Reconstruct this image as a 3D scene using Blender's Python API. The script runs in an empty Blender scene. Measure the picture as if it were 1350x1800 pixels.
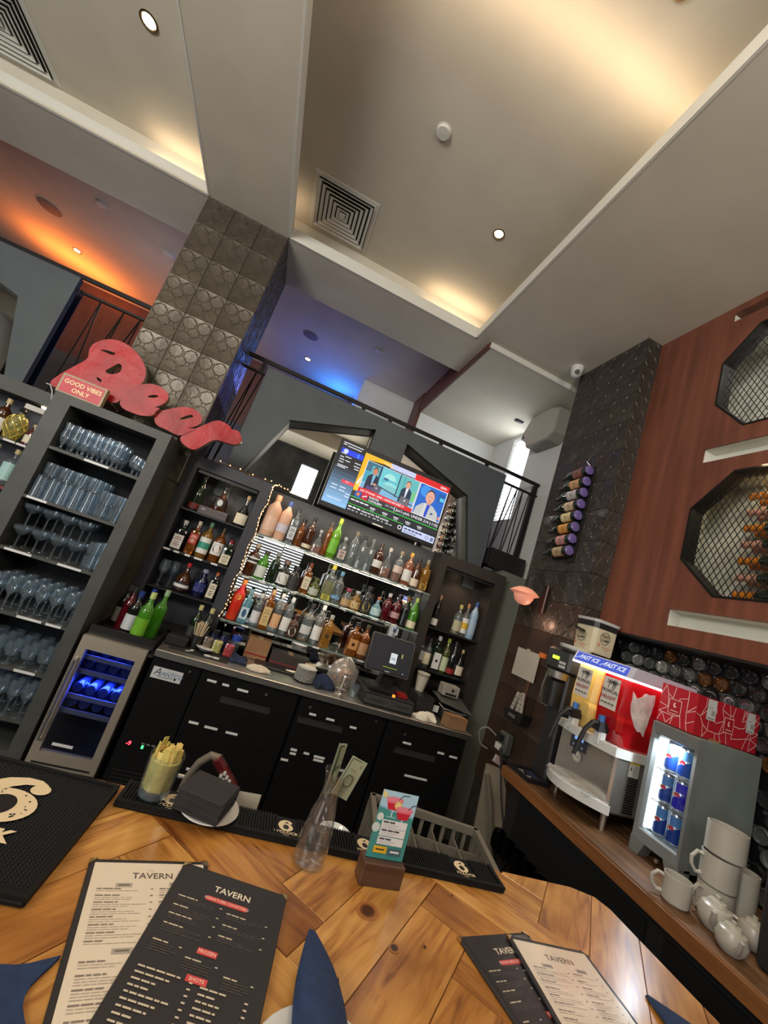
import bpy, math, random
from mathutils import Vector, Matrix
random.seed(7)
PI = math.pi
SC = bpy.context.scene
COL = SC.collection
EYE = 1.77          # camera height above the floor; every z below is measured from the eye, all things are lifted by EYE at the end

# ---------------------------------------------------------------- camera
CAM_RIGHT = Vector((0.90502307, -0.27659543, 0.32315353)).normalized()
CAM_FWD = Vector((0.22602121, 0.95629298, 0.18552128)).normalized()
CAM_UP = CAM_RIGHT.cross(CAM_FWD).normalized()
cam_data = bpy.data.cameras.new('camera')
cam = bpy.data.objects.new('camera', cam_data)
COL.objects.link(cam)
rot = Matrix((CAM_RIGHT, CAM_UP, -CAM_FWD)).transposed()
cam.matrix_world = rot.to_4x4()
cam_data.sensor_fit = 'HORIZONTAL'
cam_data.sensor_width = 36.0
cam_data.lens = 711.39 / 1350 * 36.0
cam_data.clip_start = 0.01
SC.camera = cam
SC.view_settings.view_transform = 'Standard'
SC.view_settings.look = 'None'
SC.view_settings.gamma = 1.0
SC.view_settings.use_curve_mapping = False
SC.view_settings.exposure = 0.0
try:
    SC.cycles.use_denoising = True
    SC.cycles.max_bounces = 8
    SC.cycles.transparent_max_bounces = 16
    SC.cycles.transmission_bounces = 6
    SC.cycles.glossy_bounces = 5
    SC.cycles.diffuse_bounces = 4
    SC.cycles.caustics_reflective = False
    SC.cycles.caustics_refractive = False
    SC.cycles.sample_clamp_indirect = 4.0
except Exception:
    pass

# ---------------------------------------------------------------- world and big lights
world = bpy.data.worlds.new('world')
SC.world = world
world.use_nodes = True
world.node_tree.nodes['Background'].inputs[0].default_value = (0.75, 0.85, 1.0, 1)
world.node_tree.nodes['Background'].inputs[1].default_value = 0.5

def light(name, kind, loc, power, color=(1, 1, 1), size=0.1, size_y=None, aim=None, spot=60, blend=0.5):
    d = bpy.data.lights.new(name, kind)
    d.energy = power
    d.color = color
    if kind == 'AREA':
        d.size = size
        if size_y:
            d.shape = 'RECTANGLE'
            d.size_y = size_y
    elif kind == 'SPOT':
        d.spot_size = math.radians(spot)
        d.spot_blend = blend
        d.shadow_soft_size = size
    else:
        d.shadow_soft_size = size
    o = bpy.data.objects.new(name, d)
    COL.objects.link(o)
    o.location = loc
    if aim is not None:
        o.rotation_euler = (Vector(aim) - Vector(loc)).to_track_quat('-Z', 'Y').to_euler()
    return o

WARM = (1.0, 0.74, 0.48)
# daylight from the blinded street windows behind the seats
light('side_window_daylight', 'AREA', (-3.2, -1.86, 0.6), 70, (0.86, 0.93, 1.0), 2.6, 2.2, aim=(-1.0, 3.0, 1.4))
# added fills over the seats behind wash the ceiling; warm downlights light the bar
light('ceiling_fill', 'AREA', (-2.6, -1.2, 1.5), 135, (1.0, 0.93, 0.82), 1.6, 1.0, aim=(-1.2, 1.4, 2.9))
light('ceiling_fill', 'AREA', (1.45, -1.2, 1.5), 31, (1.0, 0.93, 0.82), 1.2, 1.0, aim=(0.5, 1.4, 2.9))
light('bar_downlights', 'AREA', (0.2, 0.35, 2.70), 16, (1.0, 0.80, 0.56), 1.2, 0.3, aim=(0.3, 0.75, -0.7))
# warm cove strips hidden on the ledges of the ceiling trays
light('cove_strip_side', 'AREA', (1.125, 1.35, 2.60), 6.6, WARM, 0.04, 3.6, aim=(1.09, 1.35, 3.5))
light('cove_strip_end', 'AREA', (0.80, 3.26, 2.60), 1.3, WARM, 0.6, 0.04, aim=(0.80, 3.24, 3.5))
light('cove_strip_corner', 'AREA', (-0.83, 3.15, 2.60), 0.25, WARM, 0.04, 0.25, aim=(-0.8, 3.1, 3.5))
light('cove_strip_left_tray', 'AREA', (-1.72, 3.28, 2.60), 0.9, WARM, 0.5, 0.04, aim=(-1.72, 3.26, 3.5))
# coloured party lamps on the gallery
light('blue_party_lamp', 'AREA', (0.12, 5.95, 2.36), 6.5, (0.03, 0.22, 1.0), 0.3, 0.3, aim=(-0.05, 5.75, 2.69))
light('blue_party_wash', 'POINT', (-0.2, 5.2, 1.9), 9, (0.22, 0.25, 1.0), 0.1)
light('orange_party_lamp', 'AREA', (-3.55, 5.80, 2.34), 13, (1.0, 0.22, 0.03), 0.9, 0.2, aim=(-3.5, 5.7, 2.69))
light('orange_party_wash', 'POINT', (-2.3, 5.85, 2.0), 8, (1.0, 0.22, 0.06), 0.1)
light('gallery_ambient_fill', 'POINT', (-2.2, 4.6, 1.7), 7, (0.8, 0.82, 0.95), 0.15)  # added fill light for the ambient tone of the gallery ceiling
light('gallery_window_daylight', 'AREA', (2.28, 4.22, 1.85), 7, (0.9, 0.95, 1.0), 0.4, 1.1, aim=(0.8, 4.3, 2.1))

# ---------------------------------------------------------------- materials
MATS = {}
def mat(name, col, rough=0.5, metal=0.0, noise=0.0, nscale=8.0, bump=0.0, bscale=40.0, emit=0.0, emit_col=None,
        spec=0.5, stretch=None, coat=0.0, col2=None):
    if name in MATS:
        return MATS[name]
    m = bpy.data.materials.new(name)
    m.use_nodes = True
    nt = m.node_tree
    b = nt.nodes['Principled BSDF']
    c = (*col, 1)
    b.inputs['Base Color'].default_value = c
    b.inputs['Roughness'].default_value = rough
    b.inputs['Metallic'].default_value = metal
    b.inputs['Specular IOR Level'].default_value = spec
    if coat:
        b.inputs['Coat Weight'].default_value = coat
        b.inputs['Coat Roughness'].default_value = 0.1
    if emit:
        b.inputs['Emission Color'].default_value = (*(emit_col or col), 1)
        b.inputs['Emission Strength'].default_value = emit
    if noise or bump:
        tc = nt.nodes.new('ShaderNodeTexCoord')
        mp = nt.nodes.new('ShaderNodeMapping')
        nt.links.new(tc.outputs['Object'], mp.inputs[0])
        if stretch:
            mp.inputs['Scale'].default_value = stretch
    if noise:
        n = nt.nodes.new('ShaderNodeTexNoise')
        n.inputs['Scale'].default_value = nscale
        n.inputs['Detail'].default_value = 6
        nt.links.new(mp.outputs[0], n.inputs['Vector'])
        r = nt.nodes.new('ShaderNodeValToRGB')
        lo = col2 if col2 else tuple(max(0, x * (1 - noise)) for x in col)
        hi = col if col2 else tuple(min(1, x * (1 + noise)) for x in col)
        r.color_ramp.elements[0].color = (*lo, 1)
        r.color_ramp.elements[1].color = (*hi, 1)
        r.color_ramp.elements[0].position = 0.35
        r.color_ramp.elements[1].position = 0.65
        nt.links.new(n.outputs['Fac'], r.inputs[0])
        nt.links.new(r.outputs[0], b.inputs['Base Color'])
    if bump:
        n2 = nt.nodes.new('ShaderNodeTexNoise')
        n2.inputs['Scale'].default_value = bscale
        n2.inputs['Detail'].default_value = 4
        nt.links.new(mp.outputs[0], n2.inputs['Vector'])
        bp = nt.nodes.new('ShaderNodeBump')
        bp.inputs['Strength'].default_value = bump
        bp.inputs['Distance'].default_value = 0.01
        nt.links.new(n2.outputs['Fac'], bp.inputs['Height'])
        nt.links.new(bp.outputs[0], b.inputs['Normal'])
    MATS[name] = m
    return m

def glass(name, tint=(1, 1, 1), rough=0.02, fresnel=1.45, opacity=0.0, body=None):
    """thin clear glass: see-through by its tint, mirror-like at grazing angles; opacity mixes in a body colour"""
    if name in MATS:
        return MATS[name]
    m = bpy.data.materials.new(name)
    m.use_nodes = True
    nt = m.node_tree
    nt.nodes.clear()
    out = nt.nodes.new('ShaderNodeOutputMaterial')
    tr = nt.nodes.new('ShaderNodeBsdfTransparent')
    tr.inputs[0].default_value = (*tint, 1)
    base = tr
    if opacity:
        df = nt.nodes.new('ShaderNodeBsdfPrincipled')
        df.inputs['Base Color'].default_value = (*(body or tint), 1)
        df.inputs['Roughness'].default_value = 0.1
        mx0 = nt.nodes.new('ShaderNodeMixShader')
        mx0.inputs[0].default_value = opacity
        nt.links.new(tr.outputs[0], mx0.inputs[1])
        nt.links.new(df.outputs[0], mx0.inputs[2])
        base = mx0
    gl = nt.nodes.new('ShaderNodeBsdfGlossy')
    gl.inputs['Roughness'].default_value = rough
    gl.inputs['Color'].default_value = (1, 1, 1, 1)
    lw = nt.nodes.new('ShaderNodeLayerWeight')
    lw.inputs[0].default_value = 0.5
    pw_ = nt.nodes.new('ShaderNodeMath'); pw_.operation = 'POWER'; pw_.inputs[1].default_value = 3.0
    ml = nt.nodes.new('ShaderNodeMath'); ml.operation = 'MULTIPLY_ADD'
    ml.inputs[1].default_value = 1.2 * (fresnel - 1.0); ml.inputs[2].default_value = 0.10 * (fresnel - 1.0)
    mx = nt.nodes.new('ShaderNodeMixShader')
    nt.links.new(lw.outputs['Facing'], pw_.inputs[0])
    nt.links.new(pw_.outputs[0], ml.inputs[0])
    nt.links.new(ml.outputs[0], mx.inputs[0])
    nt.links.new(base.outputs[0], mx.inputs[1])
    nt.links.new(gl.outputs[0], mx.inputs[2])
    nt.links.new(mx.outputs[0], out.inputs[0])
    MATS[name] = m
    return m

def attr_mat(name, emit=0.0, rough=0.5):
    """colour comes from the printed mesh itself"""
    if name in MATS:
        return MATS[name]
    m = bpy.data.materials.new(name)
    m.use_nodes = True
    nt = m.node_tree
    b = nt.nodes['Principled BSDF']
    a = nt.nodes.new('ShaderNodeAttribute')
    a.attribute_name = 'Col'
    b.inputs['Roughness'].default_value = rough
    if emit:
        b.inputs['Base Color'].default_value = (0.01, 0.01, 0.01, 1)
        nt.links.new(a.outputs['Color'], b.inputs['Emission Color'])
        b.inputs['Emission Strength'].default_value = emit
    else:
        nt.links.new(a.outputs['Color'], b.inputs['Base Color'])
    MATS[name] = m
    return m

def srgb(r, g, b):
    f = lambda c: (c / 12.92 if c <= 0.04045 else ((c + 0.055) / 1.055) ** 2.4)
    return (f(r / 255), f(g / 255), f(b / 255))

# ---------------------------------------------------------------- mesh helpers
class MB:
    def __init__(s):
        s.v = []; s.f = []; s.mi = []
        s.cur = 0
    def slot(s, i):
        s.cur = i
        return s
    def add(s, vs, fs):
        o = len(s.v)
        s.v += [tuple(p) for p in vs]
        s.f += [tuple(i + o for i in f) for f in fs]
        s.mi += [s.cur] * len(fs)
        return s
    def box(s, x0, x1, y0, y1, z0, z1):
        vs = [(x, y, z) for z in (z0, z1) for y in (y0, y1) for x in (x0, x1)]
        return s.add(vs, [(0, 2, 3, 1), (4, 5, 7, 6), (0, 1, 5, 4), (2, 6, 7, 3), (0, 4, 6, 2), (1, 3, 7, 5)])
    def cbox(s, x0, x1, y0, y1, z0, z1, c):
        """box with chamfered edges"""
        vs = []; 
        def ring(z, i):
            return [(x0 + i, y0 + i + c, z), (x0 + i + c, y0 + i, z), (x1 - i - c, y0 + i, z), (x1 - i, y0 + i + c, z),
                    (x1 - i, y1 - i - c, z), (x1 - i - c, y1 - i, z), (x0 + i + c, y1 - i, z), (x0 + i, y1 - i - c, z)]
        rings = [ring(z0, c), ring(z0 + c, 0), ring(z1 - c, 0), ring(z1, c)]
        return s.loft(rings)
    def loft(s, rings, closed=True, cap=True):
        n = len(rings[0]); vs = [p for r in rings for p in r]; fs = []
        for k in range(len(rings) - 1):
            for i in range(n if closed else n - 1):
                j = (i + 1) % n
                fs.append((k * n + i, k * n + j, (k + 1) * n + j, (k + 1) * n + i))
        if cap and closed:
            fs.append(tuple(range(n - 1, -1, -1)))
            fs.append(tuple((len(rings) - 1) * n + i for i in range(n)))
        return s.add(vs, fs)
    def cyl(s, p0, p1, r0, r1=None, n=16, cap=True):
        r1 = r0 if r1 is None else r1
        p0 = Vector(p0); p1 = Vector(p1)
        d = (p1 - p0).normalized()
        a = d.orthogonal().normalized(); b = d.cross(a)
        rings = []
        for p, r in ((p0, r0), (p1, r1)):
            rings.append([tuple(p + a * (r * math.cos(2 * PI * i / n)) + b * (r * math.sin(2 * PI * i / n))) for i in range(n)])
        return s.loft(rings, cap=cap)
    def lathe(s, prof, n=20, c=(0, 0, 0), cap=True, sx=1.0, sy=1.0):
        rings = [[(c[0] + sx * r * math.cos(2 * PI * i / n), c[1] + sy * r * math.sin(2 * PI * i / n), c[2] + z) for i in range(n)] for r, z in prof]
        return s.loft(rings, cap=cap)
    def sq_lathe(s, prof, n=24, p=4.0, sx=1.0, sy=1.0):
        """like lathe, with a rounded square section"""
        rings = []
        for r, z in prof:
            ring = []
            for i in range(n):
                a = 2 * PI * (i + .5) / n
                c_, s_ = math.cos(a), math.sin(a)
                k = (abs(c_) ** p + abs(s_) ** p) ** (-1 / p)
                ring.append((sx * r * k * c_, sy * r * k * s_, z))
            rings.append(ring)
        return s.loft(rings)
    def tube(s, pts, r, n=8, cap=True, rs=None):
        pts = [Vector(p) for p in pts]
        rings = []
        t0 = (pts[1] - pts[0]).normalized()
        a = t0.orthogonal().normalized()
        for i, p in enumerate(pts):
            t = (pts[min(i + 1, len(pts) - 1)] - pts[max(i - 1, 0)]).normalized()
            a = (a - t * a.dot(t)).normalized()
            b = t.cross(a)
            rr = rs[i] if rs else r
            rings.append([tuple(p + a * (rr * math.cos(2 * PI * k / n)) + b * (rr * math.sin(2 * PI * k / n))) for k in range(n)])
        return s.loft(rings, cap=cap)
    def prism(s, poly, d0, d1, axis='y'):
        """extrude a 2-D outline (list of (u, v)) along an axis"""
        def P(u, v, d):
            return (u, d, v) if axis == 'y' else ((d, u, v) if axis == 'x' else (u, v, d))
        n = len(poly)
        return s.loft([[P(u, v, d0) for u, v in poly], [P(u, v, d1) for u, v in poly]])
    def quad(s, a, b, c, d):
        return s.add([a, b, c, d], [(0, 1, 2, 3)])
    def xf(s, M):
        s.v = [tuple(M @ Vector(p)) for p in s.v]
        return s
    def mesh(s, name, mats, smooth=True):
        me = bpy.data.meshes.new(name)
        me.from_pydata(s.v, [], s.f)
        if not isinstance(mats, (list, tuple)):
            mats = [mats]
        for m in mats:
            me.materials.append(m)
        if any(s.mi):
            me.polygons.foreach_set('material_index', s.mi)
        import bmesh as _b
        bm = _b.new(); bm.from_mesh(me)
        _b.ops.recalc_face_normals(bm, faces=bm.faces)
        bm.to_mesh(me); bm.free()
        if smooth:
            me.polygons.foreach_set('use_smooth', [True] * len(me.polygons))
            me.set_sharp_from_angle(angle=math.radians(35))
        me.update()
        return me
    def build(s, name, mats, parent=None, loc=(0, 0, 0), rot=(0, 0, 0), smooth=True):
        return place(name, s.mesh(name, mats, smooth), parent, loc, rot)

def place(name, me, parent=None, loc=(0, 0, 0), rot=(0, 0, 0)):
    o = bpy.data.objects.new(name, me)
    COL.objects.link(o)
    o.location = loc
    o.rotation_euler = rot
    if parent is not None:
        o.parent = parent
    return o

def tag(o, label, cat, group=None):
    o['label'] = label
    o['category'] = cat
    if group:
        o['group'] = group
    return o

def thing(name, label, cat, loc=(0, 0, 0), rz=0.0, group=None, rot=None):
    o = bpy.data.objects.new(name, None)
    COL.objects.link(o)
    o.empty_display_size = 0.05
    o.location = loc
    o.rotation_euler = rot if rot else (0, 0, rz)
    return tag(o, label, cat, group)

def struct(o, label=None):
    o['kind'] = 'structure'
    if label:
        o['label'] = label
    return o

def copy_tree(o, parent=None, loc=None, label=None, group=None):
    c = o.copy()
    COL.objects.link(c)
    if parent is not None:
        c.parent = parent
    if loc is not None:
        c.location = loc
    if label:
        c['label'] = label
    if group:
        c['group'] = group
    for ch in list(o.children):
        copy_tree(ch, c)
    return c

# flat printed matter: coloured patches and lettering in one thin sheet -------------
_FONT = {}
def glyphs(txt, size, align='CENTER', shear=0.0, bold=0.0):
    key = (txt, align, shear, bold)
    if key not in _FONT:
        cu = bpy.data.curves.new('t', 'FONT')
        cu.body = txt
        cu.size = 1.0
        cu.align_x = align
        cu.align_y = 'CENTER'
        cu.shear = shear
        cu.offset = bold
        cu.resolution_u = 2
        ob = bpy.data.objects.new('t', cu)
        me = bpy.data.meshes.new_from_object(ob)
        _FONT[key] = ([(v.co.x, v.co.y) for v in me.vertices], [tuple(p.vertices) for p in me.polygons])
        bpy.data.objects.remove(ob); bpy.data.curves.remove(cu); bpy.data.meshes.remove(me)
    vs, fs = _FONT[key]
    return [(x * size, y * size) for x, y in vs], fs

class Print:
    def __init__(s, step=0.00025):
        s.v = []; s.f = []; s.c = []; s.z = 0.0; s.step = step
    def poly(s, pts, col, up=True):
        if up: s.z += s.step
        o = len(s.v)
        s.v += [(x, y, s.z) for x, y in pts]
        s.f.append(tuple(range(o, o + len(pts))))
        s.c.append(col)
        return s
    def rect(s, x0, y0, x1, y1, col, up=True):
        return s.poly([(x0, y0), (x1, y0), (x1, y1), (x0, y1)], col, up)
    def disc(s, x, y, r, col, n=20, ry=None, up=True):
        return s.poly([(x + r * math.cos(2 * PI * i / n), y + (ry or r) * math.sin(2 * PI * i / n)) for i in range(n)], col, up)
    def ring(s, x, y, r, w, col, n=24, up=True):
        if up: s.z += s.step
        o = len(s.v)
        for k in (r, r - w):
            s.v += [(x + k * math.cos(2 * PI * i / n), y + k * math.sin(2 * PI * i / n), s.z) for i in range(n)]
        for i in range(n):
            j = (i + 1) % n
            s.f.append((o + i, o + j, o + n + j, o + n + i)); s.c.append(col)
        return s
    def line(s, x0, y0, x1, y1, w, col, up=True):
        d = Vector((x1 - x0, y1 - y0)).normalized()
        nx, ny = -d.y * w / 2, d.x * w / 2
        return s.poly([(x0 + nx, y0 + ny), (x0 - nx, y0 - ny), (x1 - nx, y1 - ny), (x1 + nx, y1 + ny)], col, up)
    def text(s, txt, x, y, size, col, align='CENTER', sx=1.0, ang=0.0, shear=0.0, bold=0.0):
        s.z += s.step
        vs, fs = glyphs(txt, size, align, shear, bold)
        o = len(s.v); ca, sa = math.cos(ang), math.sin(ang)
        s.v += [(x + ca * u * sx - sa * w, y + sa * u * sx + ca * w, s.z) for u, w in vs]
        s.f += [tuple(i + o for i in f) for f in fs]
        s.c += [col] * len(fs)
        return s
    def build(s, name, material, parent=None, loc=(0, 0, 0), rot=(0, 0, 0), warp=None):
        me = bpy.data.meshes.new(name)
        vs = [warp(*p) for p in s.v] if warp else s.v
        me.from_pydata(vs, [], s.f)
        a = me.color_attributes.new('Col', 'FLOAT_COLOR', 'CORNER')
        buf = []
        for p in me.polygons:
            buf += list((*s.c[p.index], 1.0)) * p.loop_total
        a.data.foreach_set('color', buf)
        me.materials.append(material)
        me.update()
        return place(name, me, parent, loc, rot)

PRINT = attr_mat('printed_ink', rough=0.45)
PRINT_GLOSS = attr_mat('printed_gloss', rough=0.15)
SCREEN = attr_mat('lit_screen', emit=1.0)
W = (0.75, 0.75, 0.75); K = (0.012, 0.012, 0.013)
FACE_CAM = (PI / 2, 0, 0)          # a sheet drawn in x, y stands up and faces -y
FACE_LEFT = (PI / 2, 0, -PI / 2)   # a sheet that stands up and faces -x, its own x running towards -y
# ================================================================ the room
M_CEIL = mat('ceiling_paint', srgb(200, 193, 177), 0.85, noise=0.04, nscale=3)
M_TRIM = mat('ceiling_trim_white', srgb(206, 205, 196), 0.7)
M_GREY = mat('grey_panel_paint', srgb(72, 79, 84), 0.6, noise=0.08, nscale=5)
M_WALLW = mat('gallery_white_paint', srgb(205, 207, 204), 0.8)
M_MAHOG = mat('mahogany_veneer', srgb(124, 74, 56), 0.42, noise=0.22, nscale=3.0, stretch=(6, 6, 0.5), col2=srgb(100, 58, 44))
M_BROWN = mat('brown_wood_trim', srgb(88, 52, 42), 0.5, noise=0.2, nscale=4, stretch=(5, 5, 0.6))
M_BLACK = mat('black_satin', (0.012, 0.012, 0.013), 0.4)
M_BLACKM = mat('black_matte', (0.008, 0.008, 0.009), 0.8)
M_IRON = mat('dark_iron', srgb(36, 34, 34), 0.45, metal=0.6)
M_MIRROR = mat('mirror_glass', (0.82, 0.84, 0.83), 0.02, metal=1.0)
M_FLOOR = mat('dark_floor_tile', srgb(46, 42, 40), 0.45, noise=0.2, nscale=4)
M_STEEL = mat('brushed_steel', (0.62, 0.60, 0.56), 0.36, metal=1.0, noise=0.08, nscale=20, stretch=(0.4, 8, 8))
M_WHITE = mat('white_plastic', (0.62, 0.62, 0.60), 0.4)
M_GLOW = mat('lamp_glow', (1, 0.9, 0.7), 0.4, emit=14, emit_col=(1, 0.82, 0.5))
M_DAY = mat('daylight_pane', (1, 1, 1), 0.4, emit=2.2, emit_col=(0.93, 0.97, 1.0))
M_SLAT = mat('grey_slat', (.22, .22, .22), .5)
Zu = 2.464; Zt = 2.764; Zg = 2.69

def S(name, mb, m, label=None, parent=None, smooth=False):
    o = mb.build(name, m, parent, smooth=smooth)
    if parent is None:
        struct(o, label)
    return o

S('floor', MB().box(-6, 3.2, -2, 7, -1.83, -1.77), M_FLOOR)
S('ceiling', MB().box(-6, 2.42, -2, 3.34, Zt, Zt + .06), M_CEIL, 'warm grey ceiling inside the lit trays')
# beams and soffits below the trays
S('ceiling_beam_center', MB().box(-1.30, -0.90, -0.95, 3.19, Zu + .02, Zt).box(-1.43, -.769, -.95, 3.19, Zu, Zu + .02), M_CEIL, 'flat beam running between the two ceiling trays')
S('ceiling_beam_right', MB().box(1.20, 2.42, -.95, 3.15, Zu + .02, Zt).box(1.045, 2.42, -.95, 3.15, Zu, Zu + .02), M_CEIL, 'wide flat ceiling beside the mahogany wall')
S('ceiling_soffit_back', MB().box(-6, 1.19, 3.33, 3.80, Zu + .02, Zt + .06).box(-6, 1.165, 3.19, 3.80, Zu, Zu + .02).box(1.045, 1.165, 3.15, 3.19, Zu, Zu + .02), M_CEIL, 'long soffit above the gallery rail')
S('ceiling_front', MB().box(-6, 2.42, -2, -0.95, Zu, Zt), M_CEIL, 'flat ceiling above the seats')
for n, mb in (('trim_1', MB().box(1.035, 1.05, -1, 3.20, Zu - .002, Zu + .10)), ('trim_2', MB().box(-.774, 1.05, 3.185, 3.20, Zu - .002, Zu + .10)),
              ('trim_3', MB().box(-.779, -.764, -1, 3.20, Zu - .002, Zu + .10)), ('trim_4', MB().box(-6, -1.42, 3.20, 3.215, Zu - .002, Zu + .10)),
              ('trim_5', MB().box(-1.435, -1.42, -1, 3.21, Zu - .002, Zu + .10)), ('trim_6', MB().box(1.18, 2.10, 3.14, 3.155, 2.412, Zu)),):
    S(n, mb, M_TRIM)
S('ceiling_gallery', MB().box(-6, 1.19, 3.8, 7, Zg, Zg + .06), M_CEIL, 'gallery ceiling washed by coloured lamps')
S('ceiling_drop', MB().box(1.19, 2.45, 3.15, 5.02, 2.415, 2.75), M_CEIL)
S('trim_7', MB().box(1.165, 1.192, 3.16, 5.34, 2.413, Zg).box(1.15, 1.192, 4.94, 5.34, -1.0, Zg), M_BROWN, 'brown wooden fascia at the edge of the dropped ceiling')
S('wall_gallery_back', MB().box(-6, .40, 6.3, 6.4, -1.77, Zg + .1), M_BROWN, 'brown wood wall at the back of the gallery')
S('wall_gallery_wainscot', MB().box(-6, .40, 6.2, 6.31, -1.77, 1.62), M_GREY)
S('wall_gallery_white', MB().box(.372, 1.17, 5.32, 6.4, -1.77, Zg + .1), M_WALLW)
S('wall_gallery_end', MB().box(1.17, 2.5, 4.95, 5.05, -1.77, 2.5), M_WALLW)
S('wall_gallery_right', MB().box(2.37, 2.45, 3.0, 4.02, -1.77, 2.5).box(2.37, 2.45, 4.44, 5.0, -1.77, 2.5).box(2.37, 2.45, 4.02, 4.44, 2.36, 2.5).box(2.37, 2.45, 4.02, 4.44, -1.77, 1.25), M_WALLW)
# rear of the room: seen only in the mirrors
M_REAR = mat('dark_mural_wall', srgb(58, 62, 62), .6, noise=.5, nscale=2.5, col2=srgb(22, 26, 28))
S('wall_rear', MB().box(-6, -4.5, -2.05, -1.95, -1.77, 2.8).box(-4.5, -1.9, -2.05, -1.95, 1.7, 2.8).box(-4.5, -1.9, -2.05, -1.95, -1.77, -.5).box(-1.9, -.4, -2.05, -1.95, -1.77, 2.8)
  .box(-.4, 1.3, -2.05, -1.95, .38, 1.42).box(-.4, 1.3, -2.05, -1.95, 2.15, 2.8).box(-.4, 0, -2.05, -1.95, 1.42, 2.15).box(.40, 1.3, -2.05, -1.95, 1.42, 2.15).box(-.4, 1.3, -2.05, -1.95, -1.77, -1.0).box(.70, 1.3, -2.05, -1.95, -1.0, .38).box(1.3, 3, -2.05, -1.95, -1.77, 2.8), M_REAR, 'dark mural wall behind the seats')
S('wall_left', MB().box(-6.05, -5.95, -2, 7, -1.77, 2.8), M_WALLW)
for i, (a, b, c, d) in enumerate(((-4.5, -1.9, -.5, 1.7), (-.38, .70, -1.0, .38), (0, .40, 1.42, 2.15))):
    w = S('window_%d' % (i + 1), MB().box(a - .05, b + .05, -2.04, -2.03, c - .05, d + .05), M_DAY, 'bright street window behind the seats')
    if i < 2:
        sl = MB()
        for k in range(int((d - c) / .06)):
            z = c + k * .06
            sl.quad((a, -1.97, z), (b, -1.97, z), (b, -1.95, z + .043), (a, -1.95, z + .043))
        sl.build('blind_slats', M_SLAT, w, smooth=False)['kind'] = 'stuff'

# mahogany wall with octagon openings and slots ------------------------------------
XW = 2.187
def ring_wall():
    """wall plane at x = XW made of rectangles around the openings"""
    pass
import bmesh
def poly_with_holes(name, outer, holes, d0, d1, material, axis='x', label=None, parent=None):
    bm = bmesh.new()
    def P(u, v, d):
        return (d, u, v) if axis == 'x' else (u, d, v)
    edges = []
    for loop in [outer] + holes:
        vs = [bm.verts.new(P(u, v, d0)) for u, v in loop]
        for i in range(len(vs)):
            edges.append(bm.edges.new((vs[i], vs[(i + 1) % len(vs)])))
    r = bmesh.ops.triangle_fill(bm, use_beauty=True, use_dissolve=False, edges=edges)
    fs = [g for g in r['geom'] if isinstance(g, bmesh.types.BMFace)]
    ex = bmesh.ops.extrude_face_region(bm, geom=fs)
    off = Vector(P(0, 0, d1)) - Vector(P(0, 0, d0))
    for g in ex['geom']:
        if isinstance(g, bmesh.types.BMVert):
            g.co += off
    bmesh.ops.recalc_face_normals(bm, faces=bm.faces)
    me = bpy.data.meshes.new(name)
    bm.to_mesh(me); bm.free()
    me.materials.append(material)
    o = place(name, me, parent)
    if parent is None:
        struct(o, label)
    return o

OCT_UP = [(1.773, 2.042), (1.77, 1.745), (1.587, 1.541), (1.26, 1.535), (1.06, 1.745), (1.06, 2.042), (1.26, 2.24), (1.587, 2.24)]
OCT_LO = [(1.797, 1.055), (1.797, .738), (1.587, .532), (1.26, .532), (1.05, .738), (1.05, 1.055), (1.26, 1.262), (1.587, 1.262)]
SLOTS = [[(1.76, 2.41), (1.76, 2.345), (0.9, 2.345), (0.9, 2.41)], [(1.785, 1.442), (1.785, 1.35), (0.9, 1.35), (0.9, 1.442)], [(1.81, .442), (1.81, .348), (0.9, .348), (0.9, .442)]]
poly_with_holes('wall_right', [(2.275, .25), (2.275, 2.47), (-2.0, 2.47), (-2.0, .25)], [OCT_UP, OCT_LO] + SLOTS, XW, XW + .10, M_MAHOG, 'x', 'mahogany veneer wall with octagon openings and slots')
M_NICHE = mat('niche_white', srgb(216, 216, 206), 0.75)
M_BACKST = mat('niche_back', srgb(196, 196, 184), 0.7, noise=0.25, nscale=6)
for z0, z1, e in ((2.33, 2.43, 1.77), (1.335, 1.457, 1.795), (.333, .457, 1.82)):
    S('wall_slot_niche', MB().box(2.285, 2.30, 0.85, e, z0, z1).box(2.20, 2.30, .85, e, z0 - .01, z0 + .017).box(2.20, 2.30, .85, e, z1 - .017, z1 + .01).box(2.20, 2.30, e - .012, e + .01, z0, z1), M_NICHE, 'white lined slot niche in the mahogany wall')
S('wall_niche_upper', MB().box(2.50, 2.52, .9, 1.95, 1.48, 2.30).box(2.287, 2.52, .9, 1.95, 1.47, 1.49).box(2.287, 2.52, .9, 1.95, 2.29, 2.31).box(2.287, 2.52, 1.93, 1.95, 1.48, 2.3).box(2.287, 2.52, .9, .92, 1.48, 2.3), M_BACKST)
S('wall_niche_lower', MB().box(2.50, 2.52, .9, 1.95, .48, 1.31).box(2.287, 2.52, .9, 1.95, .47, .49).box(2.287, 2.52, .9, 1.95, 1.30, 1.32).box(2.287, 2.52, 1.93, 1.95, .48, 1.3).box(2.287, 2.52, .9, .92, .48, 1.3), M_BACKST)
light('octagon_niche_lamp', 'AREA', (2.33, 1.40, 1.275), 5, (1.0, .88, .55), .12, .6, aim=(2.40, 1.4, 0))
light('octagon_niche_lamp_upper', 'AREA', (2.33, 1.40, 2.26), 6, (1.0, .97, .9), .12, .6, aim=(2.40, 1.4, 0))

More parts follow.
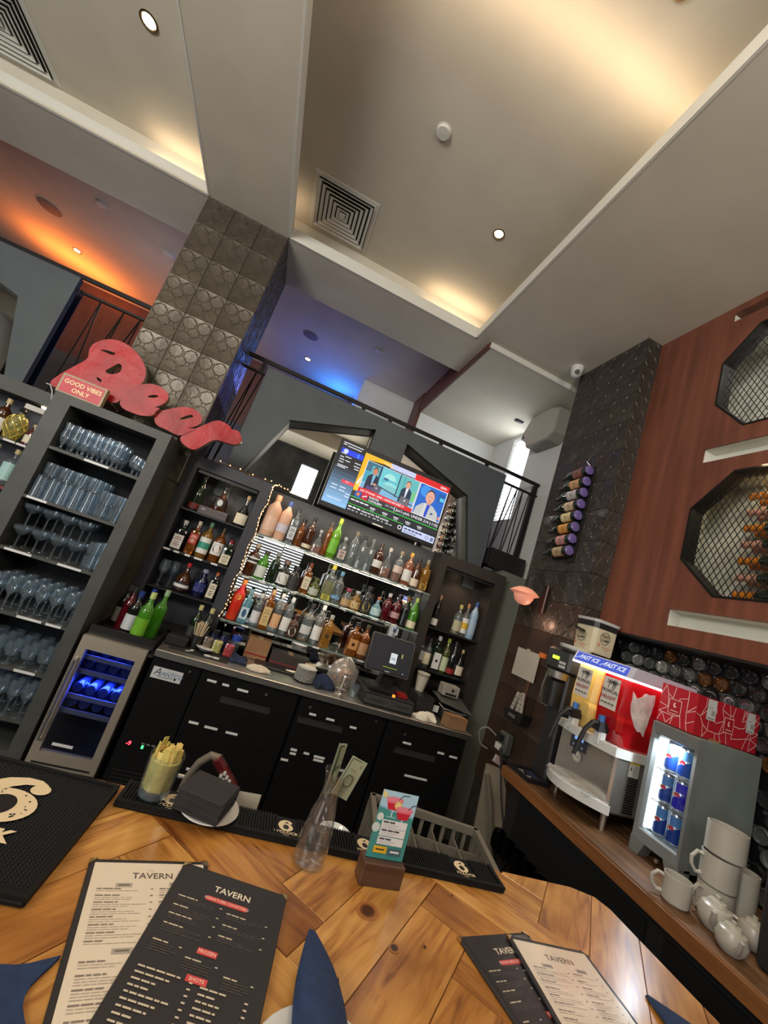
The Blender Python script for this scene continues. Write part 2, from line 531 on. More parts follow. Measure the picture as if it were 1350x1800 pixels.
def octagon_screen(label, octo, name='wire_mesh_screen'):
    t = thing(name, label, 'mesh screen', (XW, 0, 0))
    fr = MB()
    cy = sum(p[0] for p in octo) / 8; cz = sum(p[1] for p in octo) / 8
    rings = []
    for k, d in ((1.0, .0), (1.0, .095), (.97, .095), (.97, .0)):
        rings.append([(d - .004, cy + (u - cy) * k, cz + (v - cz) * k) for u, v in octo])
    rings.append(rings[0])
    fr.loft(rings, cap=False)
    fr.build('frame', M_IRON, t, smooth=False)
    # expanded metal: two families of flat strands clipped to the octagon
    ms = MB()
    def clip(p, d):
        lo, hi = -9, 9
        n = len(octo)
        area = sum(octo[i][0] * octo[(i + 1) % n][1] - octo[(i + 1) % n][0] * octo[i][1] for i in range(n))
        sg = 1 if area > 0 else -1
        for i in range(n):
            a = octo[i]; b = octo[(i + 1) % n]
            nx, ny = -(b[1] - a[1]) * sg, (b[0] - a[0]) * sg
            den = d[0] * nx + d[1] * ny
            num = (p[0] - a[0]) * nx + (p[1] - a[1]) * ny
            if abs(den) < 1e-9:
                if num < 0: return None
                continue
            tt = -num / den
            if den > 0: lo = max(lo, tt)
            else: hi = min(hi, tt)
        return (lo, hi) if hi > lo + .01 else None
    for sgn in (1, -1):
        d = Vector((0.5, sgn * 0.866))
        for k in range(-30, 31):
            p = (cy + k * .034, cz)
            c = clip(p, d)
            if not c: continue
            a = (p[0] + d.x * c[0], p[1] + d.y * c[0]); b = (p[0] + d.x * c[1], p[1] + d.y * c[1])
            w = Vector((-d.y, d.x)) * .0018
            x = .055 + .002 * sgn
            ms.box(0, 0, 0, 0, 0, 0) if False else ms.loft([[(x, a[0] + w.x, a[1] + w.y), (x, a[0] - w.x, a[1] - w.y), (x + .003, a[0] - w.x, a[1] - w.y), (x + .003, a[0] + w.x, a[1] + w.y)],
                     [(x, b[0] + w.x, b[1] + w.y), (x, b[0] - w.x, b[1] - w.y), (x + .003, b[0] - w.x, b[1] - w.y), (x + .003, b[0] + w.x, b[1] + w.y)]])
    o = ms.build('wire_mesh', M_BLACK, t, smooth=False)
    o['kind'] = 'stuff'
    return t
octagon_screen('black expanded metal screen in the upper octagon of mahogany wall', OCT_UP)
octagon_screen('black expanded metal screen over bottles in the lower octagon', OCT_LO)

# bottle-end mosaic wall under the mahogany ------------------------------------------
XM = 2.36
mw = S('wall_mosaic', MB().box(XM, XM + .06, -2, 2.275, -1.77, .30).box(2.19, XM + .06, 2.25, 2.3, -1.77, .3), mat('black_grout', (.006, .006, .007), .35), 'black wall set with round glass bottle ends')
S('trim_8', MB().box(2.182, XM, -2, 2.27, .238, .252), M_BLACK)
be = MB()
pr = [(.037, 0), (.037, .012), (.034, .020), (.029, .022), (.024, .014), (.012, .010), (.004, .012)]
be.lathe(pr, 14)
be.xf(Matrix.Rotation(-PI / 2, 4, 'Y'))
endm = []
for nm, c, r in (('bottle_end_dark', (.05, .052, .055), .10), ('bottle_end_grey', (.17, .18, .18), .1), ('bottle_end_brown', (.16, .07, .025), .1), ('bottle_end_clear', (.48, .50, .46), .08)):
    endm.append(be.mesh('bottle_end', mat(nm, c, r, metal=.6, spec=.9)))
rnd = random.Random(3)
n_end = 0
for i in range(14):
    for j in range(18):
        y = 2.20 - j * .082 - (i % 2) * .041
        z = .195 - i * .071
        if y < .95 or z < -.70 or n_end >= 240: continue
        if z < -.10 and 1.30 < y < 2.1 and z > -.66: 
            if 1.36 < y < 1.55 or 1.68 < y < 1.95: continue
        k = rnd.choices([0, 1, 2, 3], [5, 3, 1, 1.2])[0]
        place('bottle_end', endm[k], mw, (XM, y, z), (rnd.uniform(-.12, .12), rnd.uniform(-.12, .12), 0))
        n_end += 1
sm = MB()
for i in range(14):
    for j in range(18):
        y = 2.20 - j * .082 - (i % 2) * .041 + .041
        z = .195 - i * .071 + .024
        if y < .95 or z < -.70: continue
        sm.cyl((XM, y, z), (XM - .008, y, z), .009, n=8)
o = sm.build('small_glass_dots', mat('glass_dot', (.08, .08, .085), .15, metal=.4), mw); o['kind'] = 'stuff'

# tin tiled pillars -----------------------------------------------------------------
M_TIN = mat('pressed_tin_brown', srgb(78, 71, 61), 0.36, metal=0.4, noise=0.15, nscale=9, bump=0.25, bscale=30)
M_TIN2 = mat('pressed_tin_black', srgb(74, 69, 64), 0.30, metal=0.45, noise=0.2, nscale=9, bump=0.35, bscale=25)
def tin_tile(w, h, pattern=True):
    """pressed plate in the x-z plane facing -y, lower corner at origin: rolled edge, interlaced rings"""
    m = MB()
    e = .006
    m.loft([[(0, 0, 0), (w, 0, 0), (w, 0, h), (0, 0, h)], [(.002, -.006, .002), (w - .002, -.006, .002), (w - .002, -.006, h - .002), (.002, -.006, h - .002)],
            [(e * 1.6, -.003, e * 1.6), (w - e * 1.6, -.003, e * 1.6), (w - e * 1.6, -.003, h - e * 1.6), (e * 1.6, -.003, h - e * 1.6)]], cap=True)
    if pattern:
        n = 14
        nx = max(1, round(w / .105)); nz = max(1, round(h / .105))
        for a in range(nx):
            for b in range(nz):
                cx = w * (a + .5) / nx; cz = h * (b + .5) / nz
                R = .5 * min(w / nx, h / nz) * .98
                rings = []
                for r, d in ((R, -.003), (R - .003, -.0052), (R - .006, -.0052), (R - .009, -.003)):
                    rings.append([(cx + r * math.cos(2 * PI * i / n), d, cz + r * math.sin(2 * PI * i / n)) for i in range(n)])
                m.loft(rings, cap=False)
                hw_, hh_ = w / nx / 2, h / nz / 2
                for qx in (-1, 1):
                    for qz in (-1, 1):      # petals: quarter rings struck from the cell corners
                        vs = []
                        for k in range(5):
                            an = PI / 2 * k / 4
                            for r_, d_ in ((R * .80, -.003), (R * .76, -.0052), (R * .70, -.003)):
                                vs.append((cx + qx * (hw_ - r_ * math.cos(an)), d_, cz + qz * (hh_ - r_ * math.sin(an))))
                        m.add(vs, [(k * 3 + i, k * 3 + i + 1, k * 3 + i + 4, k * 3 + i + 3) for k in range(4) for i in range(2)])
    return m
def tile_face(parent, w0, h0, nw, nh, M, tm):
    me = tm
    for a in range(nw):
        for b in range(nh):
            o = place('tin_tile', me, parent)
            o.matrix_local = M @ Matrix.Translation((a * w0, 0, b * h0))
pl = S('wall_pillar_left', MB().box(-1.42, -.782, 3.21, 3.795, -1.77, Zu), M_TIN, 'square pillar clad in brown pressed tin tiles')
tw, th = .654 / 3, .245
tm = tin_tile(tw, th).mesh('tin_tile', M_TIN)
tile_face(pl, tw, th, 3, 9, Matrix.Translation((-1.43, 3.208, Zu - 9 * th)), tm)
tm2 = tin_tile(.60 / 3, th).mesh('tin_tile', M_TIN)
tile_face(pl, .60 / 3, th, 3, 9, Matrix.Translation((-.776, 3.20, Zu - 9 * th)) @ Matrix.Rotation(PI / 2, 4, 'Z'), tm2)
prr = S('wall_pillar_right', MB().box(2.062, 2.37, 2.278, 2.97, -1.77, Zu), M_TIN2, 'pillar clad in dark pressed tin tiles beside mahogany wall')
M_LOWB = mat('dark_brown_tile', srgb(58, 44, 36), 0.4, noise=0.2, nscale=4)
tw = .706 / 3
tm = tin_tile(tw, .235).mesh('tin_tile', M_TIN2)
tml = tin_tile(tw, .235, False).mesh('tin_tile', M_LOWB)
for b in range(10):
    for a in range(3):
        o = place('tin_tile', tm, prr); o.matrix_local = Matrix.Translation((2.058, 2.976, Zu - (b + 1) * .235)) @ Matrix.Rotation(-PI / 2, 4, 'Z') @ Matrix.Translation((a * tw, 0, 0))
for b in range(10, 15):
    for a in range(3):
        o = place('tin_tile', tml, prr); o.matrix_local = Matrix.Translation((2.058, 2.976, Zu - (b + 1) * .235)) @ Matrix.Rotation(-PI / 2, 4, 'Z') @ Matrix.Translation((a * tw, 0, 0))
tm = tin_tile(.137, .235).mesh('tin_tile', M_TIN2)
for b in range(10):
    o = place('tin_tile', tm, prr); o.matrix_local = Matrix.Translation((2.05, 2.274, Zu - (b + 1) * .235))

# the gallery parapet ----------------------------------------------------------------
pp = [(-.572, .30), (-.572, 1.512), (1.92, 1.512), (1.92, .30), (1.79, .30), (1.79, .52), (1.584, 1.15), (.835, 1.387), (.835, 1.17), (.51, 1.17), (.51, 1.387), (-.234, 1.144), (-.45, .55), (-.45, .30)]
par = poly_with_holes('wall_parapet', pp, [], 3.55, 3.60, M_GREY, 'y', 'grey parapet panel framing an angular mirror')
M_OLIVE = mat('olive_reveal', srgb(84, 80, 62), 0.5)
rv = MB()
for a, b in zip(pp[4:-1], pp[5:]):
    rv.quad((a[0], 3.552, a[1]), (b[0], 3.552, b[1]), (b[0], 3.68, b[1]), (a[0], 3.68, a[1]))
rv.build('mirror_reveal', M_OLIVE, par, smooth=False)
MB().box(-.57, 1.91, 3.68, 3.69, .3, 1.5).build('mirror', M_MIRROR, par, smooth=False)
pp2 = [(-3.6, .30), (-3.6, 1.54), (-2.115, 1.54), (-2.115, .30), (-2.20, .30), (-2.235, .585), (-2.41, 1.192), (-3.15, 1.43), (-3.6, 1.3)]
pp2 = [(-3.6, 1.30), (-3.6, 1.54), (-2.115, 1.54), (-2.115, .30), (-2.16, .30), (-2.235, .585), (-2.41, 1.192), (-3.15, 1.43)]
par2 = poly_with_holes('wall_parapet_far', pp2, [], 3.55, 3.60, M_GREY, 'y', 'grey parapet panel above the shelf of glass bottles')
rv = MB()
for a, b in zip(pp2[4:-1], pp2[5:]):
    rv.quad((a[0], 3.552, a[1]), (b[0], 3.552, b[1]), (b[0], 3.68, b[1]), (a[0], 3.68, a[1]))
rv.build('mirror_reveal', M_OLIVE, par2, smooth=False)
MB().box(-3.6, -2.12, 3.68, 3.69, .3, 1.5).build('mirror', M_MIRROR, par2, smooth=False)

def railing(name, label, xa, xb, posts, gaps):
    t = thing(name, label, 'railing', (0, 3.635, 0))
    MB().box(xa, xb, -.010, .010, 1.572, 1.606).build('top_rail', M_IRON, t, smooth=False)
    for x in posts:
        MB().box(x - .02, x + .02, -.008, .008, 1.46, 1.575).build('post', M_IRON, t, smooth=False)
    for (a, b, pts) in gaps:
        MB().box(a, b, -.012, .012, 1.455, 1.475).build('lower_rail', M_IRON, t, smooth=False)
        MB().box(a, b, -.012, .012, .50, .52).build('foot_rail', M_IRON, t, smooth=False)
        for p, q in zip(pts[:-1], pts[1:]):
            MB().cyl((p[0], 0, p[1]), (q[0], 0, q[1]), .006, n=6).build('wire', M_IRON, t)
    return t
zig = lambda a, b, n: [(a + (b - a) * i / n, 1.46 if i % 2 else .51) for i in range(n + 1)]
r1 = railing('railing', 'dark iron gallery railing above the television with zigzag wires', -.775, 2.40, (-.62, .34, .62, 1.18, 1.72), [(1.92, 2.37, [(1.93, 1.46), (2.0, .51), (2.06, 1.46), (1.98, .51), (2.13, 1.46), (2.12, .51), (2.2, 1.46), (2.22, .51), (2.28, 1.46)]), (-.775, -.572, [(-.76, .51), (-.66, 1.46), (-.70, .51), (-.60, 1.46)])])
MB().box(2.30, 2.345, -.02, .02, .3, 1.56).build('post', M_IRON, r1, smooth=False)
railing('railing', 'dark iron gallery railing with crossing wires behind red letters', -4.5, -1.43, (-2.9, -2.3), [(-2.115, -1.43, [(-2.0, .51), (-1.96, 1.46), (-1.88, .51), (-1.78, 1.46), (-1.80, .51), (-1.65, 1.46), (-1.66, .51), (-1.52, 1.46), (-1.5, .51), (-1.46, 1.46)])])
S('wall_gallery_front', MB().box(-6, 2.37, 3.62, 3.72, -1.77, .46), M_BLACKM, 'dark front of the gallery floor')
S('floor_gallery', MB().box(-6, 2.37, 3.72, 6.3, .40, .46), M_FLOOR, 'gallery floor')
pb = thing('planter_box', 'black planter box hung on the gallery railing', 'planter', (2.13, 3.50, .56))
MB().box(-.19, .19, -.06, -.03, 0, .18).box(-.19, .19, .04, .07, 0, .18).box(-.19, -.17, -.04, .05, 0, .18).box(.17, .19, -.04, .05, 0, .18).box(-.19, .19, -.04, .05, 0, .02).build('box', M_BLACK, pb, smooth=False)
MB().box(-.17, .17, -.03, .04, .02, .155).build('soil', M_BLACKM, pb, smooth=False)
# strip of wall and pipe chase beside the tall shelf unit
S('wall_service', MB().box(2.09, 2.37, 3.40, 3.62, -1.77, .56), mat('grey_green_paint', srgb(112, 116, 106), .7), 'grey green wall strip behind the bar shelf unit')

# gallery window with blind ------------------------------------------------------------
gw = S('window_5', MB().box(2.43, 2.44, 4.0, 4.46, 1.2, 2.4), M_DAY, 'narrow gallery window with white blind')
for k in range(22):
    z = 1.27 + k * .048
    MB().loft([[(2.385, 4.03, z), (2.42, 4.03, z + .03), (2.42, 4.03, z + .032), (2.385, 4.03, z + .002)], [(2.385, 4.43, z), (2.42, 4.43, z + .03), (2.42, 4.43, z + .032), (2.385, 4.43, z + .002)]]).build('blind_slat', M_WHITE, gw, smooth=False)
MB().box(2.33, 2.40, 4.03, 4.20, 2.28, 2.36).build('blind_box', M_IRON, gw, smooth=False)

# ceiling fittings -----------------------------------------------------------------------
def vent(label, cx, cy, w, z):
    t = thing('ceiling_vent', label, 'air vent', (cx, cy, z))
    h = w / 2
    fr = MB()
    def sqring(r0, z0, r1, z1, th=.004):
        q = lambda r, zz: [(-r, -r, zz), (r, -r, zz), (r, r, zz), (-r, r, zz)]
        return [q(r0, z0), q(r1, z1), q(r1, z1 + th), q(r0, z0 + th), q(r0, z0)]
    fr.loft(sqring(h, -.004, h * .86, -.008, .006), cap=False)
    fr.build('frame', M_TRIM, t, smooth=False)
    MB().box(-h * .9, h * .9, -h * .9, h * .9, -.002, -.001).build('duct_throat', M_BLACKM, t, smooth=False)
    n = 6
    for k in range(n):
        r = h * (.84 - k * .13)
        MB().loft(sqring(r, -.022 + .002 * k, r - h * .085, -.006, .003), cap=False).build('louver', M_TRIM, t, smooth=False)
    MB().box(-h * .09, h * .09, -h * .09, h * .09, -.018, -.012).build('center_plate', M_TRIM, t, smooth=False)
    return t
vent('square louvred ceiling vent in the warm lit tray', -.435, 3.03, .53, Zt)
vent('square louvred ceiling vent in the corner of left tray', -2.95, 3.03, .56, Zt)
def downlight(label, x, y, z, r=.05, power=6, col=WARM, glow=True, tilt=None):
    t = thing('downlight', label, 'downlight', (x, y, z))
    MB().lathe([(r, -.001), (r, -.006), (r * .82, -.008), (r * .72, -.003)], 20, cap=False).build('trim_ring', mat('bronze_ring', srgb(120, 100, 70), .3, metal=.8), t)
    MB().lathe([(.001, -.003), (r * .7, -.0035), (r * .7, -.001)], 20).build('bulb', M_GLOW, t)
    if power:
        light('downlight_beam', 'SPOT', (x, y, z - .03), power, col, .03, aim=(x, y, z - 2), spot=95, blend=.8)
    return t
downlight('glowing round downlight in the central ceiling tray', .711, 2.454, Zt, .045, 45)
downlight('glowing round downlight in the ceiling tray above the pillar', -1.812, 2.464, Zt, .055, 30)
downlight('small downlight in blue lit gallery ceiling', -.456, 5.5, Zg, .05, 0)
downlight('small downlight in orange lit gallery ceiling', -3.45, 5.5, Zg, .05, 0)
downlight('downlight near the top edge of the central tray', .73, 1.06, Zt, .045, 18)
for (lab, x, y, z, r) in (('round speaker grille in the blue lit gallery ceiling', -.479, 4.873, Zg, .10), ('round speaker grille in the orange lit gallery ceiling', -3.45, 4.839, Zg, .12)):
    t = thing('ceiling_speaker', lab, 'speaker', (x, y, z))
    MB().lathe([(.001, -.006), (r * .94, -.006), (r, -.003), (r, 0)], 24).build('grille', mat('speaker_grille', srgb(120, 112, 112), .7), t)
    MB().lathe([(r * 1.04, 0), (r * 1.04, -.005), (r * .97, -.007), (r * .97, 0)], 24, cap=False).build('rim', M_CEIL, t)
for (lab, x, y, z, r) in (('round white cap on the central tray ceiling', .052, 2.065, Zt, .045), ('small white cap on the blue lit gallery ceiling', .343, 4.499, Zg, .05), ('white smoke detector on ceiling beside brown pillar', -2.15, 4.64, Zg, .06), ('small white cap on the orange lit gallery ceiling', -2.75, 4.35, Zg, .045)):
    t = thing('smoke_detector', lab, 'ceiling fitting', (x, y, z))
    MB().lathe([(r, 0), (r, -.012), (r * .9, -.018), (.001, -.02)], 20).build('cap', M_TRIM, t)
    MB().lathe([(r * 1.12, 0), (r * 1.12, -.003), (r * .98, -.004)], 20, cap=False).build('flange', M_TRIM, t)
t = thing('smoke_detector', 'small square fitting on the dropped gallery ceiling', 'ceiling fitting', (2.15, 4.05, 2.415))
MB().box(-.05, .05, -.025, .025, -.014, 0).build('plate', M_IRON, t, smooth=False)
MB().box(-.04, .04, -.015, .015, -.018, -.014).build('lens', M_BLACK, t, smooth=False)
# dome camera
t = thing('security_camera', 'white dome security camera on ceiling beside dark pillar', 'camera', (1.95, 2.90, Zu))
MB().lathe([(.055, 0), (.055, -.03), (.05, -.045)], 20).build('base', M_WHITE, t)
MB().lathe([(.048, -.04), (.05, -.06), (.04, -.085), (.02, -.1), (.002, -.104)], 20).build('dome', M_WHITE, t)
MB().cyl((-.02, -.035, -.07), (-.03, -.058, -.082), .02, .018, 14).build('lens', M_BLACK, t)
# wall speaker on the gallery
t = thing('wall_speaker', 'curved pale grey speaker on gallery wall beside dark pillar', 'speaker', (2.37, 3.68, 2.03))
ou = [(-.30 + .0, .06), (-.20, .0), (.16, .0), (.30, .22), (.22, .36), (.05, .42), (-.15, .40), (-.30, .34)]
MB().prism(ou, -.16, -.01, 'x').build('cabinet', mat('pale_grey_speaker', srgb(150, 148, 138), .7), t, smooth=False)
MB().prism([(u * .93, v * .93 + .012) for u, v in ou], -.168, -.158, 'x').build('grille', mat('pale_grey_grille', srgb(168, 166, 155), .8), t, smooth=False)
MB().box(-.02, .02, -.05, .05, .15, .25).build('bracket', M_IRON, t, smooth=False)
# ================================================================ back bar furniture
ORD = ['first', 'second', 'third', 'fourth', 'fifth', 'sixth', 'seventh', 'eighth', 'ninth']
# ================================================================ back bar furniture
M_TOWER = mat('tower_grey_paint', srgb(70, 71, 68), 0.55, noise=0.12, nscale=6)
M_FLANK = mat('blue_black_paint', srgb(50, 52, 60), 0.5, noise=0.08, nscale=6)
M_FLANKR = mat('brown_black_paint', srgb(52, 46, 42), 0.45, noise=0.08, nscale=6)
M_TAGW = mat('white_shelf_tag', (.72, .73, .72), .5)
M_SHELFG = glass('shelf_glass', (.86, .95, .93), .03, 1.5, .08, (.5, .65, .62))
CLEAR = glass('clear_glass', (.93, .96, .97), .03, 1.5, .05, (.60, .70, .76))

def tags(parent, spots, w=.055, h=.014, name='shelf_tag'):
    for (x, y, z, k) in spots:
        MB().box(x - w * k / 2, x + w * k / 2, y - .003, y, z - h / 2, z + h / 2).build(name, M_TAGW, parent, smooth=False)

# tall glass tower ----------------------------------------------------------------
TW = thing('shelf_tower', 'tall grey open cabinet filled with rows of drinking glasses', 'cabinet', (0, 2.9, -1.77))
b = 1.77
MB().box(-1.55, -1.445, 0, .30, 0, b + .455).build('side_panel', M_TOWER, TW, smooth=False)
MB().box(-.921, -.845, 0, .30, 0, b + .455).build('side_panel', M_TOWER, TW, smooth=False)
MB().box(-1.55, -.845, 0, .30, b + .455, b + .513).build('top', M_TOWER, TW, smooth=False)
MB().box(-1.445, -.921, .285, .30, 0, b + .455).build('back_panel', M_BLACKM, TW, smooth=False)
MB().box(-1.445, -.921, .01, .285, 0, .25).build('plinth', M_TOWER, TW, smooth=False)
T_SH = (.178, -.144, -.464, -.807, -1.09, -1.353)
tag_x = {0: [(-1.17, 2.6)], 1: [(-1.37, 2.0)], 2: [(-1.33, 2.6), (-1.05, 2.4)], 3: [(-1.12, 2.4), (-.99, 1.5)], 4: [(-1.02, 2.0)], 5: []}
for i, z in enumerate(T_SH):
    MB().box(-1.445, -.921, .004, .285, b + z - .018, b + z).build('shelf', M_TOWER, TW, smooth=False)
    tags(TW, [(x, .004, b + z - .009, k) for x, k in tag_x[i]])

# shelves beyond the tower
LC = thing('wall_shelf_unit', 'grey niche shelf unit at the edge of view beyond the tower', 'shelf unit', (0, 3.31, -1.77))
MB().box(-1.75, -1.60, 0, .27, 0, b + .548).build('side_panel', M_TOWER, LC, smooth=False)
MB().box(-2.6, -1.75, 0, .27, b + .452, b + .548).build('top', M_TOWER, LC, smooth=False)
MB().box(-2.6, -1.75, .255, .27, 0, b + .452).build('back_panel', M_FLANK, LC, smooth=False)
MB().box(-2.6, -1.75, 0, .255, b + .127, b + .145).build('shelf', M_TOWER, LC, smooth=False)
MB().box(-2.6, -1.75, 0, .255, b - .185, b - .165).build('shelf', mat('red_shelf_edge', srgb(120, 40, 40), .5), LC, smooth=False)
MB().box(-2.6, -1.75, 0, .255, b - .60, b - .58).build('shelf', M_TOWER, LC, smooth=False)
MB().box(-1.9, -1.755, .02, .06, b + .39, b + .425).build('light_box', M_TRIM, LC, smooth=False)
tags(LC, [(-1.87, 0, b + .137, 1.3), (-1.79, 0, b + .137, 1.3)])
MB().lathe([(.02, 0), (.02, -.01), (.001, -.011)], 12).build('puck_light', M_GLOW, LC, (-1.83, .1, b + .45))
light('niche_lamp', 'SPOT', (-1.85, 3.42, .43), 1.4, WARM, .02, aim=(-1.85, 3.42, -1), spot=120)
MB().tube([(-1.83, -.02, b + .60), (-1.80, -.03, b + .60), (-1.77, -.03, b + .56), (-1.755, -.02, b + .50)], .004, 6).build('white_cable', M_WHITE, LC)

def flank(name, label, x0, x1, nx0, nx1, ntop, top, shelves, material, lamp, zb=-.785):
    t = thing(name, label, 'shelf unit', (0, 3.31, zb))
    MB().box(x0, nx0, 0, .27, 0, top - zb).build('side_panel', material, t, smooth=False)
    MB().box(nx1, x1, 0, .27, 0, top - zb).build('side_panel', material, t, smooth=False)
    MB().box(nx0, nx1, 0, .27, ntop - zb, top - zb).build('top_panel', material, t, smooth=False)
    MB().box(nx0, nx1, .255, .27, 0, ntop - zb).build('back_panel', material, t, smooth=False)
    for z in shelves:
        MB().box(nx0, nx1, .02, .255, z - zb - .012, z - zb).build('shelf', M_BLACK, t, smooth=False)
    MB().box(nx0 + .01, nx1 - .01, .03, .05, ntop - zb - .028, ntop - zb).build('valance', M_BLACK, t, smooth=False)
    MB().lathe([(.022, 0), (.022, -.01), (.001, -.012)], 12).build('puck_light', M_GLOW, t, (lamp, .10, ntop - zb))
    light('niche_lamp', 'SPOT', (lamp, 3.41, ntop - .02), 2.2, WARM, .02, aim=(lamp, 3.43, -1), spot=130)
    return t
FL = flank('niche_shelf', 'blue black niche shelf unit next to the glass tower', -.84, -.145, -.71, -.225, .43, .517, (.112, -.208, -.49), M_FLANK, -.45)
tags(FL, [(-.68 + .0, .02, .785 - .214, .9), (-.61, .02, .785 - .214, .7), (-.53, .02, .785 - .214, .7), (-.45, .02, .785 - .214, 1.1), (-.33, .02, .785 - .214, .9)])
MB().box(-.70, -.23, .02, .24, 0, .04).build('plinth', M_BLACK, FL, smooth=False)
FR = flank('niche_shelf', 'brown black niche shelf unit beside the cash register', 1.41, 2.085, 1.485, 1.99, .40, .50, (-.140, -.490), M_FLANKR, 1.78)

# centre back: painted wall above, mirror tiles below, glass shelves
S('wall_bar_back', MB().box(-.145, 1.41, 3.50, 3.545, -.785, .50), mat('bar_back_grey', srgb(74, 76, 80), .55), 'dark grey wall behind the bottles')
mt = S('wall_bar_mirror', MB().box(-.145, 1.41, 3.492, 3.50, -.785, .125), M_BLACK)
mme = MB().box(0, .253, -.006, 0, 0, .298).mesh('mirror_tile', M_MIRROR, False)
for i in range(6):
    for j in range(3):
        place('mirror_tile', mme, mt, (-.14 + i * .2585, 3.492, -.782 + j * .302), (rnd.uniform(-.006, .006), 0, rnd.uniform(-.006, .006)))
for z, lab in ((.118, 'top'), (-.222, 'middle'), (-.567, 'lower')):
    t = thing('glass_shelf', lab + ' long glass shelf of the lit back bar', 'shelf', (0, 3.30, z))
    x1 = 1.405 if lab != 'lower' else 1.40
    MB().box(-.14, x1, 0, .19, -.010, 0).build('glass_plate', M_SHELFG, t, smooth=False)
    MB().box(-.14, x1, -.003, .002, -.012, .001).build('polished_edge', mat('glass_edge', (.20, .26, .24), .15), t, smooth=False)
    for x in (.3, .75, 1.15):
        MB().cyl((x, .185, -.02), (x, .19, -.02), .006, n=8).box(x - .006, x + .006, .0, .185, -.022, -.012).build('bracket', M_STEEL, t, smooth=False)
    sp = {'top': [.02, .20, .35, .47, .62, .80, .98, 1.15, 1.30], 'middle': [-.08, .05, .19, .30, .44, .58, .72, .86, 1.0, 1.18], 'lower': [.05, .25, .62, 1.0]}[lab]
    tags(t, [(x, -.003, -.006, .95) for x in sp])

for z_, p_ in ((.47, 1.5), (.10, .9), (-.24, 1.1)):
    light('shelf_led', 'AREA', (.63, 3.315, z_), p_, (1.0, .86, .66), 1.4, .02, aim=(.63, 3.40, z_ - .3))
# fairy lights
t = thing('fairy_lights', 'copper string of warm fairy lights edging the bottle shelves', 'string lights', (0, 3.30, 0))
path = [(.06, -.02, .50), (-.02, -.02, .512), (-.10, -.02, .52), (-.135, -.015, .515)]
for k in range(12):
    path.append((-.14 + .012 * math.sin(k * 2.1), -.015 - .006 * math.cos(k * 1.7), .46 - k * .093))
MB().tube(path, .0018, 5).build('wire', mat('copper', (.6, .3, .15), .3, metal=1), t)
bulb = MB().lathe([(.001, -.005), (.0034, -.002), (.0034, .002), (.001, .005)], 6).mesh('bulb', mat('fairy_bulb', (1, .7, .4), .4, emit=5, emit_col=(1, .55, .22)))
for a, c in zip(path[:-1], path[1:]):
    for k in range(3):
        f = (k + .5) / 3
        place('bulb', bulb, t, tuple(a[i] + (c[i] - a[i]) * f + (rnd.uniform(-.006, .006) if i != 1 else -.004) for i in range(3)))
t = thing('fairy_lights', 'fairy light wire lying on top of the niche shelf beside red letters', 'string lights', (0, 3.29, .522))
path = [(-.66, .02, .004), (-.58, .03, .012), (-.50, .01, .004), (-.42, .0, .006), (-.32, .02, .004), (-.22, .01, .004), (-.17, .0, .006)]
MB().tube(path, .002, 5).build('wire', MATS['copper'], t)
for p in path[1:]:
    place('bulb', bulb, t, (p[0], p[1] - .004, p[2] + .006))

# television -------------------------------------------------------------------------
tv = thing('television', 'wall mounted flat television showing a sports talk show', 'television', (.238, 3.40, .517))
TWd, THt = 1.102, .623
MB().cbox(0, TWd, .0, .05, 0, THt, .004).build('case', M_BLACK, tv, smooth=False)
MB().box(.35, .75, .05, .15, .15, .45).build('wall_bracket', M_IRON, tv, smooth=False)
MB().box(.5, .6, -.002, .0, .006, .016).build('logo_plate', M_STEEL, tv, smooth=False)
sw, sh = TWd - .03, THt - .045
P = Print(.00006)
def R_(u0, v0, u1, v1, c): P.rect(u0 * sw, v0 * sh, u1 * sw, v1 * sh, c)
def G_(pts, c): P.poly([(u * sw, v * sh) for u, v in pts], c)
def TT(s, u, v, size, c, al='LEFT', **k): P.text(s, u * sw, v * sh, size * sh, c, al, **k)
cK = srgb(14, 16, 22); cW = (.95, .95, .97)
R_(0, 0, 1, 1, cK)
n = 10
for k in range(n):      # sidebar gradient of the broadcast graphic
    f = k / (n - 1)
    R_(0, .02 + .64 * k / n, .205, .02 + .64 * (k + 1) / n + .002, tuple(srgb(150, 200, 245)[i] * (1 - f) ** 1.3 + srgb(20, 24, 34)[i] * (1 - (1 - f) ** 1.3) for i in range(3)))
R_(.012, .80, .20, .885, srgb(25, 60, 235)); R_(.02, .795, .06, .815, srgb(180, 190, 200)); P.disc(.05 * sw, .845 * sh, .02 * sw, srgb(210, 225, 255)); R_(.15, .81, .165, .875, srgb(60, 140, 255))
R_(.10, .375, .205, .43, srgb(240, 70, 90)); R_(.13, .395, .16, .42, srgb(255, 150, 160))
for u, v, w in ((.01, .965, .17), (.01, .935, .03), (.05, .925, .12), (.02, .74, .03), (.06, .76, .05), (.07, .70, .04), (.02, .70, .04), (.02, .66, .04), (.15, .72, .05), (.15, .67, .05), (.16, .63, .04), (.02, .61, .09), (.02, .585, .07)):
    R_(u, v, u + w, v + .014, srgb(225, 228, 235))
for u, v, w in ((.03, .30, .05), (.10, .30, .05), (.03, .25, .05), (.10, .25, .05), (.16, .23, .04), (.16, .19, .04), (.03, .10, .12)):
    R_(u, v, u + w, v + .016, srgb(215, 232, 255))
G_([(.207, .30), (.207, .95), (.45, .95), (.45, .90), (.25, .86), (.25, .36), (.235, .30)], srgb(250, 190, 30))
G_([(.207, .48), (.25, .64), (.25, .36), (.207, .36)], srgb(255, 205, 60)); G_([(.212, .45), (.245, .62), (.232, .44)], srgb(235, 240, 245))
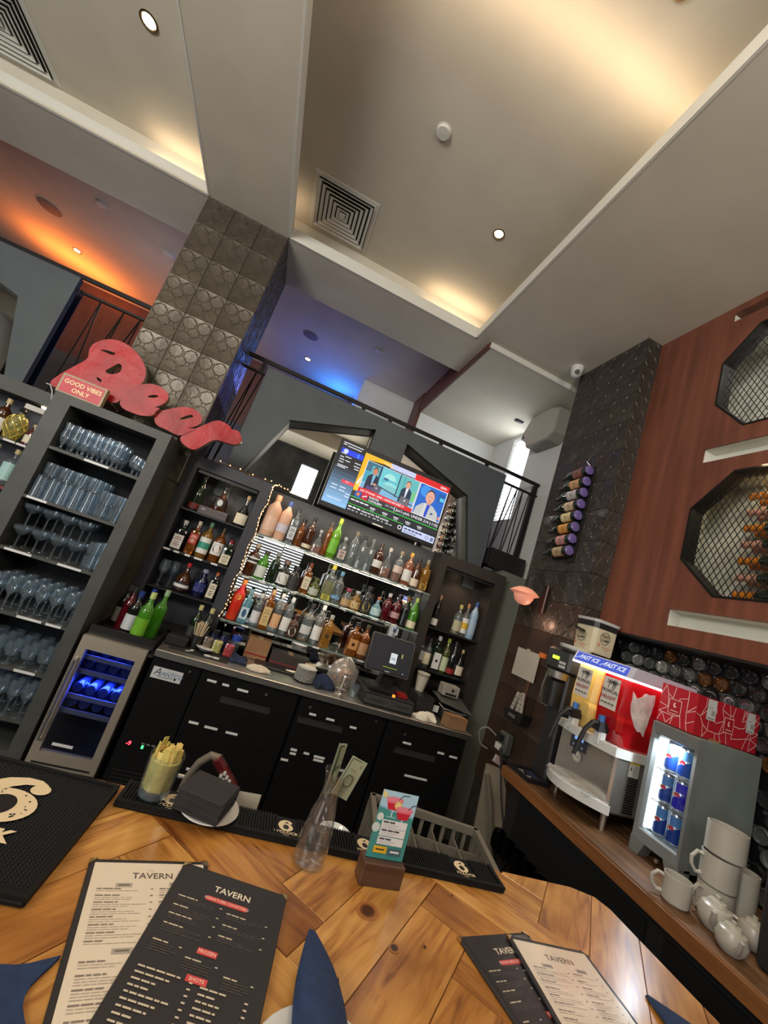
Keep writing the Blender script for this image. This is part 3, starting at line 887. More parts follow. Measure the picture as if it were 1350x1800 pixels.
R_(.44, .87, .675, .95, srgb(205, 210, 245)); G_([(.36, .925), (.44, .925), (.47, .88), (.40, .885)], srgb(255, 215, 130))
R_(.672, .85, 1.0, .955, srgb(226, 26, 34)); TT('ESPN', .945, .905, .05, cW, 'CENTER', bold=.02)
R_(.245, .355, .73, .855, cW); R_(.25, .362, .725, .848, srgb(70, 165, 190))
R_(.25, .362, .725, .52, srgb(130, 185, 220)); R_(.25, .70, .36, .848, srgb(60, 110, 130)); R_(.30, .60, .375, .80, srgb(90, 190, 205))
R_(.368, .50, .385, .848, srgb(40, 60, 90)); R_(.385, .52, .55, .84, srgb(110, 205, 215))
P.disc(.47 * sw, .69 * sh, .055 * sw, srgb(170, 235, 230), 16, .05 * sw); R_(.41, .62, .53, .69, srgb(90, 190, 205)); R_(.42, .66, .46, .70, srgb(60, 110, 150))
P.disc(.49 * sw, .60 * sh, .06 * sw, srgb(150, 225, 225), 16, .03 * sw); R_(.43, .52, .55, .60, srgb(130, 200, 205))
R_(.548, .47, .556, .848, srgb(20, 30, 40)); R_(.56, .5, .725, .84, srgb(100, 190, 190)); R_(.59, .6, .60, .84, srgb(80, 165, 170)); R_(.69, .5, .72, .66, srgb(120, 200, 130))
G_([(.385, .545), (.725, .45), (.725, .435), (.385, .53)], srgb(25, 40, 50))
def person_tv(u, v, s, coat, shirt, hair, skin):
    G_([(u - .055 * s, v - .20 * s), (u - .05 * s, v + .02 * s), (u - .02 * s, v + .075 * s), (u + .022 * s, v + .075 * s), (u + .05 * s, v + .02 * s), (u + .055 * s, v - .20 * s)], coat)
    G_([(u - .012 * s, v + .075 * s), (u + .014 * s, v + .075 * s), (u + .004 * s, v - .10 * s), (u - .004 * s, v - .10 * s)], shirt)
    P.disc(u * sw, (v + .135 * s) * sh, .024 * s * sw, hair, 14, .062 * s * sh)
    P.disc(u * sw, (v + .122 * s) * sh, .0215 * s * sw, skin, 14, .058 * s * sh)
person_tv(.335, .60, 1.0, srgb(22, 34, 62), srgb(120, 190, 225), srgb(40, 28, 24), srgb(205, 135, 105))
R_(.30, .43, .42, .475, srgb(90, 70, 130)); G_([(.35, .43), (.36, .53), (.43, .52), (.42, .42)], srgb(95, 90, 110)); P.disc(.385 * sw, .49 * sh, .007 * sw, srgb(200, 200, 220)); G_([(.325, .53), (.36, .55), (.385, .535), (.36, .515)], srgb(215, 150, 125))
person_tv(.637, .61, .95, srgb(28, 52, 76), srgb(225, 232, 240), srgb(90, 60, 45), srgb(225, 165, 140))
G_([(.60, .42), (.605, .53), (.69, .515), (.685, .40)], srgb(110, 105, 115)); P.disc(.645 * sw, .475 * sh, .008 * sw, srgb(225, 225, 230))
R_(.732, .345, .995, .86, cW); R_(.738, .355, .988, .85, srgb(26, 104, 205)); P.disc(.80 * sw, .75 * sh, .05 * sw, srgb(60, 150, 235), 14); R_(.92, .66, .98, .80, srgb(20, 90, 170)); R_(.94, .68, .98, .74, srgb(90, 200, 230))
G_([(.745, .355), (.755, .47), (.80, .555), (.85, .58), (.90, .56), (.955, .48), (.97, .355)], srgb(198, 200, 196))
G_([(.83, .57), (.875, .57), (.862, .355), (.845, .355)], srgb(38, 78, 205)); G_([(.82, .57), (.845, .575), (.84, .36), (.81, .36)], srgb(214, 216, 212)); G_([(.89, .44), (.91, .46), (.92, .44), (.90, .42)], srgb(40, 60, 130))
P.disc(.853 * sw, .70 * sh, .042 * sw, srgb(60, 42, 34), 18, .105 * sh); P.disc(.853 * sw, .678 * sh, .040 * sw, srgb(233, 172, 150), 18, .102 * sh); R_(.838, .56, .872, .60, srgb(220, 158, 135))
R_(.835, .688, .848, .695, srgb(70, 45, 40)); R_(.86, .688, .873, .695, srgb(70, 45, 40)); R_(.842, .625, .868, .634, srgb(180, 95, 90)); R_(.968, .39, .985, .44, srgb(240, 150, 110))
G_([(.245, .30), (.245, .41), (.31, .425), (.73, .40), (.73, .335)], srgb(226, 30, 42)); TT('EAST 1ST ROUND - GAME 2 - KNICKS LEAD SERIES 1-0', .265, .376, .042, cW, sx=.72, bold=.02)
R_(.207, .235, 1.0, .335, srgb(44, 48, 56)); R_(.235, .25, .285, .345, srgb(35, 95, 190)); P.disc(.26 * sw, .30 * sh, .014 * sw, srgb(235, 130, 60)); R_(.29, .25, .345, .345, srgb(205, 25, 62)); P.line(.30 * sw, .285 * sh, .335 * sw, .32 * sh, .008 * sw, cW)
TT('KNICKS', .355, .318, .045, cW, bold=.02); TT('CAVALIERS', .355, .272, .045, cW, bold=.02); TT('-4.5', .50, .30, .04, cW); TT('O/U', .545, .30, .04, cW)
R_(.585, .255, .589, .335, cW); TT("Jon's pick: UNDER 214 (-110)", .60, .295, .06, cW, bold=.01)
R_(.207, .232, 1.0, .245, srgb(60, 205, 70))
R_(.207, .13, 1.0, .228, srgb(36, 38, 44)); 
for k in range(4): R_(.217 + k * .04, .186, .25 + k * .04, .204, cW)
for u in (.39, .50, .60, .71, .82):
    R_(u, .165, u + .045, .185, srgb(215, 220, 225)); R_(u + .008, .138, u + .04, .155, srgb(170, 175, 180))
R_(.207, .118, .70, .128, srgb(60, 205, 70)); TT('cleared for full activity', .33, .085, .05, cW, bold=.01)
for k in range(3): R_(.217 + k * .037, .075, .247 + k * .037, .096, cW)
for k in range(11): R_(.217 + k * .037, .032, .245 + k * .037 - .006 * (k % 3), .048, srgb(190, 194, 200))
R_(.655, .01, .70, .11, srgb(30, 32, 38)); P.ring(.677 * sw, .06 * sh, .018 * sw, .006 * sw, cW, 14); R_(.705, .008, 1.0, .112, srgb(205, 215, 250)); 
for k in range(5): R_(.718 + k * .034, .062, .745 + k * .034, .084, srgb(60, 66, 90))
for k in range(4): R_(.718 + k * .03, .026, .742 + k * .03, .038, srgb(90, 96, 120))
P.ring(.93 * sw, .06 * sh, .016 * sw, .004 * sw, srgb(60, 66, 110), 12); R_(.962, .03, .99, .09, srgb(120, 128, 165))
P.build('screen', SCREEN, tv, (.015, -.001, .03), FACE_CAM)
MB().box(.010, TWd - .010, -.0005, .0, .025, THt - .010).build('screen_glass', M_BLACK, tv, smooth=False)

# back counter -----------------------------------------------------------------------
ct = thing('counter_top', 'long stainless steel counter top of the back bar', 'counter', (0, 2.9, -.83))
MB().cbox(-.41, 1.905, 0, .40, 0, .045, .004).build('worktop', M_STEEL, ct, smooth=False)
MB().box(-.36, .03, .09, .38, .045, .048).build('rubber_mat', M_BLACKM, ct, smooth=False)
cb = thing('bar_cooler', 'black three door back bar cooler under the steel counter', 'cooler', (0, 2.93, -1.77))
M_COOL = mat('black_vinyl_steel', (.006, .006, .0065), .5, noise=.2, nscale=30, spec=.2)
MB().box(-.405, 1.89, .02, .62, 0, .94).build('carcass', M_COOL, cb, smooth=False)
MB().box(-.405, -.11, 0, .02, .04, .935).build('compressor_panel', M_COOL, cb, smooth=False)
for k in range(9):
    MB().box(-.37, -.15, -.004, 0, .08 + k * .022, .088 + k * .022).build('vent_slat', M_BLACK, cb, smooth=False)
for (x0, x1, hx0, hx1, hz) in ((-.10, .555, .07, .40, -.982), (.575, 1.215, .595, .92, -.983), (1.235, 1.88, 1.34, 1.667, -1.02)):
    d = MB().cbox(x0, x1, -.012, .018, .05, .93, .004).build('door', M_COOL, cb, smooth=False)
    MB().box(hx0, hx1, -.0135, -.012, hz + 1.77 - .018, hz + 1.77 + .018).build('recess_handle', mat('dark_grey_handle', (.035, .035, .036), .35), d, smooth=False)
    MB().box(hx0, hx1, -.017, -.012, hz + 1.77 + .016, hz + 1.77 + .021).build('handle_lip', mat('handle_lip', (.12, .11, .09), .3, metal=.7), d, smooth=False)
for x, z in ((.338, -.884), (.65, -.889), (1.382, -.903)):
    MB().cyl((x, -.02, z + 1.77), (x, -.012, z + 1.77), .009, n=12).build('lock', M_STEEL, cb)
for x, z in ((-.17, -.87), (1.139, -.867)):
    MB().cyl((x, -.018, z + 1.77), (x, -.01, z + 1.77), .007, n=10).build('hinge_pin', M_STEEL, cb)
tags(cb, [(x, -.012, z + 1.77, k) for x, z, k in ((-.022, -.889, 1.1), (.069, -.891, .8), (.184, -.897, 1.3), (-.031, -1.155, 1.1), (.081, -1.161, 1.5), (.216, -1.164, 1.4), (.684, -.93, .9), (.814, -.933, 1.1), (.99, -.946, .9), (.641, -1.173, .8), (.643, -1.197, .75), (.732, -1.177, .7), (.603, -1.245, .9), (.826, -1.182, 1.4), (.827, -1.203, 1.3), (1.417, -.957, 1.2), (1.70, -.965, 1.0), (1.808, -.97, 1.2), (1.561, -1.166, 3.3), (1.02, -1.23, 1.0), (1.12, -1.235, .8), (.05, -1.42, .7))], name='door_label')
P = Print()
P.rect(0, 0, .182, .070, (.62, .63, .64)); P.text('A', .032, .040, .062, (.03, .035, .05), shear=.25); P.text('VANTCO', .112, .034, .036, (.09, .16, .32), shear=.2, bold=.01)
for k in range(6):
    P.line(.03 + k * .017, .018 - .004 * math.sin(k * .6), .047 + k * .017, .018 - .004 * math.sin((k + 1) * .6), .003, (.02, .02, .03))
P.disc(.145, .018, .007, (.02, .02, .03))
for k in range(5): P.rect(.09 + k * .014, .054, .100 + k * .014, .057, (.3, .32, .36))
P.build('brand_plate', PRINT, cb, (-.384, -.001, -.961 + 1.77), FACE_CAM)
M_RED = mat('red_led', (1, .05, .05), .4, emit=6, emit_col=(1, .03, .05)); M_GREEN = mat('green_led', (.05, 1, .2), .4, emit=4, emit_col=(.05, 1, .15))
P = Print(); P.text('-9', .0, 0, .035, (1, .04, .06), bold=.02); P.build('red_digits', attr_mat('led_digits', emit=5), cb, (-.345, -.001, -1.355 + 1.77), FACE_CAM)
MB().box(-.268, -.256, -.003, 0, -1.37 + 1.77, -1.352 + 1.77).build('green_light', M_GREEN, cb, smooth=False)
for k in range(3): MB().box(-.275 + k * .03, -.255 + k * .03, -.003, 0, -1.345 + 1.77, -1.338 + 1.77).build('button', mat('grey_button', (.2, .2, .2), .5), cb, smooth=False)

# wine cooler ----------------------------------------------------------------------------
wc = thing('wine_cooler', 'narrow steel framed wine cooler glowing blue inside', 'wine cooler', (-.815, 2.90, -1.77))
H_ = .96; Wd = .37
M_BRONZE = mat('warm_steel', (.56, .49, .39), .45, metal=.75)
MB().box(0, .02, .02, .30, 0, H_).box(Wd - .02, Wd, .02, .30, 0, H_).box(.02, Wd - .02, .285, .30, 0, H_).box(.02, Wd - .02, .02, .30, H_ - .03, H_).box(.02, Wd - .02, .02, .30, 0, .22).build('cabinet', M_BLACKM, wc, smooth=False)
MB().box(0, Wd, -.02, .018, .22, .30).box(0, Wd, -.02, .018, H_ - .075, H_).box(0, .045, -.02, .018, .30, H_ - .075).box(Wd - .045, Wd, -.02, .018, .30, H_ - .075).build('door_frame', M_BRONZE, wc, smooth=False)
MB().box(.045, Wd - .045, -.005, 0, .30, H_ - .075).build('door_glass', glass('cooler_glass', (.75, .8, .95), .02, 1.4), wc, smooth=False)
MB().tube([(.022, -.02, .36), (.022, -.05, .37), (.022, -.05, .82), (.022, -.02, .83)], .008, 8).build('handle', M_STEEL, wc)
MB().box(.09, .20, -.008, -.005, .335, .35).build('label_strip', M_TAGW, wc, smooth=False)
MB().box(.03, Wd - .03, -.022, -.018, .235, .245).build('vent_slot', M_BLACK, wc, smooth=False)
M_BLUE = mat('blue_led', (.1, .1, 1), .4, emit=9, emit_col=(.04, .08, 1.0))
M_RACK = mat('rack_front', (.30, .28, .26), .4, metal=.5)
M_WBOT = mat('dark_bottle_glass', (.03, .04, .08), .08, spec=.8)
for z in (.83, .745, .60, .515):
    MB().box(.03, Wd - .03, .02, .032, z - .012, z + .014).build('rack', M_RACK, wc, smooth=False)
    for k in range(4):
        o = MB().lathe([(.001, 0), (.028, 0), (.030, .004), (.030, .14), (.024, .17), (.012, .19), (.012, .225), (.001, .226)], 12).build('wine_bottle', M_WBOT, None, (-.815 + .075 + k * .072, 2.945, -1.77 + z + .046), (-PI / 2, 0, 0))
        tag(o, 'wine bottle on the %s rack of the wine cooler, %s from the handle' % ({.83: 'top', .745: 'second', .60: 'third', .515: 'lowest'}[z], ORD[k]), 'bottle', 'bottles in the wine cooler')
P = Print(); P.text('54', .0, 0, .022, (.06, .2, 1), bold=.02); P.text('54', .145, 0, .022, (.06, .2, 1), bold=.02); P.build('blue_digits', MATS['led_digits'], wc, (.125, .015, .69), FACE_CAM)
MB().box(.06, Wd - .06, .06, .12, H_ - .036, H_ - .030).build('led_bar', M_BLUE, wc, smooth=False)
light('wine_cooler_glow', 'AREA', (-.63, 2.98, -1.77 + .915), 5.0, (.05, .1, 1), .25, .1, aim=(-.63, 3.03, -3))
light('wine_cooler_glow_low', 'AREA', (-.63, 2.98, -1.77 + .70), 5.0, (.05, .1, 1), .25, .1, aim=(-.63, 3.03, -3))
# tray with wine bottles above the cooler
t = thing('bottle_tray', 'black bottle tray on top of the wine cooler', 'tray', (-.62, 3.12, -.81))
MB().box(-.19, .19, -.20, .13, 0, .012).box(-.19, .19, -.20, -.19, .012, .06).box(-.19, -.18, -.19, .13, .012, .06).box(.18, .19, -.19, .13, .012, .06).box(-.19, .19, .12, .13, .012, .06).build('tray', M_BLACK, t, smooth=False)
MB().box(-.18, .18, -.19, .12, .012, .018).build('liner', M_BLACKM, t, smooth=False)
# steel ledge behind gap
t = thing('steel_ledge', 'small steel ledge between wine cooler and steel counter', 'ledge', (-.43, 3.2, -.86))
MB().box(-.02, .015, -.25, .15, 0, .02).build('plate', M_STEEL, t, smooth=False)
MB().box(-.02, .015, .13, .15, .02, .10).build('upstand', M_STEEL, t, smooth=False)

# Beer letters ------------------------------------------------------------------------------
M_SIGN = mat('red_enamel', srgb(164, 16, 24), .42, noise=.25, nscale=5, bump=.9, bscale=7, spec=.35)
M_SIGNE = mat('cream_metal_edge', srgb(170, 160, 140), .4, metal=.4)
LB = [(-1.66, .556), (-1.635, .623), (-1.584, .714), (-1.534, .792), (-1.535, .826), (-1.549, .86), (-1.547, .909), (-1.511, .96), (-1.467, .991), (-1.406, 1.008), (-1.321, .992), (-1.241, .944), (-1.192, .885), (-1.175, .821), (-1.186, .763), (-1.23, .729), (-1.248, .679), (-1.252, .631), (-1.262, .598), (-1.304, .583), (-1.336, .614), (-1.406, .625), (-1.499, .625), (-1.55, .572), (-1.617, .539)]
LBh = [[(-1.499, .886), (-1.462, .91), (-1.396, .914), (-1.414, .889), (-1.464, .893)], [(-1.415, .766), (-1.384, .817), (-1.355, .863), (-1.325, .835), (-1.333, .789), (-1.379, .76)], [(-1.441, .706), (-1.425, .714), (-1.396, .699), (-1.403, .682)]]
LE1 = [(-1.239, .603), (-1.24, .683), (-1.204, .736), (-1.155, .784), (-1.105, .809), (-1.034, .808), (-.984, .773), (-.985, .725), (-1.012, .682), (-1.042, .657), (-.999, .673), (-1.019, .638), (-1.02, .602), (-1.086, .571), (-1.153, .569), (-1.208, .572)]
LE1h = [[(-1.112, .705), (-1.077, .74), (-1.037, .747), (-1.066, .715)]]
LE2 = [(-1.02, .591), (-1.025, .64), (-.951, .705), (-.879, .754), (-.8, .765), (-.744, .731), (-.736, .687), (-.771, .642), (-.811, .614), (-.74, .643), (-.786, .602), (-.828, .541), (-.919, .553), (-.99, .555)]
LE2h = [[(-.881, .658), (-.823, .72), (-.795, .707), (-.86, .658)]]
LR = [(-.831, .537), (-.787, .604), (-.723, .681), (-.673, .74), (-.628, .761), (-.555, .748), (-.543, .725), (-.496, .746), (-.438, .675), (-.488, .629), (-.551, .625), (-.614, .62), (-.657, .568), (-.695, .507), (-.729, .487), (-.797, .503)]
def smooth_loop(L, it=2):
    for _ in range(it):
        N = []
        for i in range(len(L)):
            a = L[i]; c = L[(i + 1) % len(L)]
            N += [(a[0] * .75 + c[0] * .25, a[1] * .75 + c[1] * .25), (a[0] * .25 + c[0] * .75, a[1] * .25 + c[1] * .75)]
        L = N
    return L
sg = thing('beer_sign', 'large red metal script letters spelling Beer on the tower', 'sign', (0, 3.0, 0))
for i, (L, Hs, lz) in enumerate(((LB, LBh, 0), (LE1, LE1h, -.035), (LE2, LE2h, -.005), (LR, [], .0))):
    L = smooth_loop(L); Hs = [smooth_loop(h, 1) for h in Hs]
    cx = sum(p[0] for p in L) / len(L); cz = sum(p[1] for p in L) / len(L)
    # domed front plate: outline at the rim, a slightly raised inner outline
    o = poly_with_holes('letter_face', L, Hs, lz, lz + .004, M_SIGN, 'y', parent=sg)
    e = MB()
    for loop in [L] + Hs:
        e.loft([[(u, lz + .002, v) for u, v in loop], [(u, lz + .05, v) for u, v in loop]], cap=False)
    e.build('letter_rim', M_SIGNE, o)
    poly_with_holes('letter_back', L, Hs, lz + .048, lz + .05, M_SIGNE, 'y', parent=o)
MB().box(-1.55, -.85, .05, .065, .515, .54).build('mounting_bar', M_IRON, sg, smooth=False)

gv = thing('small_sign', 'small red block sign reading GOOD VIBES ONLY', 'sign', (-1.57, 2.925, .513))
MB().box(0, .262, 0, .04, 0, .13).build('block', mat('pale_wood', srgb(176, 160, 130), .6, noise=.15, nscale=12), gv, smooth=False)
P = Print(.0004); P.rect(.012, .012, .250, .118, srgb(190, 36, 58)); P.text('GOOD VIBES', .131, .084, .040, srgb(238, 215, 160), bold=.02, sx=.95); P.text('ONLY', .131, .040, .040, srgb(238, 215, 160), bold=.02, sx=.95)
P.build('front_print', PRINT, gv, (0, -.0006, 0), FACE_CAM)

# ================================================================ things on the back counter
Zc = -.782
def cloth(name, label, cat, loc, w, d, h, material, seed, rz=0, n=14, fold=1.0, rough=False):
    r = random.Random(seed)
    ph = [(r.uniform(2, 5), r.uniform(2, 5), r.uniform(0, 6)) for _ in range(4)]
    m = MB(); vs = []; fs = []
    for j in range(n + 1):
        for i in range(n + 1):
            u = i / n - .5; v = j / n - .5
            e = max(0, 1 - (2 * abs(u)) ** 4) * max(0, 1 - (2 * abs(v)) ** 4)
            z = sum(math.sin(a * 3 * u + bb * 3 * v + c) for a, bb, c in ph) / 8 + .5
            z = .004 + h * max(.0, z) * (.25 + .75 * e) * fold
            vs.append((u * w * (1 + .12 * math.sin(9 * v + seed)), v * d * (1 + .12 * math.sin(8 * u + seed)), z + (r.uniform(0, .006) if rough else 0)))
    for j in range(n):
        for i in range(n):
            a = j * (n + 1) + i
            fs.append((a, a + 1, a + n + 2, a + n + 1))
    m.add(vs, fs)
    low = len(m.v)
    rim = [j * (n + 1) for j in range(n + 1)] + [n * (n + 1) + i for i in range(1, n + 1)] + [j * (n + 1) + n for j in range(n - 1, -1, -1)] + [i for i in range(n - 1, 0, -1)]
    m.add([(vs[k][0], vs[k][1], 0) for k in rim], [])
    L = len(rim)
    for k in range(L):
        m.f.append((rim[k], rim[(k + 1) % L], low + (k + 1) % L, low + k)); m.mi.append(0)
    m.f.append(tuple(range(low, low + L))); m.mi.append(0)
    return tag(m.build(name, material, None, loc, (0, 0, rz)), label, cat)

M_NAVY = mat('navy_cloth', srgb(30, 40, 66), .9, noise=.25, nscale=30)
M_LINEN = mat('white_linen', srgb(205, 195, 176), .9, noise=.08, nscale=20)
M_CARD = mat('brown_cardboard', srgb(150, 112, 78), .8, noise=.1, nscale=10)
cloth('bar_towel', 'folded navy bar towel next to brown cardboard box', 'towel', (.09, 3.12, Zc), .12, .12, .05, M_NAVY, 4)
cloth('cloth_napkin', 'crumpled white cloth napkin lying on the steel counter', 'napkin', (.24, 3.045, Zc), .16, .12, .035, M_LINEN, 8, .3)
cloth('bar_towel', 'crumpled navy bar towel right beside stacked plates', 'towel', (.71, 3.10, Zc), .15, .16, .09, M_NAVY, 12, .4)
cloth('paper_scrap', 'crumpled white paper by the cash drawer', 'paper', (1.52, 2.97, Zc), .17, .10, .06, mat('cream_paper', srgb(226, 218, 200), .85), 3, .2, rough=True)
t = thing('serving_tray', 'dark serving tray with tongs under the white napkin', 'tray', (.38, 3.21, Zc))
MB().cbox(-.17, .17, -.07, .07, 0, .014, .004).build('tray', M_BLACK, t, smooth=False)
MB().tube([(.06, -.05, .02), (.14, -.065, .025), (.19, -.07, .02)], .005, 6).tube([(.06, -.035, .02), (.14, -.05, .028), (.19, -.06, .022)], .005, 6).build('tongs', M_STEEL, t)
def plates(name, label, loc, r, n, material, dz=.010):
    t = thing(name, label, 'plates', loc)
    for k in range(n):
        MB().lathe([(r * .55, k * dz), (r * .62, k * dz), (r, k * dz + .012), (r, k * dz + .015), (r * .6, k * dz + .005), (.001, k * dz + .005)], 28).build('plate', material, t)
    return t
M_CHINA = mat('white_china', (.66, .66, .64), .18)
for k in range(9):
    o = MB().lathe([(.001, 0), (.045, 0), (.05, .001), (.074, .008), (.074, .011), (.05, .004), (.001, .004)], 28).build('side_plate', M_CHINA, None, (.575, 3.10, Zc + k * .0105))
    tag(o, 'white side plate, %s from the bottom of the stack on steel counter' % ORD[k], 'plate', 'stack of side plates')
for (x, y, z, w, d, h, lab, m) in ((.20, 3.36, Zc, .17, .12, .15, 'brown cardboard carton with red stripe behind white napkin', M_CARD), (.46, 3.36, Zc, .30, .12, .10, 'long dark carton under the lower glass shelf', mat('dark_carton', srgb(58, 50, 46), .6))):
    t = thing('carton', lab, 'box', (x, y, z))
    MB().box(-w / 2, w / 2, -d / 2, d / 2, 0, h).build('box', m, t, smooth=False)
    MB().box(-w / 2 - .001, w / 2 + .001, -d / 2 - .001, -d / 2, h * .18, h * .26).build('stripe', mat('red_stripe', srgb(140, 40, 40), .7), t, smooth=False)
    MB().box(-.02, .02, -d / 2 - .001, d / 2, h, h + .001).build('tape', mat('packing_tape', srgb(170, 140, 105), .35), t, smooth=False)
t = thing('note_card', 'small cream note card leaning against dark carton', 'card', (.63, 3.27, Zc), rot=(-.25, 0, .15))
MB().box(-.045, .045, 0, .002, 0, .085).build('card', mat('cream_card', srgb(222, 196, 160), .8), t, smooth=False)
P = Print()
for k in range(4): P.rect(-.03, .02 + k * .014, .025 - .01 * (k % 2), .024 + k * .014, (.25, .2, .16))
P.build('print', PRINT, t, (0, -.0005, 0), FACE_CAM)
# straws, jars, lids at the end of the counter
t = thing('straw_cup', 'cup of fanned pale paper straws at counter corner', 'straws', (-.225, 3.15, Zc))
MB().lathe([(.001, 0), (.035, 0), (.04, .09), (.037, .09), (.032, .005)], 16, cap=False).build('cup', M_BLACK, t)
M_STRAW = mat('pale_straw', srgb(206, 190, 156), .7)
for k in range(26):
    a = rnd.uniform(0, 2 * PI); s_ = rnd.uniform(.2, 1)
    MB().cyl((.015 * s_ * math.cos(a), .015 * s_ * math.sin(a), .02), (.055 * s_ * math.cos(a), .03 * s_ * math.sin(a), .175 + rnd.uniform(-.01, .01)), .003, n=6).build('straw', M_STRAW, t)
t = thing('condiment_caddy', 'flat black caddy beside the straw cup', 'caddy', (-.337, 3.12, Zc))
MB().cbox(-.07, .07, -.05, .05, 0, .06, .006).build('caddy', M_BLACKM, t, smooth=False)
MB().box(-.06, .06, -.04, .04, .06, .066).build('lid', M_BLACK, t, smooth=False)
for i, (x, c, lab) in enumerate(((-.150, srgb(110, 84, 60), 'square clear jar of brown sugar sticks on steel counter'), (-.080, srgb(186, 176, 96), 'square clear jar of pale yellow garnish on steel counter'), (.005, srgb(176, 22, 30), 'square clear jar of red cherries on steel counter'))):
    t = thing('garnish_jar', lab, 'jar', (x, 3.185 - .01 * i, Zc))
    MB().sq_lathe([(.030, 0), (.034, .004), (.034, .085), (.031, .092)], 20, 5).build('jar', CLEAR, t)
    MB().sq_lathe([(.028, .004), (.031, .008), (.031, .078), (.026, .084)], 16, 5).build('contents', mat('garnish_%d' % i, c, .5, noise=.35, nscale=60), t)
for i, (x, y) in enumerate(((-.13, 3.27), (-.055, 3.27))):
    t = thing('blue_jar', 'dark blue round jar behind the garnish jars, ' + ('nearer the straw cup' if i == 0 else 'nearer the red cherries'), 'jar', (x, y, Zc))
    MB().lathe([(.001, 0), (.034, 0), (.037, .01), (.037, .09), (.03, .105), (.03, .12)], 18).build('jar', mat('cobalt_glass', (.012, .014, .05), .08), t)
    MB().lathe([(.032, .115), (.032, .13), (.001, .132)], 18).build('lid', M_BLACK, t)
t = thing('blue_jar', 'clear jar with bright blue lid behind the cherry jar', 'jar', (.03, 3.31, Zc))
MB().lathe([(.001, 0), (.034, 0), (.036, .01), (.036, .09), (.033, .10)], 18).build('jar', CLEAR, t)
MB().lathe([(.037, .09), (.037, .125), (.001, .127)], 18).build('lid', mat('blue_lid', srgb(36, 66, 160), .4), t)
t = thing('saucer_lid', 'white round dish lying on the black rubber mat', 'dish', (-.15, 3.10, Zc + .012), rot=(-.12, .08, 0))
MB().lathe([(.001, .004), (.04, .004), (.06, .016), (.06, .02), (.042, .012), (.001, .012)], 24).build('dish', M_WHITE, t)
MB().lathe([(.030, .0), (.030, .004), (.028, .004)], 20, cap=False).build('foot', M_WHITE, t)
t = thing('jar_opener', 'white plastic ring tool lying on black rubber mat', 'tool', (-.11, 3.03, Zc))
for x in (0, .055):
    MB().tube([(x + .022 * math.cos(a * PI / 6), .014 * math.sin(a * PI / 6), .004) for a in range(13)], .004, 6).build('ring', M_WHITE, t)
MB().box(.018, .036, -.004, .004, .001, .007).build('bridge', M_WHITE, t, smooth=False)
t = thing('tumbler_shot', 'tiny white measuring spoon on black rubber mat', 'spoon', (-.235, 3.03, Zc), .9); t.name = 'measuring_spoon'
MB().box(-.025, .02, -.005, .005, .001, .006).build('handle', M_WHITE, t, smooth=False)
MB().lathe([(.001, .0), (.010, .001), (.013, .008), (.011, .008), (.001, .003)], 12, (.03, 0, 0)).build('bowl', M_WHITE, t)

# register ------------------------------------------------------------------------------------
pos = thing('cash_register', 'black touch screen till with steel cash drawer', 'cash register', (1.21, 3.05, Zc))
M_DKP = mat('dark_plastic', (.022, .022, .024), .4)
MB().cbox(-.20, .20, -.09, .33, 0, .085, .004).build('cash_drawer', M_DKP, pos, smooth=False)
dr = MB().cbox(-.19, .185, -.096, -.088, .01, .068, .002).build('drawer_front', mat('grey_drawer', (.13, .13, .125), .35, metal=.6), pos, smooth=False)
MB().box(-.16, -.05, -.098, -.096, .036, .040).box(.06, .15, -.098, -.096, .036, .040).build('slot', M_BLACK, dr, smooth=False)
MB().cyl((.0, -.10, .045), (.0, -.096, .045), .007, n=10).build('lock', M_STEEL, dr)
MB().prism([(-.05, .085), (.16, .085), (.16, .10), (-.03, .10)], -.17, .05, 'x').build('keyboard_deck', M_BLACK, pos, smooth=False)
kb = MB().box(-.16, .03, -.055, .05, .1, .118).build('keypad', M_DKP, pos, smooth=False)
for i in range(4):
    for j in range(3):
        MB().box(-.15 + i * .042, -.115 + i * .042, -.045 + j * .03, -.022 + j * .03, .118, .122).build('key', M_BLACK, kb, smooth=False)
MB().box(.08, .15, -.03, .05, .088, .112).build('card_reader', mat('red_reader', srgb(150, 30, 28), .45), pos, smooth=False)
MB().lathe([(.012, .086), (.012, .1), (.001, .101)], 12, (.03, -.06, 0)).build('amber_button', mat('amber_glow', (1, .35, .05), .4, emit=1.2, emit_col=(1, .3, .03)), pos)
MB().loft([[(-.06, .10, .1), (.06, .10, .1), (.06, .2, .1), (-.06, .2, .1)], [(-.05, .05, .26), (.05, .05, .26), (.05, .10, .26), (-.05, .10, .26)]]).build('stand', M_DKP, pos, smooth=False)
sc = MB().cbox(-.18, .18, -.014, .03, -.135, .135, .008).build('monitor', M_BLACK, pos, (-.065, .02, .352), (-.18, 0, .05), smooth=False)
P = Print(); P.rect(-.17, -.125, .17, .125, (.012, .013, .016)); P.rect(.0, -.055, .055, .02, (.75, .78, .8)); P.rect(.008, -.03, .047, -.012, (.45, .48, .55)); P.rect(-.045, -.092, .075, -.086, (.22, .28, .02)); P.rect(.09, .0, .10, .03, (.5, .5, .15)); P.disc(.13, -.108, .004, (.5, .7, .9)); P.rect(-.02, -.122, .02, -.117, (.4, .42, .45))
P.build('touch_screen', attr_mat('till_screen', emit=.9), sc, (0, -.0146, 0), FACE_CAM)
bz = MB(); 
for a in ((-.18, .18, -.136, -.132), (-.18, .18, .132, .136)): bz.box(a[0], a[1], -.016, -.012, a[2], a[3])
for a in ((-.181, -.177), (.177, .181)): bz.box(a[0], a[1], -.016, -.012, -.13, .13)
bz.build('bezel', mat('silver_bezel', (.35, .36, .38), .3, metal=.8), sc, smooth=False)
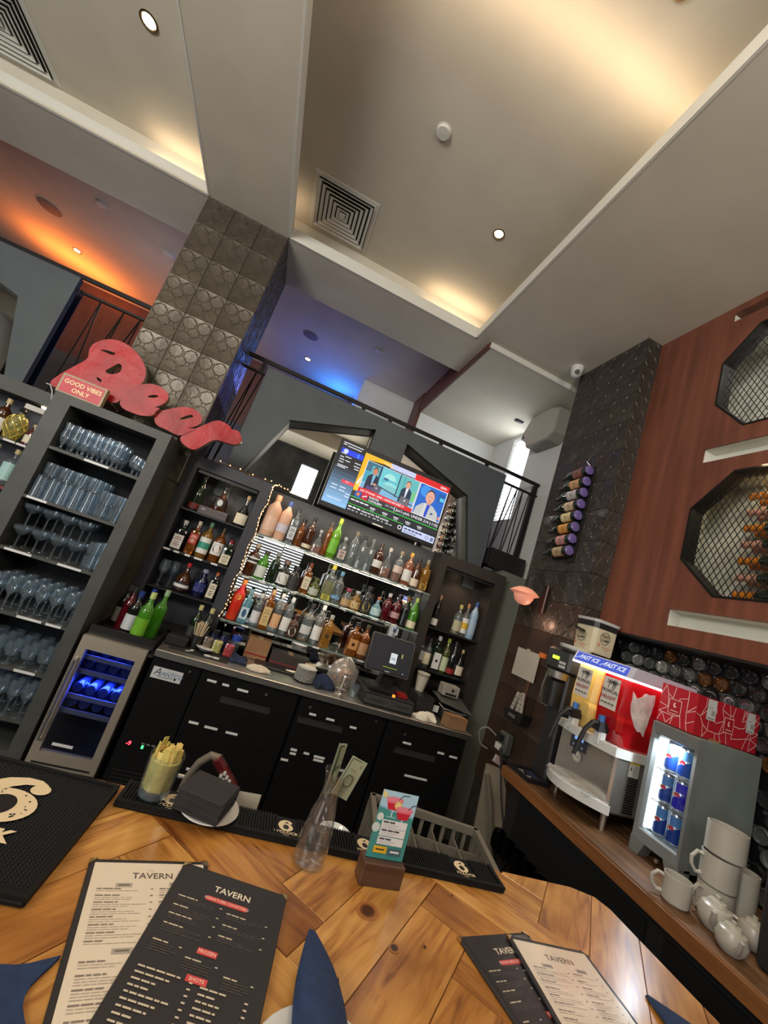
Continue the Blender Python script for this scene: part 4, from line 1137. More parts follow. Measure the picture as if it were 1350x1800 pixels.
t = thing('paper_cup', 'white paper cup behind the till', 'cup', (1.53, 3.22, Zc + .135))
MB().lathe([(.001, 0), (.034, 0), (.052, .135), (.055, .138), (.055, .145), (.05, .145), (.05, .135), (.033, .005)], 24, cap=False).build('cup', mat('paper_cup_white', srgb(190, 184, 168), .7), t)
MB().lathe([(.0505, .118), (.0525, .136)], 24, cap=False).build('rim_band', mat('cup_band', srgb(150, 145, 130), .7), t)
t = thing('printer_stand', 'black receipt printer under the white paper cup', 'printer', (1.55, 3.18, Zc))
MB().cbox(-.07, .07, -.10, .12, 0, .132, .006).build('body', M_DKP, t, smooth=False)
MB().box(-.03, .07, -.10, .02, .132, .134).build('paper_slot', M_BLACK, t, smooth=False)
t = thing('label_printer', 'small grey label printer on the black document tray', 'printer', (1.80, 3.24, Zc + .157))
MB().cbox(-.075, .075, -.05, .05, 0, .09, .006).build('body', mat('grey_box', srgb(150, 146, 136), .5), t, smooth=False)
MB().box(-.05, .05, -.052, -.05, .012, .028).build('slot', M_BLACK, t, smooth=False)
MB().cyl((.01, -.052, .055), (.01, -.05, .055), .012, n=12).build('button', M_BLACK, t)
t = thing('document_tray', 'black document tray with a sloping grey lid beside the till', 'tray', (1.80, 3.165, Zc))
MB().box(-.08, .10, -.10, .12, 0, .09).build('body', M_DKP, t, smooth=False)
MB().loft([[(-.12, -.07, .125), (.15, -.12, .095), (.15, .12, .15), (-.12, .12, .15)], [(-.12, -.07, .13), (.15, -.12, .1), (.15, .12, .156), (-.12, .12, .156)]]).build('lid', mat('brushed_lid', (.22, .22, .21), .35, metal=.7), t, smooth=False)
MB().tube([(-.12, -.05, .11), (-.10, -.10, .09), (.02, -.12, .085), (.10, -.12, .09)], .004, 6).build('wire_handle', M_STEEL, t)
MB().box(-.15, -.10, -.032, -.03, .03, .08).build('sticker', M_TAGW, t, smooth=False)
t = thing('cardboard_box', 'small brown cardboard box at the counter end', 'box', (1.765, 2.965, Zc), .12)
MB().box(-.085, .085, -.045, .045, 0, .085).build('box', M_CARD, t, smooth=False)
MB().box(-.09, .0, -.05, .047, .085, .087).build('flap', M_CARD, t, smooth=False)
# bag of dried citrus, strainer and glass near the till
r_ = random.Random(5)
bag = MB()
rings = []
for k in range(9):
    f = k / 8
    rr = .11 * (math.sin(PI * min(1, f * .9 + .12)) ** .7) + .01
    rings.append([(rr * (1 + r_.uniform(-.15, .15)) * math.cos(2 * PI * i / 18), .6 * rr * (1 + r_.uniform(-.15, .15)) * math.sin(2 * PI * i / 18), f * .22 + r_.uniform(-.006, .006)) for i in range(18)])
t = thing('plastic_bag', 'knotted clear plastic bag of pale snacks next to till', 'bag', (.88, 3.22, Zc + .004))
bag.loft(rings).build('bag', glass('bag_film', (.9, .88, .85), .15, 1.5, .28, (.72, .66, .6)), t)
for k in range(22):
    a = r_.uniform(0, 2 * PI); q = r_.uniform(0, .07)
    MB().lathe([(.001, -.010), (.016, -.006), (.018, .002), (.001, .010)], 8).build('snack', mat('pale_snack', srgb(200, 150, 110), .7), t, (q * math.cos(a), .55 * q * math.sin(a), .025 + r_.uniform(0, .10)), (r_.uniform(0, 3), r_.uniform(0, 3), 0))
t = thing('cocktail_strainer', 'coiled steel cocktail strainer near the counter edge', 'strainer', (.83, 2.97, Zc))
MB().tube([(.032 * math.cos(a * .5), .032 * math.sin(a * .5), .004 + .0022 * a / 2) for a in range(40)], .003, 5).build('coil', M_STEEL, t)
MB().lathe([(.001, .045), (.038, .045), (.038, .048), (.001, .048)], 18).build('disc', M_STEEL, t)
t = thing('jigger', 'steel double jigger standing between bag and strainer', 'jigger', (.86, 3.08, Zc))
MB().lathe([(.022, 0), (.008, .05), (.008, .055), (.025, .11), (.023, .11), (.006, .06)], 16, cap=False).build('cups', M_STEEL, t)
MB().lathe([(.010, .047), (.011, .0525), (.010, .058)], 16, cap=False).build('band', M_BRONZE, t)
t = thing('rocks_glass', 'short clear glass beside the till drawer', 'glass', (.95, 3.05, Zc))
MB().lathe([(.001, 0), (.032, 0), (.036, .085), (.034, .085), (.030, .012), (.001, .012)], 18, cap=False).build('glass', CLEAR, t)
MB().lathe([(.001, .002), (.030, .002), (.031, .012), (.001, .012)], 18).build('base', CLEAR, t)
# ================================================================ bottles
_bot = {}
def liquor(name, tint, op, body=None):
    return glass('bottle_' + name, tint, .03, 1.5, op, body)
B_ = {
 'clear': liquor('clear', (.90, .94, .95), .10, (.66, .72, .74)),
 'frost': mat('bottle_frosted', srgb(196, 208, 214), .5, noise=.1),
 'frostpeach': mat('bottle_frosted_peach', srgb(222, 178, 150), .5, noise=.15, nscale=5),
 'frostblue': mat('bottle_frosted_blue', srgb(150, 178, 205), .45),
 'amber': liquor('amber', (.75, .40, .12), .35, (.40, .13, .02)),
 'gold': liquor('gold', (.92, .66, .22), .30, (.55, .30, .05)),
 'rose': liquor('rose', (.95, .60, .45), .30, (.62, .26, .14)),
 'dkamber': liquor('dark_amber', (.40, .15, .06), .6, (.10, .03, .01)),
 'dark': mat('bottle_black', (.010, .011, .012), .07, spec=.8),
 'dkgreen': liquor('dark_green', (.10, .22, .10), .6, (.012, .03, .012)),
 'green': liquor('green', (.35, .80, .20), .45, (.12, .42, .03)),
 'lime': liquor('lime', (.65, .95, .20), .5, (.25, .60, .03)),
 'olive': liquor('olive', (.45, .50, .14), .5, (.14, .16, .03)),
 'aqua': liquor('aqua', (.60, .85, .92), .45, (.22, .48, .58)),
 'blue': liquor('cobalt', (.05, .07, .30), .7, (.01, .014, .06)),
 'red': liquor('red', (.45, .03, .05), .6, (.13, .005, .012)),
 'orange': mat('bottle_orange', srgb(226, 74, 30), .3, noise=.2, nscale=6, col2=srgb(200, 30, 34)),
 'yellow': liquor('yellow', (.95, .93, .55), .25, (.55, .52, .18)),
}
CAPS = {}
def capm(c, metal=0.0):
    k = (c, metal)
    if k not in CAPS:
        CAPS[k] = mat('cap_%d' % len(CAPS), c, .35, metal=metal)
    return CAPS[k]
PROF = {  # fractions of (radius, height)
 'spirit': [(.92, 0), (1, .02), (1, .58), (.96, .64), (.60, .72), (.36, .76), (.33, .80), (.33, .93)],
 'tall': [(.92, 0), (1, .02), (1, .62), (.90, .70), (.55, .78), (.38, .83), (.36, .93)],
 'square': [(.96, 0), (1, .015), (1, .64), (.92, .69), (.45, .73), (.36, .76), (.34, .92)],
 'wine': [(.9, 0), (1, .02), (1, .58), (.92, .65), (.55, .73), (.38, .78), (.36, .94)],
 'champ': [(.9, 0), (1, .02), (1, .42), (.94, .52), (.70, .66), (.45, .78), (.33, .86), (.32, .95)],
 'round': [(.55, 0), (.80, .03), (1, .22), (1, .38), (.82, .52), (.42, .64), (.26, .70), (.25, .90)],
 'decanter': [(.75, 0), (1, .04), (1, .30), (.85, .42), (.5, .56), (.28, .66), (.26, .88)],
 'short': [(.9, 0), (1, .03), (1, .52), (.90, .62), (.48, .72), (.42, .78), (.42, .90)],
}
NB = 0
def bottle(label, x, y, z, h, style, glas, lab=None, labc2=None, cap=(.02, .02, .02), r=None, cat='bottle', group=None, metal=0.0, fill=None, lz=(.12, .46), deco=None, name='liquor_bottle', flat=None):
    global NB
    NB += 1
    rr = r or {'spirit': .040, 'tall': .037, 'square': .039, 'wine': .037, 'champ': .044, 'round': .055, 'decanter': .055, 'short': .040}[style]
    t = thing(name, label, cat, (x, y, z + .001), group=group)
    rr *= 1.06
    sq = style == 'square'
    prof = [(a * rr, b * h) for a, b in PROF[style]]
    sy = flat or (.55 if style in ('decanter',) else 1.0)
    n = 20
    mb = MB()
    if sq: mb.sq_lathe([(.001, 0)] + prof, n, 5)
    else: mb.lathe([(.001, 0)] + prof, n, sy=sy)
    mb.build('glass', B_[glas], t)
    if fill:
        fc, fl = fill
        q = [(a * .93, max(b, .006)) for a, b in prof if b < fl * h]
        last = [(a * .93, fl * h) for a, b in prof if b >= fl * h][:1]
        q = [(.001, .006)] + q + last + [(.001, fl * h + .001)]
        m2 = MB()
        (m2.sq_lathe(q, 16, 5) if sq else m2.lathe(q, 16, sy=sy))
        m2.build('liquid', B_[fc], t)
    nr = prof[-1][0]
    if cap is not None:
        MB().lathe([(nr * 1.0, h * .86), (nr * 1.22, h * .87), (nr * 1.22, h * .995), (.001, h)], 12, sy=1.0).build('cap', capm(cap, metal), t)
    if lab is not None:
        P = Print(.0006)
        wv = 1.25 * rr if not sq else .80 * rr
        z0, z1 = lz[0] * h, lz[1] * h
        # label patches in the unrolled front of the bottle
        nseg = 8
        for k in range(nseg):
            P.rect(-wv + 2 * wv * k / nseg, z0, -wv + 2 * wv * (k + 1) / nseg, z1, lab, up=(k == 0))
        c2 = labc2 or tuple(v * .35 for v in lab)
        zz_ = z0 + (z1 - z0)
        if deco == 'diamond':
            P.z += .0005; P.poly([(-wv * .7, (z0 + z1) / 2), (0, z0 + .005), (wv * .7, (z0 + z1) / 2), (0, z1 - .005)], c2)
        elif deco == 'oval':
            P.disc(0, (z0 + z1) / 2, wv * .55, c2, 16, (z1 - z0) * .36)
        elif deco == 'band':
            for k in range(nseg):
                P.rect(-wv + 2 * wv * k / nseg, z0 + (z1 - z0) * .3, -wv + 2 * wv * (k + 1) / nseg, z0 + (z1 - z0) * .7, c2, up=(k == 0))
        elif deco == 'dot':
            P.disc(0, (z0 + z1) / 2, wv * .36, c2, 14)
        else:
            for k, (f, w_) in enumerate(((.80, .55), (.66, .75), (.45, .45), (.30, .6), (.18, .4))):
                P.rect(-wv * w_, z0 + (z1 - z0) * f - .0025, wv * w_, z0 + (z1 - z0) * f + .0025, c2, up=(k == 0))
        if sq or sy < 1:
            d = rr * 1.005 if sq else rr * sy
            warp = (lambda u, v, w: (u, -(d + .0012 + w), v)) if sq else (lambda u, v, w: (rr * 1.0 * math.sin(u / rr * .8), -(sy * rr * math.cos(u / rr * .8) + .0012 + w), v))
        else:
            warp = lambda u, v, w: ((rr + .001 + w) * math.sin(u / rr), -(rr + .001 + w) * math.cos(u / rr), v)
        P.build('label', PRINT, t, warp=warp)
    return t

CRM = srgb(226, 216, 190); WHT = srgb(228, 228, 224); GLD = srgb(196, 150, 60); BLK = (.02, .02, .02); SIL = (.5, .5, .5); CORK = srgb(190, 150, 105)
g1 = 'bottles on the top glass shelf'; g2 = 'bottles on the middle glass shelf'; g3 = 'bottles on the lower glass shelf'
y1 = 3.385; z1 = .119; z2 = -.221; z3 = -.566
top = [
 ('large frosted peach bottle at the fairy lit end of top shelf', -.066, .345, 'tall', 'frostpeach', srgb(226, 190, 166), (.55, .45, .40), srgb(226, 160, 120), dict(r=.056)),
 ('frosted bottle with blue cap, second on the top shelf', .040, .33, 'tall', 'frostpeach', srgb(205, 200, 214), srgb(90, 100, 160), srgb(60, 80, 140), dict(r=.044, lz=(.2, .4))),
 ('clear silver bottle with black cap on top shelf', .124, .305, 'square', 'clear', srgb(206, 212, 216), BLK, BLK, dict(r=.031)),
 ('diamond cut amber decanter on top shelf', .193, .235, 'short', 'amber', None, None, BLK, dict(fill=('dkamber', .45), r=.033)),
 ('dark amber bottle with tall black cap on top shelf', .268, .28, 'spirit', 'dkamber', CRM, BLK, BLK, dict(lz=(.05, .16), r=.036)),
 ('wide clear decanter of pink spirit beside the dark amber bottle', .352, .20, 'decanter', 'clear', None, None, SIL, dict(fill=('rose', .3), r=.042)),
 ('slim amber bottle with long grey neck next to bright green bottle', .418, .295, 'tall', 'amber', None, None, srgb(90, 80, 70), dict(r=.027)),
 ('bright green bottle with lime neck under the television', .480, .35, 'wine', 'lime', srgb(120, 190, 60), srgb(200, 240, 120), srgb(170, 190, 50), dict(r=.038)),
 ('clear bottle with pale pink label right of the bright green bottle', .567, .215, 'square', 'clear', srgb(214, 196, 190), BLK, SIL, dict(r=.036)),
 ('clear cork stopped bottle with bulbous neck below television', .650, .295, 'tall', 'clear', None, None, srgb(120, 108, 92), dict(r=.037)),
 ('clear ribbed bottle with black stopper on top shelf', .728, .285, 'square', 'clear', None, None, BLK, dict(r=.034)),
 ('clear faceted bottle with grey stopper on top shelf', .804, .285, 'square', 'clear', None, None, srgb(110, 110, 110), dict(r=.034)),
 ('bourbon bottle with white label and dark stopper', .888, .275, 'spirit', 'dkamber', WHT, None, srgb(70, 50, 40), dict(lz=(.22, .44))),
 ('pale decanter with peach spirit and clear stopper', .974, .265, 'decanter', 'clear', None, None, srgb(190, 186, 176), dict(r=.047, fill=('rose', .33))),
 ('pale rose bottle with wooden stopper on top shelf', 1.080, .272, 'spirit', 'clear', srgb(220, 200, 190), None, srgb(150, 130, 110), dict(fill=('rose', .40), lz=(.28, .5))),
 ('orange amber bottle with white label and gold cap', 1.175, .29, 'spirit', 'rose', WHT, srgb(140, 150, 190), GLD, dict()),
 ('dark bottle with cream label third from the top shelf end', 1.258, .27, 'wine', 'dkamber', CRM, None, BLK, dict(lz=(.06, .30))),
 ('amber square bottle with gold label at the top shelf end', 1.340, .285, 'square', 'gold', srgb(200, 160, 60), BLK, srgb(120, 116, 100), dict(lz=(.06, .22), r=.036)),
]
for lab, x, h, st, gl, lc, lc2, cp, kw in top:
    bottle(lab, x, y1, z1, h, st, gl, lc, lc2, cp, group=g1, **kw)
mid = [
 ('dark brown bottle with two white bands at fairy lit end', -.078, .262, 'spirit', 'dkamber', WHT, BLK, srgb(180, 160, 130), dict(lz=(.40, .58), deco='band')),
 ('green bottle with pale label and round ball stopper', .008, .235, 'short', 'green', srgb(214, 220, 214), None, srgb(70, 66, 60), dict(lz=(.08, .45))),
 ('very dark green bottle between pale label and black bottles', .100, .25, 'tall', 'dkgreen', None, None, srgb(130, 130, 120), dict(r=.034)),
 ('black bottle with white portrait label', .188, .208, 'short', 'dark', WHT, srgb(150, 150, 150), srgb(130, 100, 90), dict(r=.043, deco='oval', lz=(.1, .52))),
 ('black bottle with white diamond label', .281, .188, 'short', 'dark', (.03, .03, .03), WHT, BLK, dict(r=.044, deco='diamond', lz=(.02, .62))),
 ('red amber bottle with tall cream label', .374, .255, 'square', 'amber', CRM, None, srgb(120, 50, 30), dict(r=.032, lz=(.16, .56))),
 ('squat olive green bottle with pale label', .455, .155, 'short', 'olive', srgb(190, 195, 180), srgb(90, 100, 80), srgb(90, 100, 40), dict(r=.042)),
 ('clear pale yellow square bottle with yellow ball stopper', .560, .305, 'square', 'clear', srgb(205, 200, 90), None, srgb(200, 186, 60), dict(r=.042, fill=('yellow', .55), lz=(.04, .18))),
 ('clear oval bottle with small blue label', .642, .275, 'spirit', 'clear', srgb(110, 165, 205), WHT, srgb(90, 140, 170), dict(lz=(.16, .26))),
 ('small clear bottle with rose spirit and oval crest', .738, .16, 'short', 'clear', srgb(190, 160, 120), GLD, srgb(190, 60, 90), dict(fill=('rose', .4), deco='oval', r=.040)),
 ('small gold bottle with oval crest', .822, .165, 'short', 'gold', srgb(206, 180, 130), srgb(120, 90, 40), SIL, dict(deco='oval', r=.042)),
 ('black bottle with yellow oval label and tilted black cap', .912, .235, 'short', 'dark', (.03, .03, .03), srgb(206, 180, 70), BLK, dict(deco='oval', r=.042, lz=(.05, .5))),
 ('round pale aqua bottle with orange collar', 1.012, .175, 'round', 'aqua', srgb(190, 220, 224), srgb(120, 170, 180), srgb(200, 120, 70), dict(r=.044, deco='oval')),
 ('dark red bottle next to the round aqua bottle', 1.098, .235, 'spirit', 'red', None, None, SIL, dict(r=.039)),
 ('dark red bottle with pale side label', 1.185, .245, 'spirit', 'red', srgb(190, 150, 150), None, BLK, dict(r=.039, lz=(.2, .4))),
 ('black slim bottle beside green sparkling bottle', 1.270, .255, 'wine', 'dark', None, None, srgb(120, 70, 30), dict(r=.035)),
 ('green sparkling bottle with cream label at middle shelf end', 1.350, .275, 'champ', 'green', CRM, srgb(150, 160, 120), srgb(170, 190, 90), dict(r=.040, lz=(.05, .26))),
]
for lab, x, h, st, gl, lc, lc2, cp, kw in mid:
    bottle(lab, x, y1, z2, h, st, gl, lc, lc2, cp, group=g2, **kw)
low = [
 ('orange red bottle with gold stud at fairy lit end', -.070, .315, 'wine', 'orange', srgb(216, 60, 30), srgb(230, 170, 60), srgb(200, 120, 60), dict(r=.041, deco='dot', lz=(.5, .62))),
 ('pale blue gin bottle with portrait label', .008, .262, 'square', 'aqua', srgb(200, 222, 228), srgb(60, 90, 130), srgb(110, 150, 165), dict(r=.034, deco='oval')),
 ('clear bottle with white lettered label next to blue gin', .096, .255, 'tall', 'clear', srgb(222, 222, 226), srgb(150, 120, 130), SIL, dict(r=.033)),
 ('tall amber square bottle with cream label', .170, .31, 'square', 'amber', srgb(214, 186, 130), None, srgb(170, 140, 100), dict(r=.036, lz=(.1, .56))),
 ('clear tall bottle with peach label', .250, .305, 'tall', 'clear', srgb(224, 176, 130), None, srgb(190, 190, 190), dict(r=.034)),
 ('clear tall bottle with slanted white stripe label', .333, .30, 'tall', 'clear', WHT, srgb(120, 130, 130), srgb(190, 190, 190), dict(r=.034)),
 ('dark round rum bottle with white oval label and red ribbon', .402, .178, 'short', 'dkamber', (.05, .02, .01), WHT, srgb(70, 40, 30), dict(deco='oval', r=.040, lz=(.02, .56))),
 ('clear shouldered bottle with pale square label', .500, .30, 'spirit', 'clear', srgb(206, 208, 206), None, BLK, dict(r=.041, lz=(.2, .42), fill=('gold', .06))),
 ('clear slim bottle with tall white label', .592, .32, 'tall', 'clear', WHT, None, SIL, dict(r=.036)),
 ('gold tequila bottle with dark lettering', .678, .262, 'square', 'gold', srgb(150, 110, 40), srgb(30, 20, 10), srgb(150, 150, 150), dict(r=.040, lz=(.28, .44))),
 ('bourbon flask with round label behind the till', .905, .27, 'square', 'amber', srgb(206, 150, 90), srgb(60, 20, 8), BLK, dict(r=.045, deco='dot', lz=(.2, .5))),
 ('bourbon bottle with pale label behind the till', .998, .275, 'spirit', 'amber', srgb(196, 150, 110), None, srgb(60, 50, 40), dict(r=.042)),
 ('amber bottle in the shadow between till and niche', 1.345, .24, 'spirit', 'gold', srgb(190, 120, 60), None, BLK, dict()),
]
for lab, x, h, st, gl, lc, lc2, cp, kw in low:
    bottle(lab, x, 3.365, z3, h, st, gl, lc, lc2, cp, group=g3, **kw)
yn = 3.42
g4 = 'bottles in the niche beside the glass tower'
for lab, x, z, h, st, gl, lc, lc2, cp, kw in [
 ('dark champagne bottle with red label in the top of niche', -.645, .112, .30, 'champ', 'dkgreen', srgb(120, 40, 36), BLK, srgb(60, 62, 50), dict(r=.043, lz=(.05, .2))),
 ('fat cognac decanter standing on a grey box', -.472, .1755, .195, 'decanter', 'dkamber', (.02, .01, .005), WHT, BLK, dict(deco='dot', r=.055, lz=(.15, .5))),
 ('black cognac bottle with cream label and gold cap in niche', -.285, .112, .262, 'decanter', 'dark', CRM, srgb(120, 110, 80), srgb(206, 170, 110), dict(r=.050, lz=(.08, .40))),
 ('black liqueur bottle with pointed white label and white cap', -.645, -.208, .235, 'square', 'dark', WHT, srgb(150, 40, 40), WHT, dict(r=.042, lz=(.05, .5))),
 ('amber whisky bottle with slanted red label', -.548, -.208, .265, 'square', 'amber', srgb(178, 40, 30), CRM, CRM, dict(r=.034, lz=(.3, .6))),
 ('whisky bottle with white and teal label', -.462, -.208, .285, 'spirit', 'gold', WHT, srgb(60, 150, 130), srgb(90, 140, 110), dict(deco='band', lz=(.12, .56))),
 ('whisky bottle with white bird label', -.362, -.208, .275, 'spirit', 'amber', WHT, srgb(110, 50, 30), srgb(60, 50, 40), dict(deco='oval', lz=(.2, .56))),
 ('dark green liqueur bottle with cream label and red cap', -.278, -.208, .205, 'square', 'dkgreen', CRM, None, srgb(150, 24, 40), dict(r=.040, lz=(.06, .42))),
 ('orange liqueur bottle with black label, red ribbon and white cap', -.498, -.49, .222, 'round', 'dkamber', (.03, .02, .03), WHT, srgb(206, 40, 50), dict(r=.052, deco='band', lz=(.08, .34))),
 ('cobalt blue bottle with white square print', -.370, -.49, .215, 'short', 'blue', (.02, .03, .16), WHT, srgb(150, 150, 170), dict(r=.043, lz=(.18, .5))),
 ('bottle with slanted cream label and orange cap', -.280, -.49, .22, 'square', 'dark', CRM, BLK, srgb(206, 110, 60), dict(r=.032, lz=(.1, .6)))]:
    bottle(lab, x, yn, z, h, st, gl, lc, lc2, cp, group=g4, **kw)
t = thing('gift_box', 'low grey box under the cognac decanter', 'box', (-.49, 3.42, .113))
MB().cbox(-.11, .11, -.06, .06, 0, .062, .003).build('box', mat('grey_gift_box', srgb(84, 76, 78), .5), t, smooth=False)
MB().box(-.09, -.06, -.0615, -.06, .03, .045).build('emblem', mat('emblem_grey', srgb(150, 144, 140), .4), t, smooth=False)
for x, lab in ((-.285, 'dark wine bottle with cream neck foil behind the straw cup'), (-.205, 'dark wine bottle with cream neck foil behind the garnish jars')):
    bottle(lab, x, 3.25, -.7815, .27, 'wine', 'dkgreen', (.04, .04, .035), (.10, .10, .09), srgb(196, 184, 130), r=.034, lz=(.1, .45), group='wine bottles at the counter corner', name='wine_bottle')
zt = -.792
for lab, x, y, h, st, gl, lc, lc2, cp, kw in [
 ('dark wine bottle with grey label at the back of the tray', -.755, 3.195, .28, 'wine', 'dark', srgb(140, 136, 130), None, srgb(70, 70, 74), dict(r=.036)),
 ('dark wine bottle with red tinted glass in the tray', -.705, 3.12, .29, 'wine', 'red', None, None, (.03, .03, .03), dict(r=.034)),
 ('dark wine bottle with white label and blue cap in the tray', -.648, 3.06, .285, 'wine', 'dark', srgb(206, 210, 214), None, srgb(40, 60, 130), dict(r=.037)),
 ('wine bottle with pale blue label at the back of the tray', -.610, 3.195, .30, 'wine', 'dark', srgb(180, 190, 206), None, srgb(40, 60, 150), dict(r=.036)),
 ('bright green bottle at the front edge of the tray', -.565, 2.99, .31, 'wine', 'green', srgb(110, 170, 40), srgb(190, 220, 120), srgb(190, 206, 130), dict(r=.040)),
 ('green bottle behind the bright green one in the tray', -.515, 3.13, .33, 'wine', 'green', None, None, srgb(150, 180, 140), dict(r=.037))]:
    bottle(lab, x, y, zt, h, st, gl, lc, lc2, cp, group='bottles in the tray on the wine cooler', name='wine_bottle', **kw)
g5 = 'bottles in the niche beside the till'
for lab, x, z, h, st, gl, lc, lc2, cp, kw in [
 ('slim dark bottle with white label alone on the niche shelf', 1.568, -.14, .29, 'wine', 'dark', WHT, None, srgb(190, 150, 120), dict(r=.030, lz=(.06, .26))),
 ('clear bottle of yellow spirit with glass stopper in niche', 1.790, -.14, .268, 'spirit', 'clear', srgb(190, 184, 150), None, srgb(200, 190, 110), dict(fill=('yellow', .3))),
 ('bottle with yellow and white label in niche', 1.862, -.14, .30, 'spirit', 'clear', WHT, srgb(226, 180, 40), srgb(190, 130, 90), dict(deco='band', lz=(.1, .55), r=.032)),
 ('frosted blue vodka bottle with blue cap', 1.938, -.14, .34, 'tall', 'frostblue', srgb(160, 184, 206), srgb(90, 120, 160), srgb(50, 80, 150), dict(r=.036)),
 ('clear bottle with tilted white label at the lower niche end', 1.530, -.49, .265, 'spirit', 'clear', srgb(206, 206, 206), None, srgb(90, 40, 40), dict(r=.034, lz=(.2, .5))),
 ('clear bottle with cream label behind the white square one', 1.600, -.49, .255, 'spirit', 'clear', CRM, None, srgb(70, 40, 40), dict(r=.032, lz=(.12, .5))),
 ('square bottle with white label, black medallion and white cap', 1.680, -.49, .295, 'square', 'dkgreen', srgb(224, 224, 222), BLK, srgb(200, 200, 200), dict(deco='dot', r=.040, lz=(.06, .52))),
 ('green glass whiskey bottle with pale green label', 1.772, -.49, .30, 'wine', 'olive', srgb(190, 206, 170), srgb(110, 130, 90), srgb(160, 170, 60), dict(r=.034, lz=(.06, .46))),
 ('dark champagne bottle with red label on lower niche shelf', 1.848, -.49, .295, 'champ', 'dark', srgb(150, 40, 36), BLK, srgb(60, 60, 60), dict(r=.038, lz=(.05, .2))),
 ('black cognac bottle with cream label and gold cap by the wall', 1.932, -.49, .245, 'decanter', 'dark', CRM, srgb(120, 110, 80), srgb(190, 170, 110), dict(r=.040, lz=(.08, .4)))]:
    bottle(lab, x, yn, z, h, st, gl, lc, lc2, cp, group=g5, **kw)
g6 = 'bottles on the shelves beyond the tower'
for lab, x, z, h, st, gl, lc, lc2, cp, kw in [
 ('dark bottle with cream stopper on upper shelf beyond the tower', -2.03, .145, .275, 'spirit', 'dkamber', WHT, None, srgb(206, 186, 130), dict(r=.042)),
 ('small red bottle with pale label next to crystal decanter', -1.812, .145, .165, 'short', 'red', CRM, None, srgb(190, 170, 120), dict(r=.036)),
 ('clear bottle with black and pale blue label on lower shelf', -1.835, -.165, .27, 'spirit', 'clear', srgb(176, 214, 212), BLK, srgb(206, 186, 130), dict(r=.046, lz=(.14, .6))),
 ('clear bottle cut by the edge of view on lower shelf', -1.96, -.165, .265, 'spirit', 'clear', srgb(200, 200, 196), None, srgb(190, 180, 150), dict(r=.044))]:
    bottle(lab, x, 3.40, z, h, st, gl, lc, lc2, cp, group=g6, **kw)
# crystal decanter wrapped in a net of gold lattice
t = thing('crystal_decanter', 'oval crystal decanter covered by a glowing gold lattice', 'decanter', (-1.925, 3.39, .146))
pr = [(.001, 0), (.035, 0), (.04, .008), (.035, .02), (.058, .07), (.064, .11), (.055, .155), (.03, .185), (.016, .195), (.016, .215)]
MB().lathe(pr, 20).build('glass', B_['yellow'], t)
MB().lathe([(.020, .21), (.024, .225), (.014, .24), (.001, .242)], 12).build('stopper', BLK and M_BLACK, t)
lat = MB()
def rad(zv):
    for (r0, a), (r1, b_) in zip(pr[2:], pr[3:]):
        if a <= zv <= b_:
            return r0 + (r1 - r0) * (zv - a) / (b_ - a)
    return .03
for s_ in (1, -1):
    for k in range(7):
        pts = []
        for i in range(10):
            zv = .012 + .17 * i / 9
            a = s_ * 2.2 * i / 9 + 2 * PI * k / 7
            pts.append(((rad(zv) + .002) * math.cos(a), (rad(zv) + .002) * math.sin(a), zv))
        lat.tube(pts, .0022, 5)
lat.build('gold_lattice', mat('gold_lattice', srgb(230, 205, 110), .3, metal=.4), t)

# ---------------------------------------------------------------- drinking glasses in the tower
GL = glass('tower_glass', (.90, .94, .97), .04, 1.55, .06, (.62, .72, .80))  # pale blue body mixed in as a painted haze, for bluish highlights
def gm(prof, n=18):
    return MB().lathe(prof, n, cap=False).mesh('drinking_glass', GL)
G_HURR = gm([(.001, 0), (.030, 0), (.030, .004), (.008, .012), (.008, .03), (.022, .055), (.030, .09), (.024, .13), (.030, .175), (.0285, .175), (.022, .13), (.028, .09), (.020, .058), (.001, .04)])
G_HIGH = gm([(.001, 0), (.029, 0), (.030, .01), (.033, .14), (.0315, .14), (.028, .014), (.001, .012)])
G_ROCK = gm([(.001, 0), (.034, 0), (.036, .01), (.040, .085), (.038, .085), (.033, .016), (.001, .014)])
G_WINE = gm([(.001, 0), (.032, 0), (.031, .003), (.006, .008), (.0045, .07), (.016, .09), (.036, .12), (.038, .15), (.031, .195), (.0295, .195), (.0365, .15), (.034, .12), (.012, .092), (.001, .088)])
G_COUPE = gm([(.001, 0), (.033, 0), (.032, .003), (.006, .008), (.0045, .075), (.02, .085), (.045, .11), (.048, .135), (.0465, .135), (.043, .112), (.018, .088), (.001, .084)])
G_SNIF = gm([(.001, 0), (.030, 0), (.029, .003), (.007, .01), (.007, .035), (.03, .05), (.043, .085), (.036, .13), (.0345, .13), (.041, .085), (.027, .053), (.001, .045)])
def row(me, name, label, group, zs, xs, ys, flip=0, dz=0):
    nx_ = len(xs); rows_ = {1: ['only'], 2: ['front', 'back'], 3: ['front', 'middle', 'back'], 4: ['front', 'second', 'third', 'back']}[len(ys)]
    for i_, x in enumerate(xs):
        for j_, y in enumerate(ys):
            o = place(name, me, None, (x, y, zs + dz + .0005))
            lab_ = '%s, %s row, %s' % (label, rows_[j_], 'only one' if nx_ == 1 else ORD[i_])
            if flip:
                o.rotation_euler = (PI, 0, 0); o.location.z += flip
            tag(o, lab_, 'glass', group)
def lin(a, b, n): return [a + (b - a) * i / (n - 1) for i in range(n)]
row(G_HURR, 'hurricane_glass', 'curvy glass on the top tower shelf', 'curvy glasses on the top tower shelf', T_SH[0], lin(-1.405, -1.105, 6), (2.94, 3.02, 3.10))
row(G_SNIF, 'snifter_glass', 'snifter on the top tower shelf', 'snifters on the top tower shelf', T_SH[0], [-.985], (2.955, 3.05, 3.14))
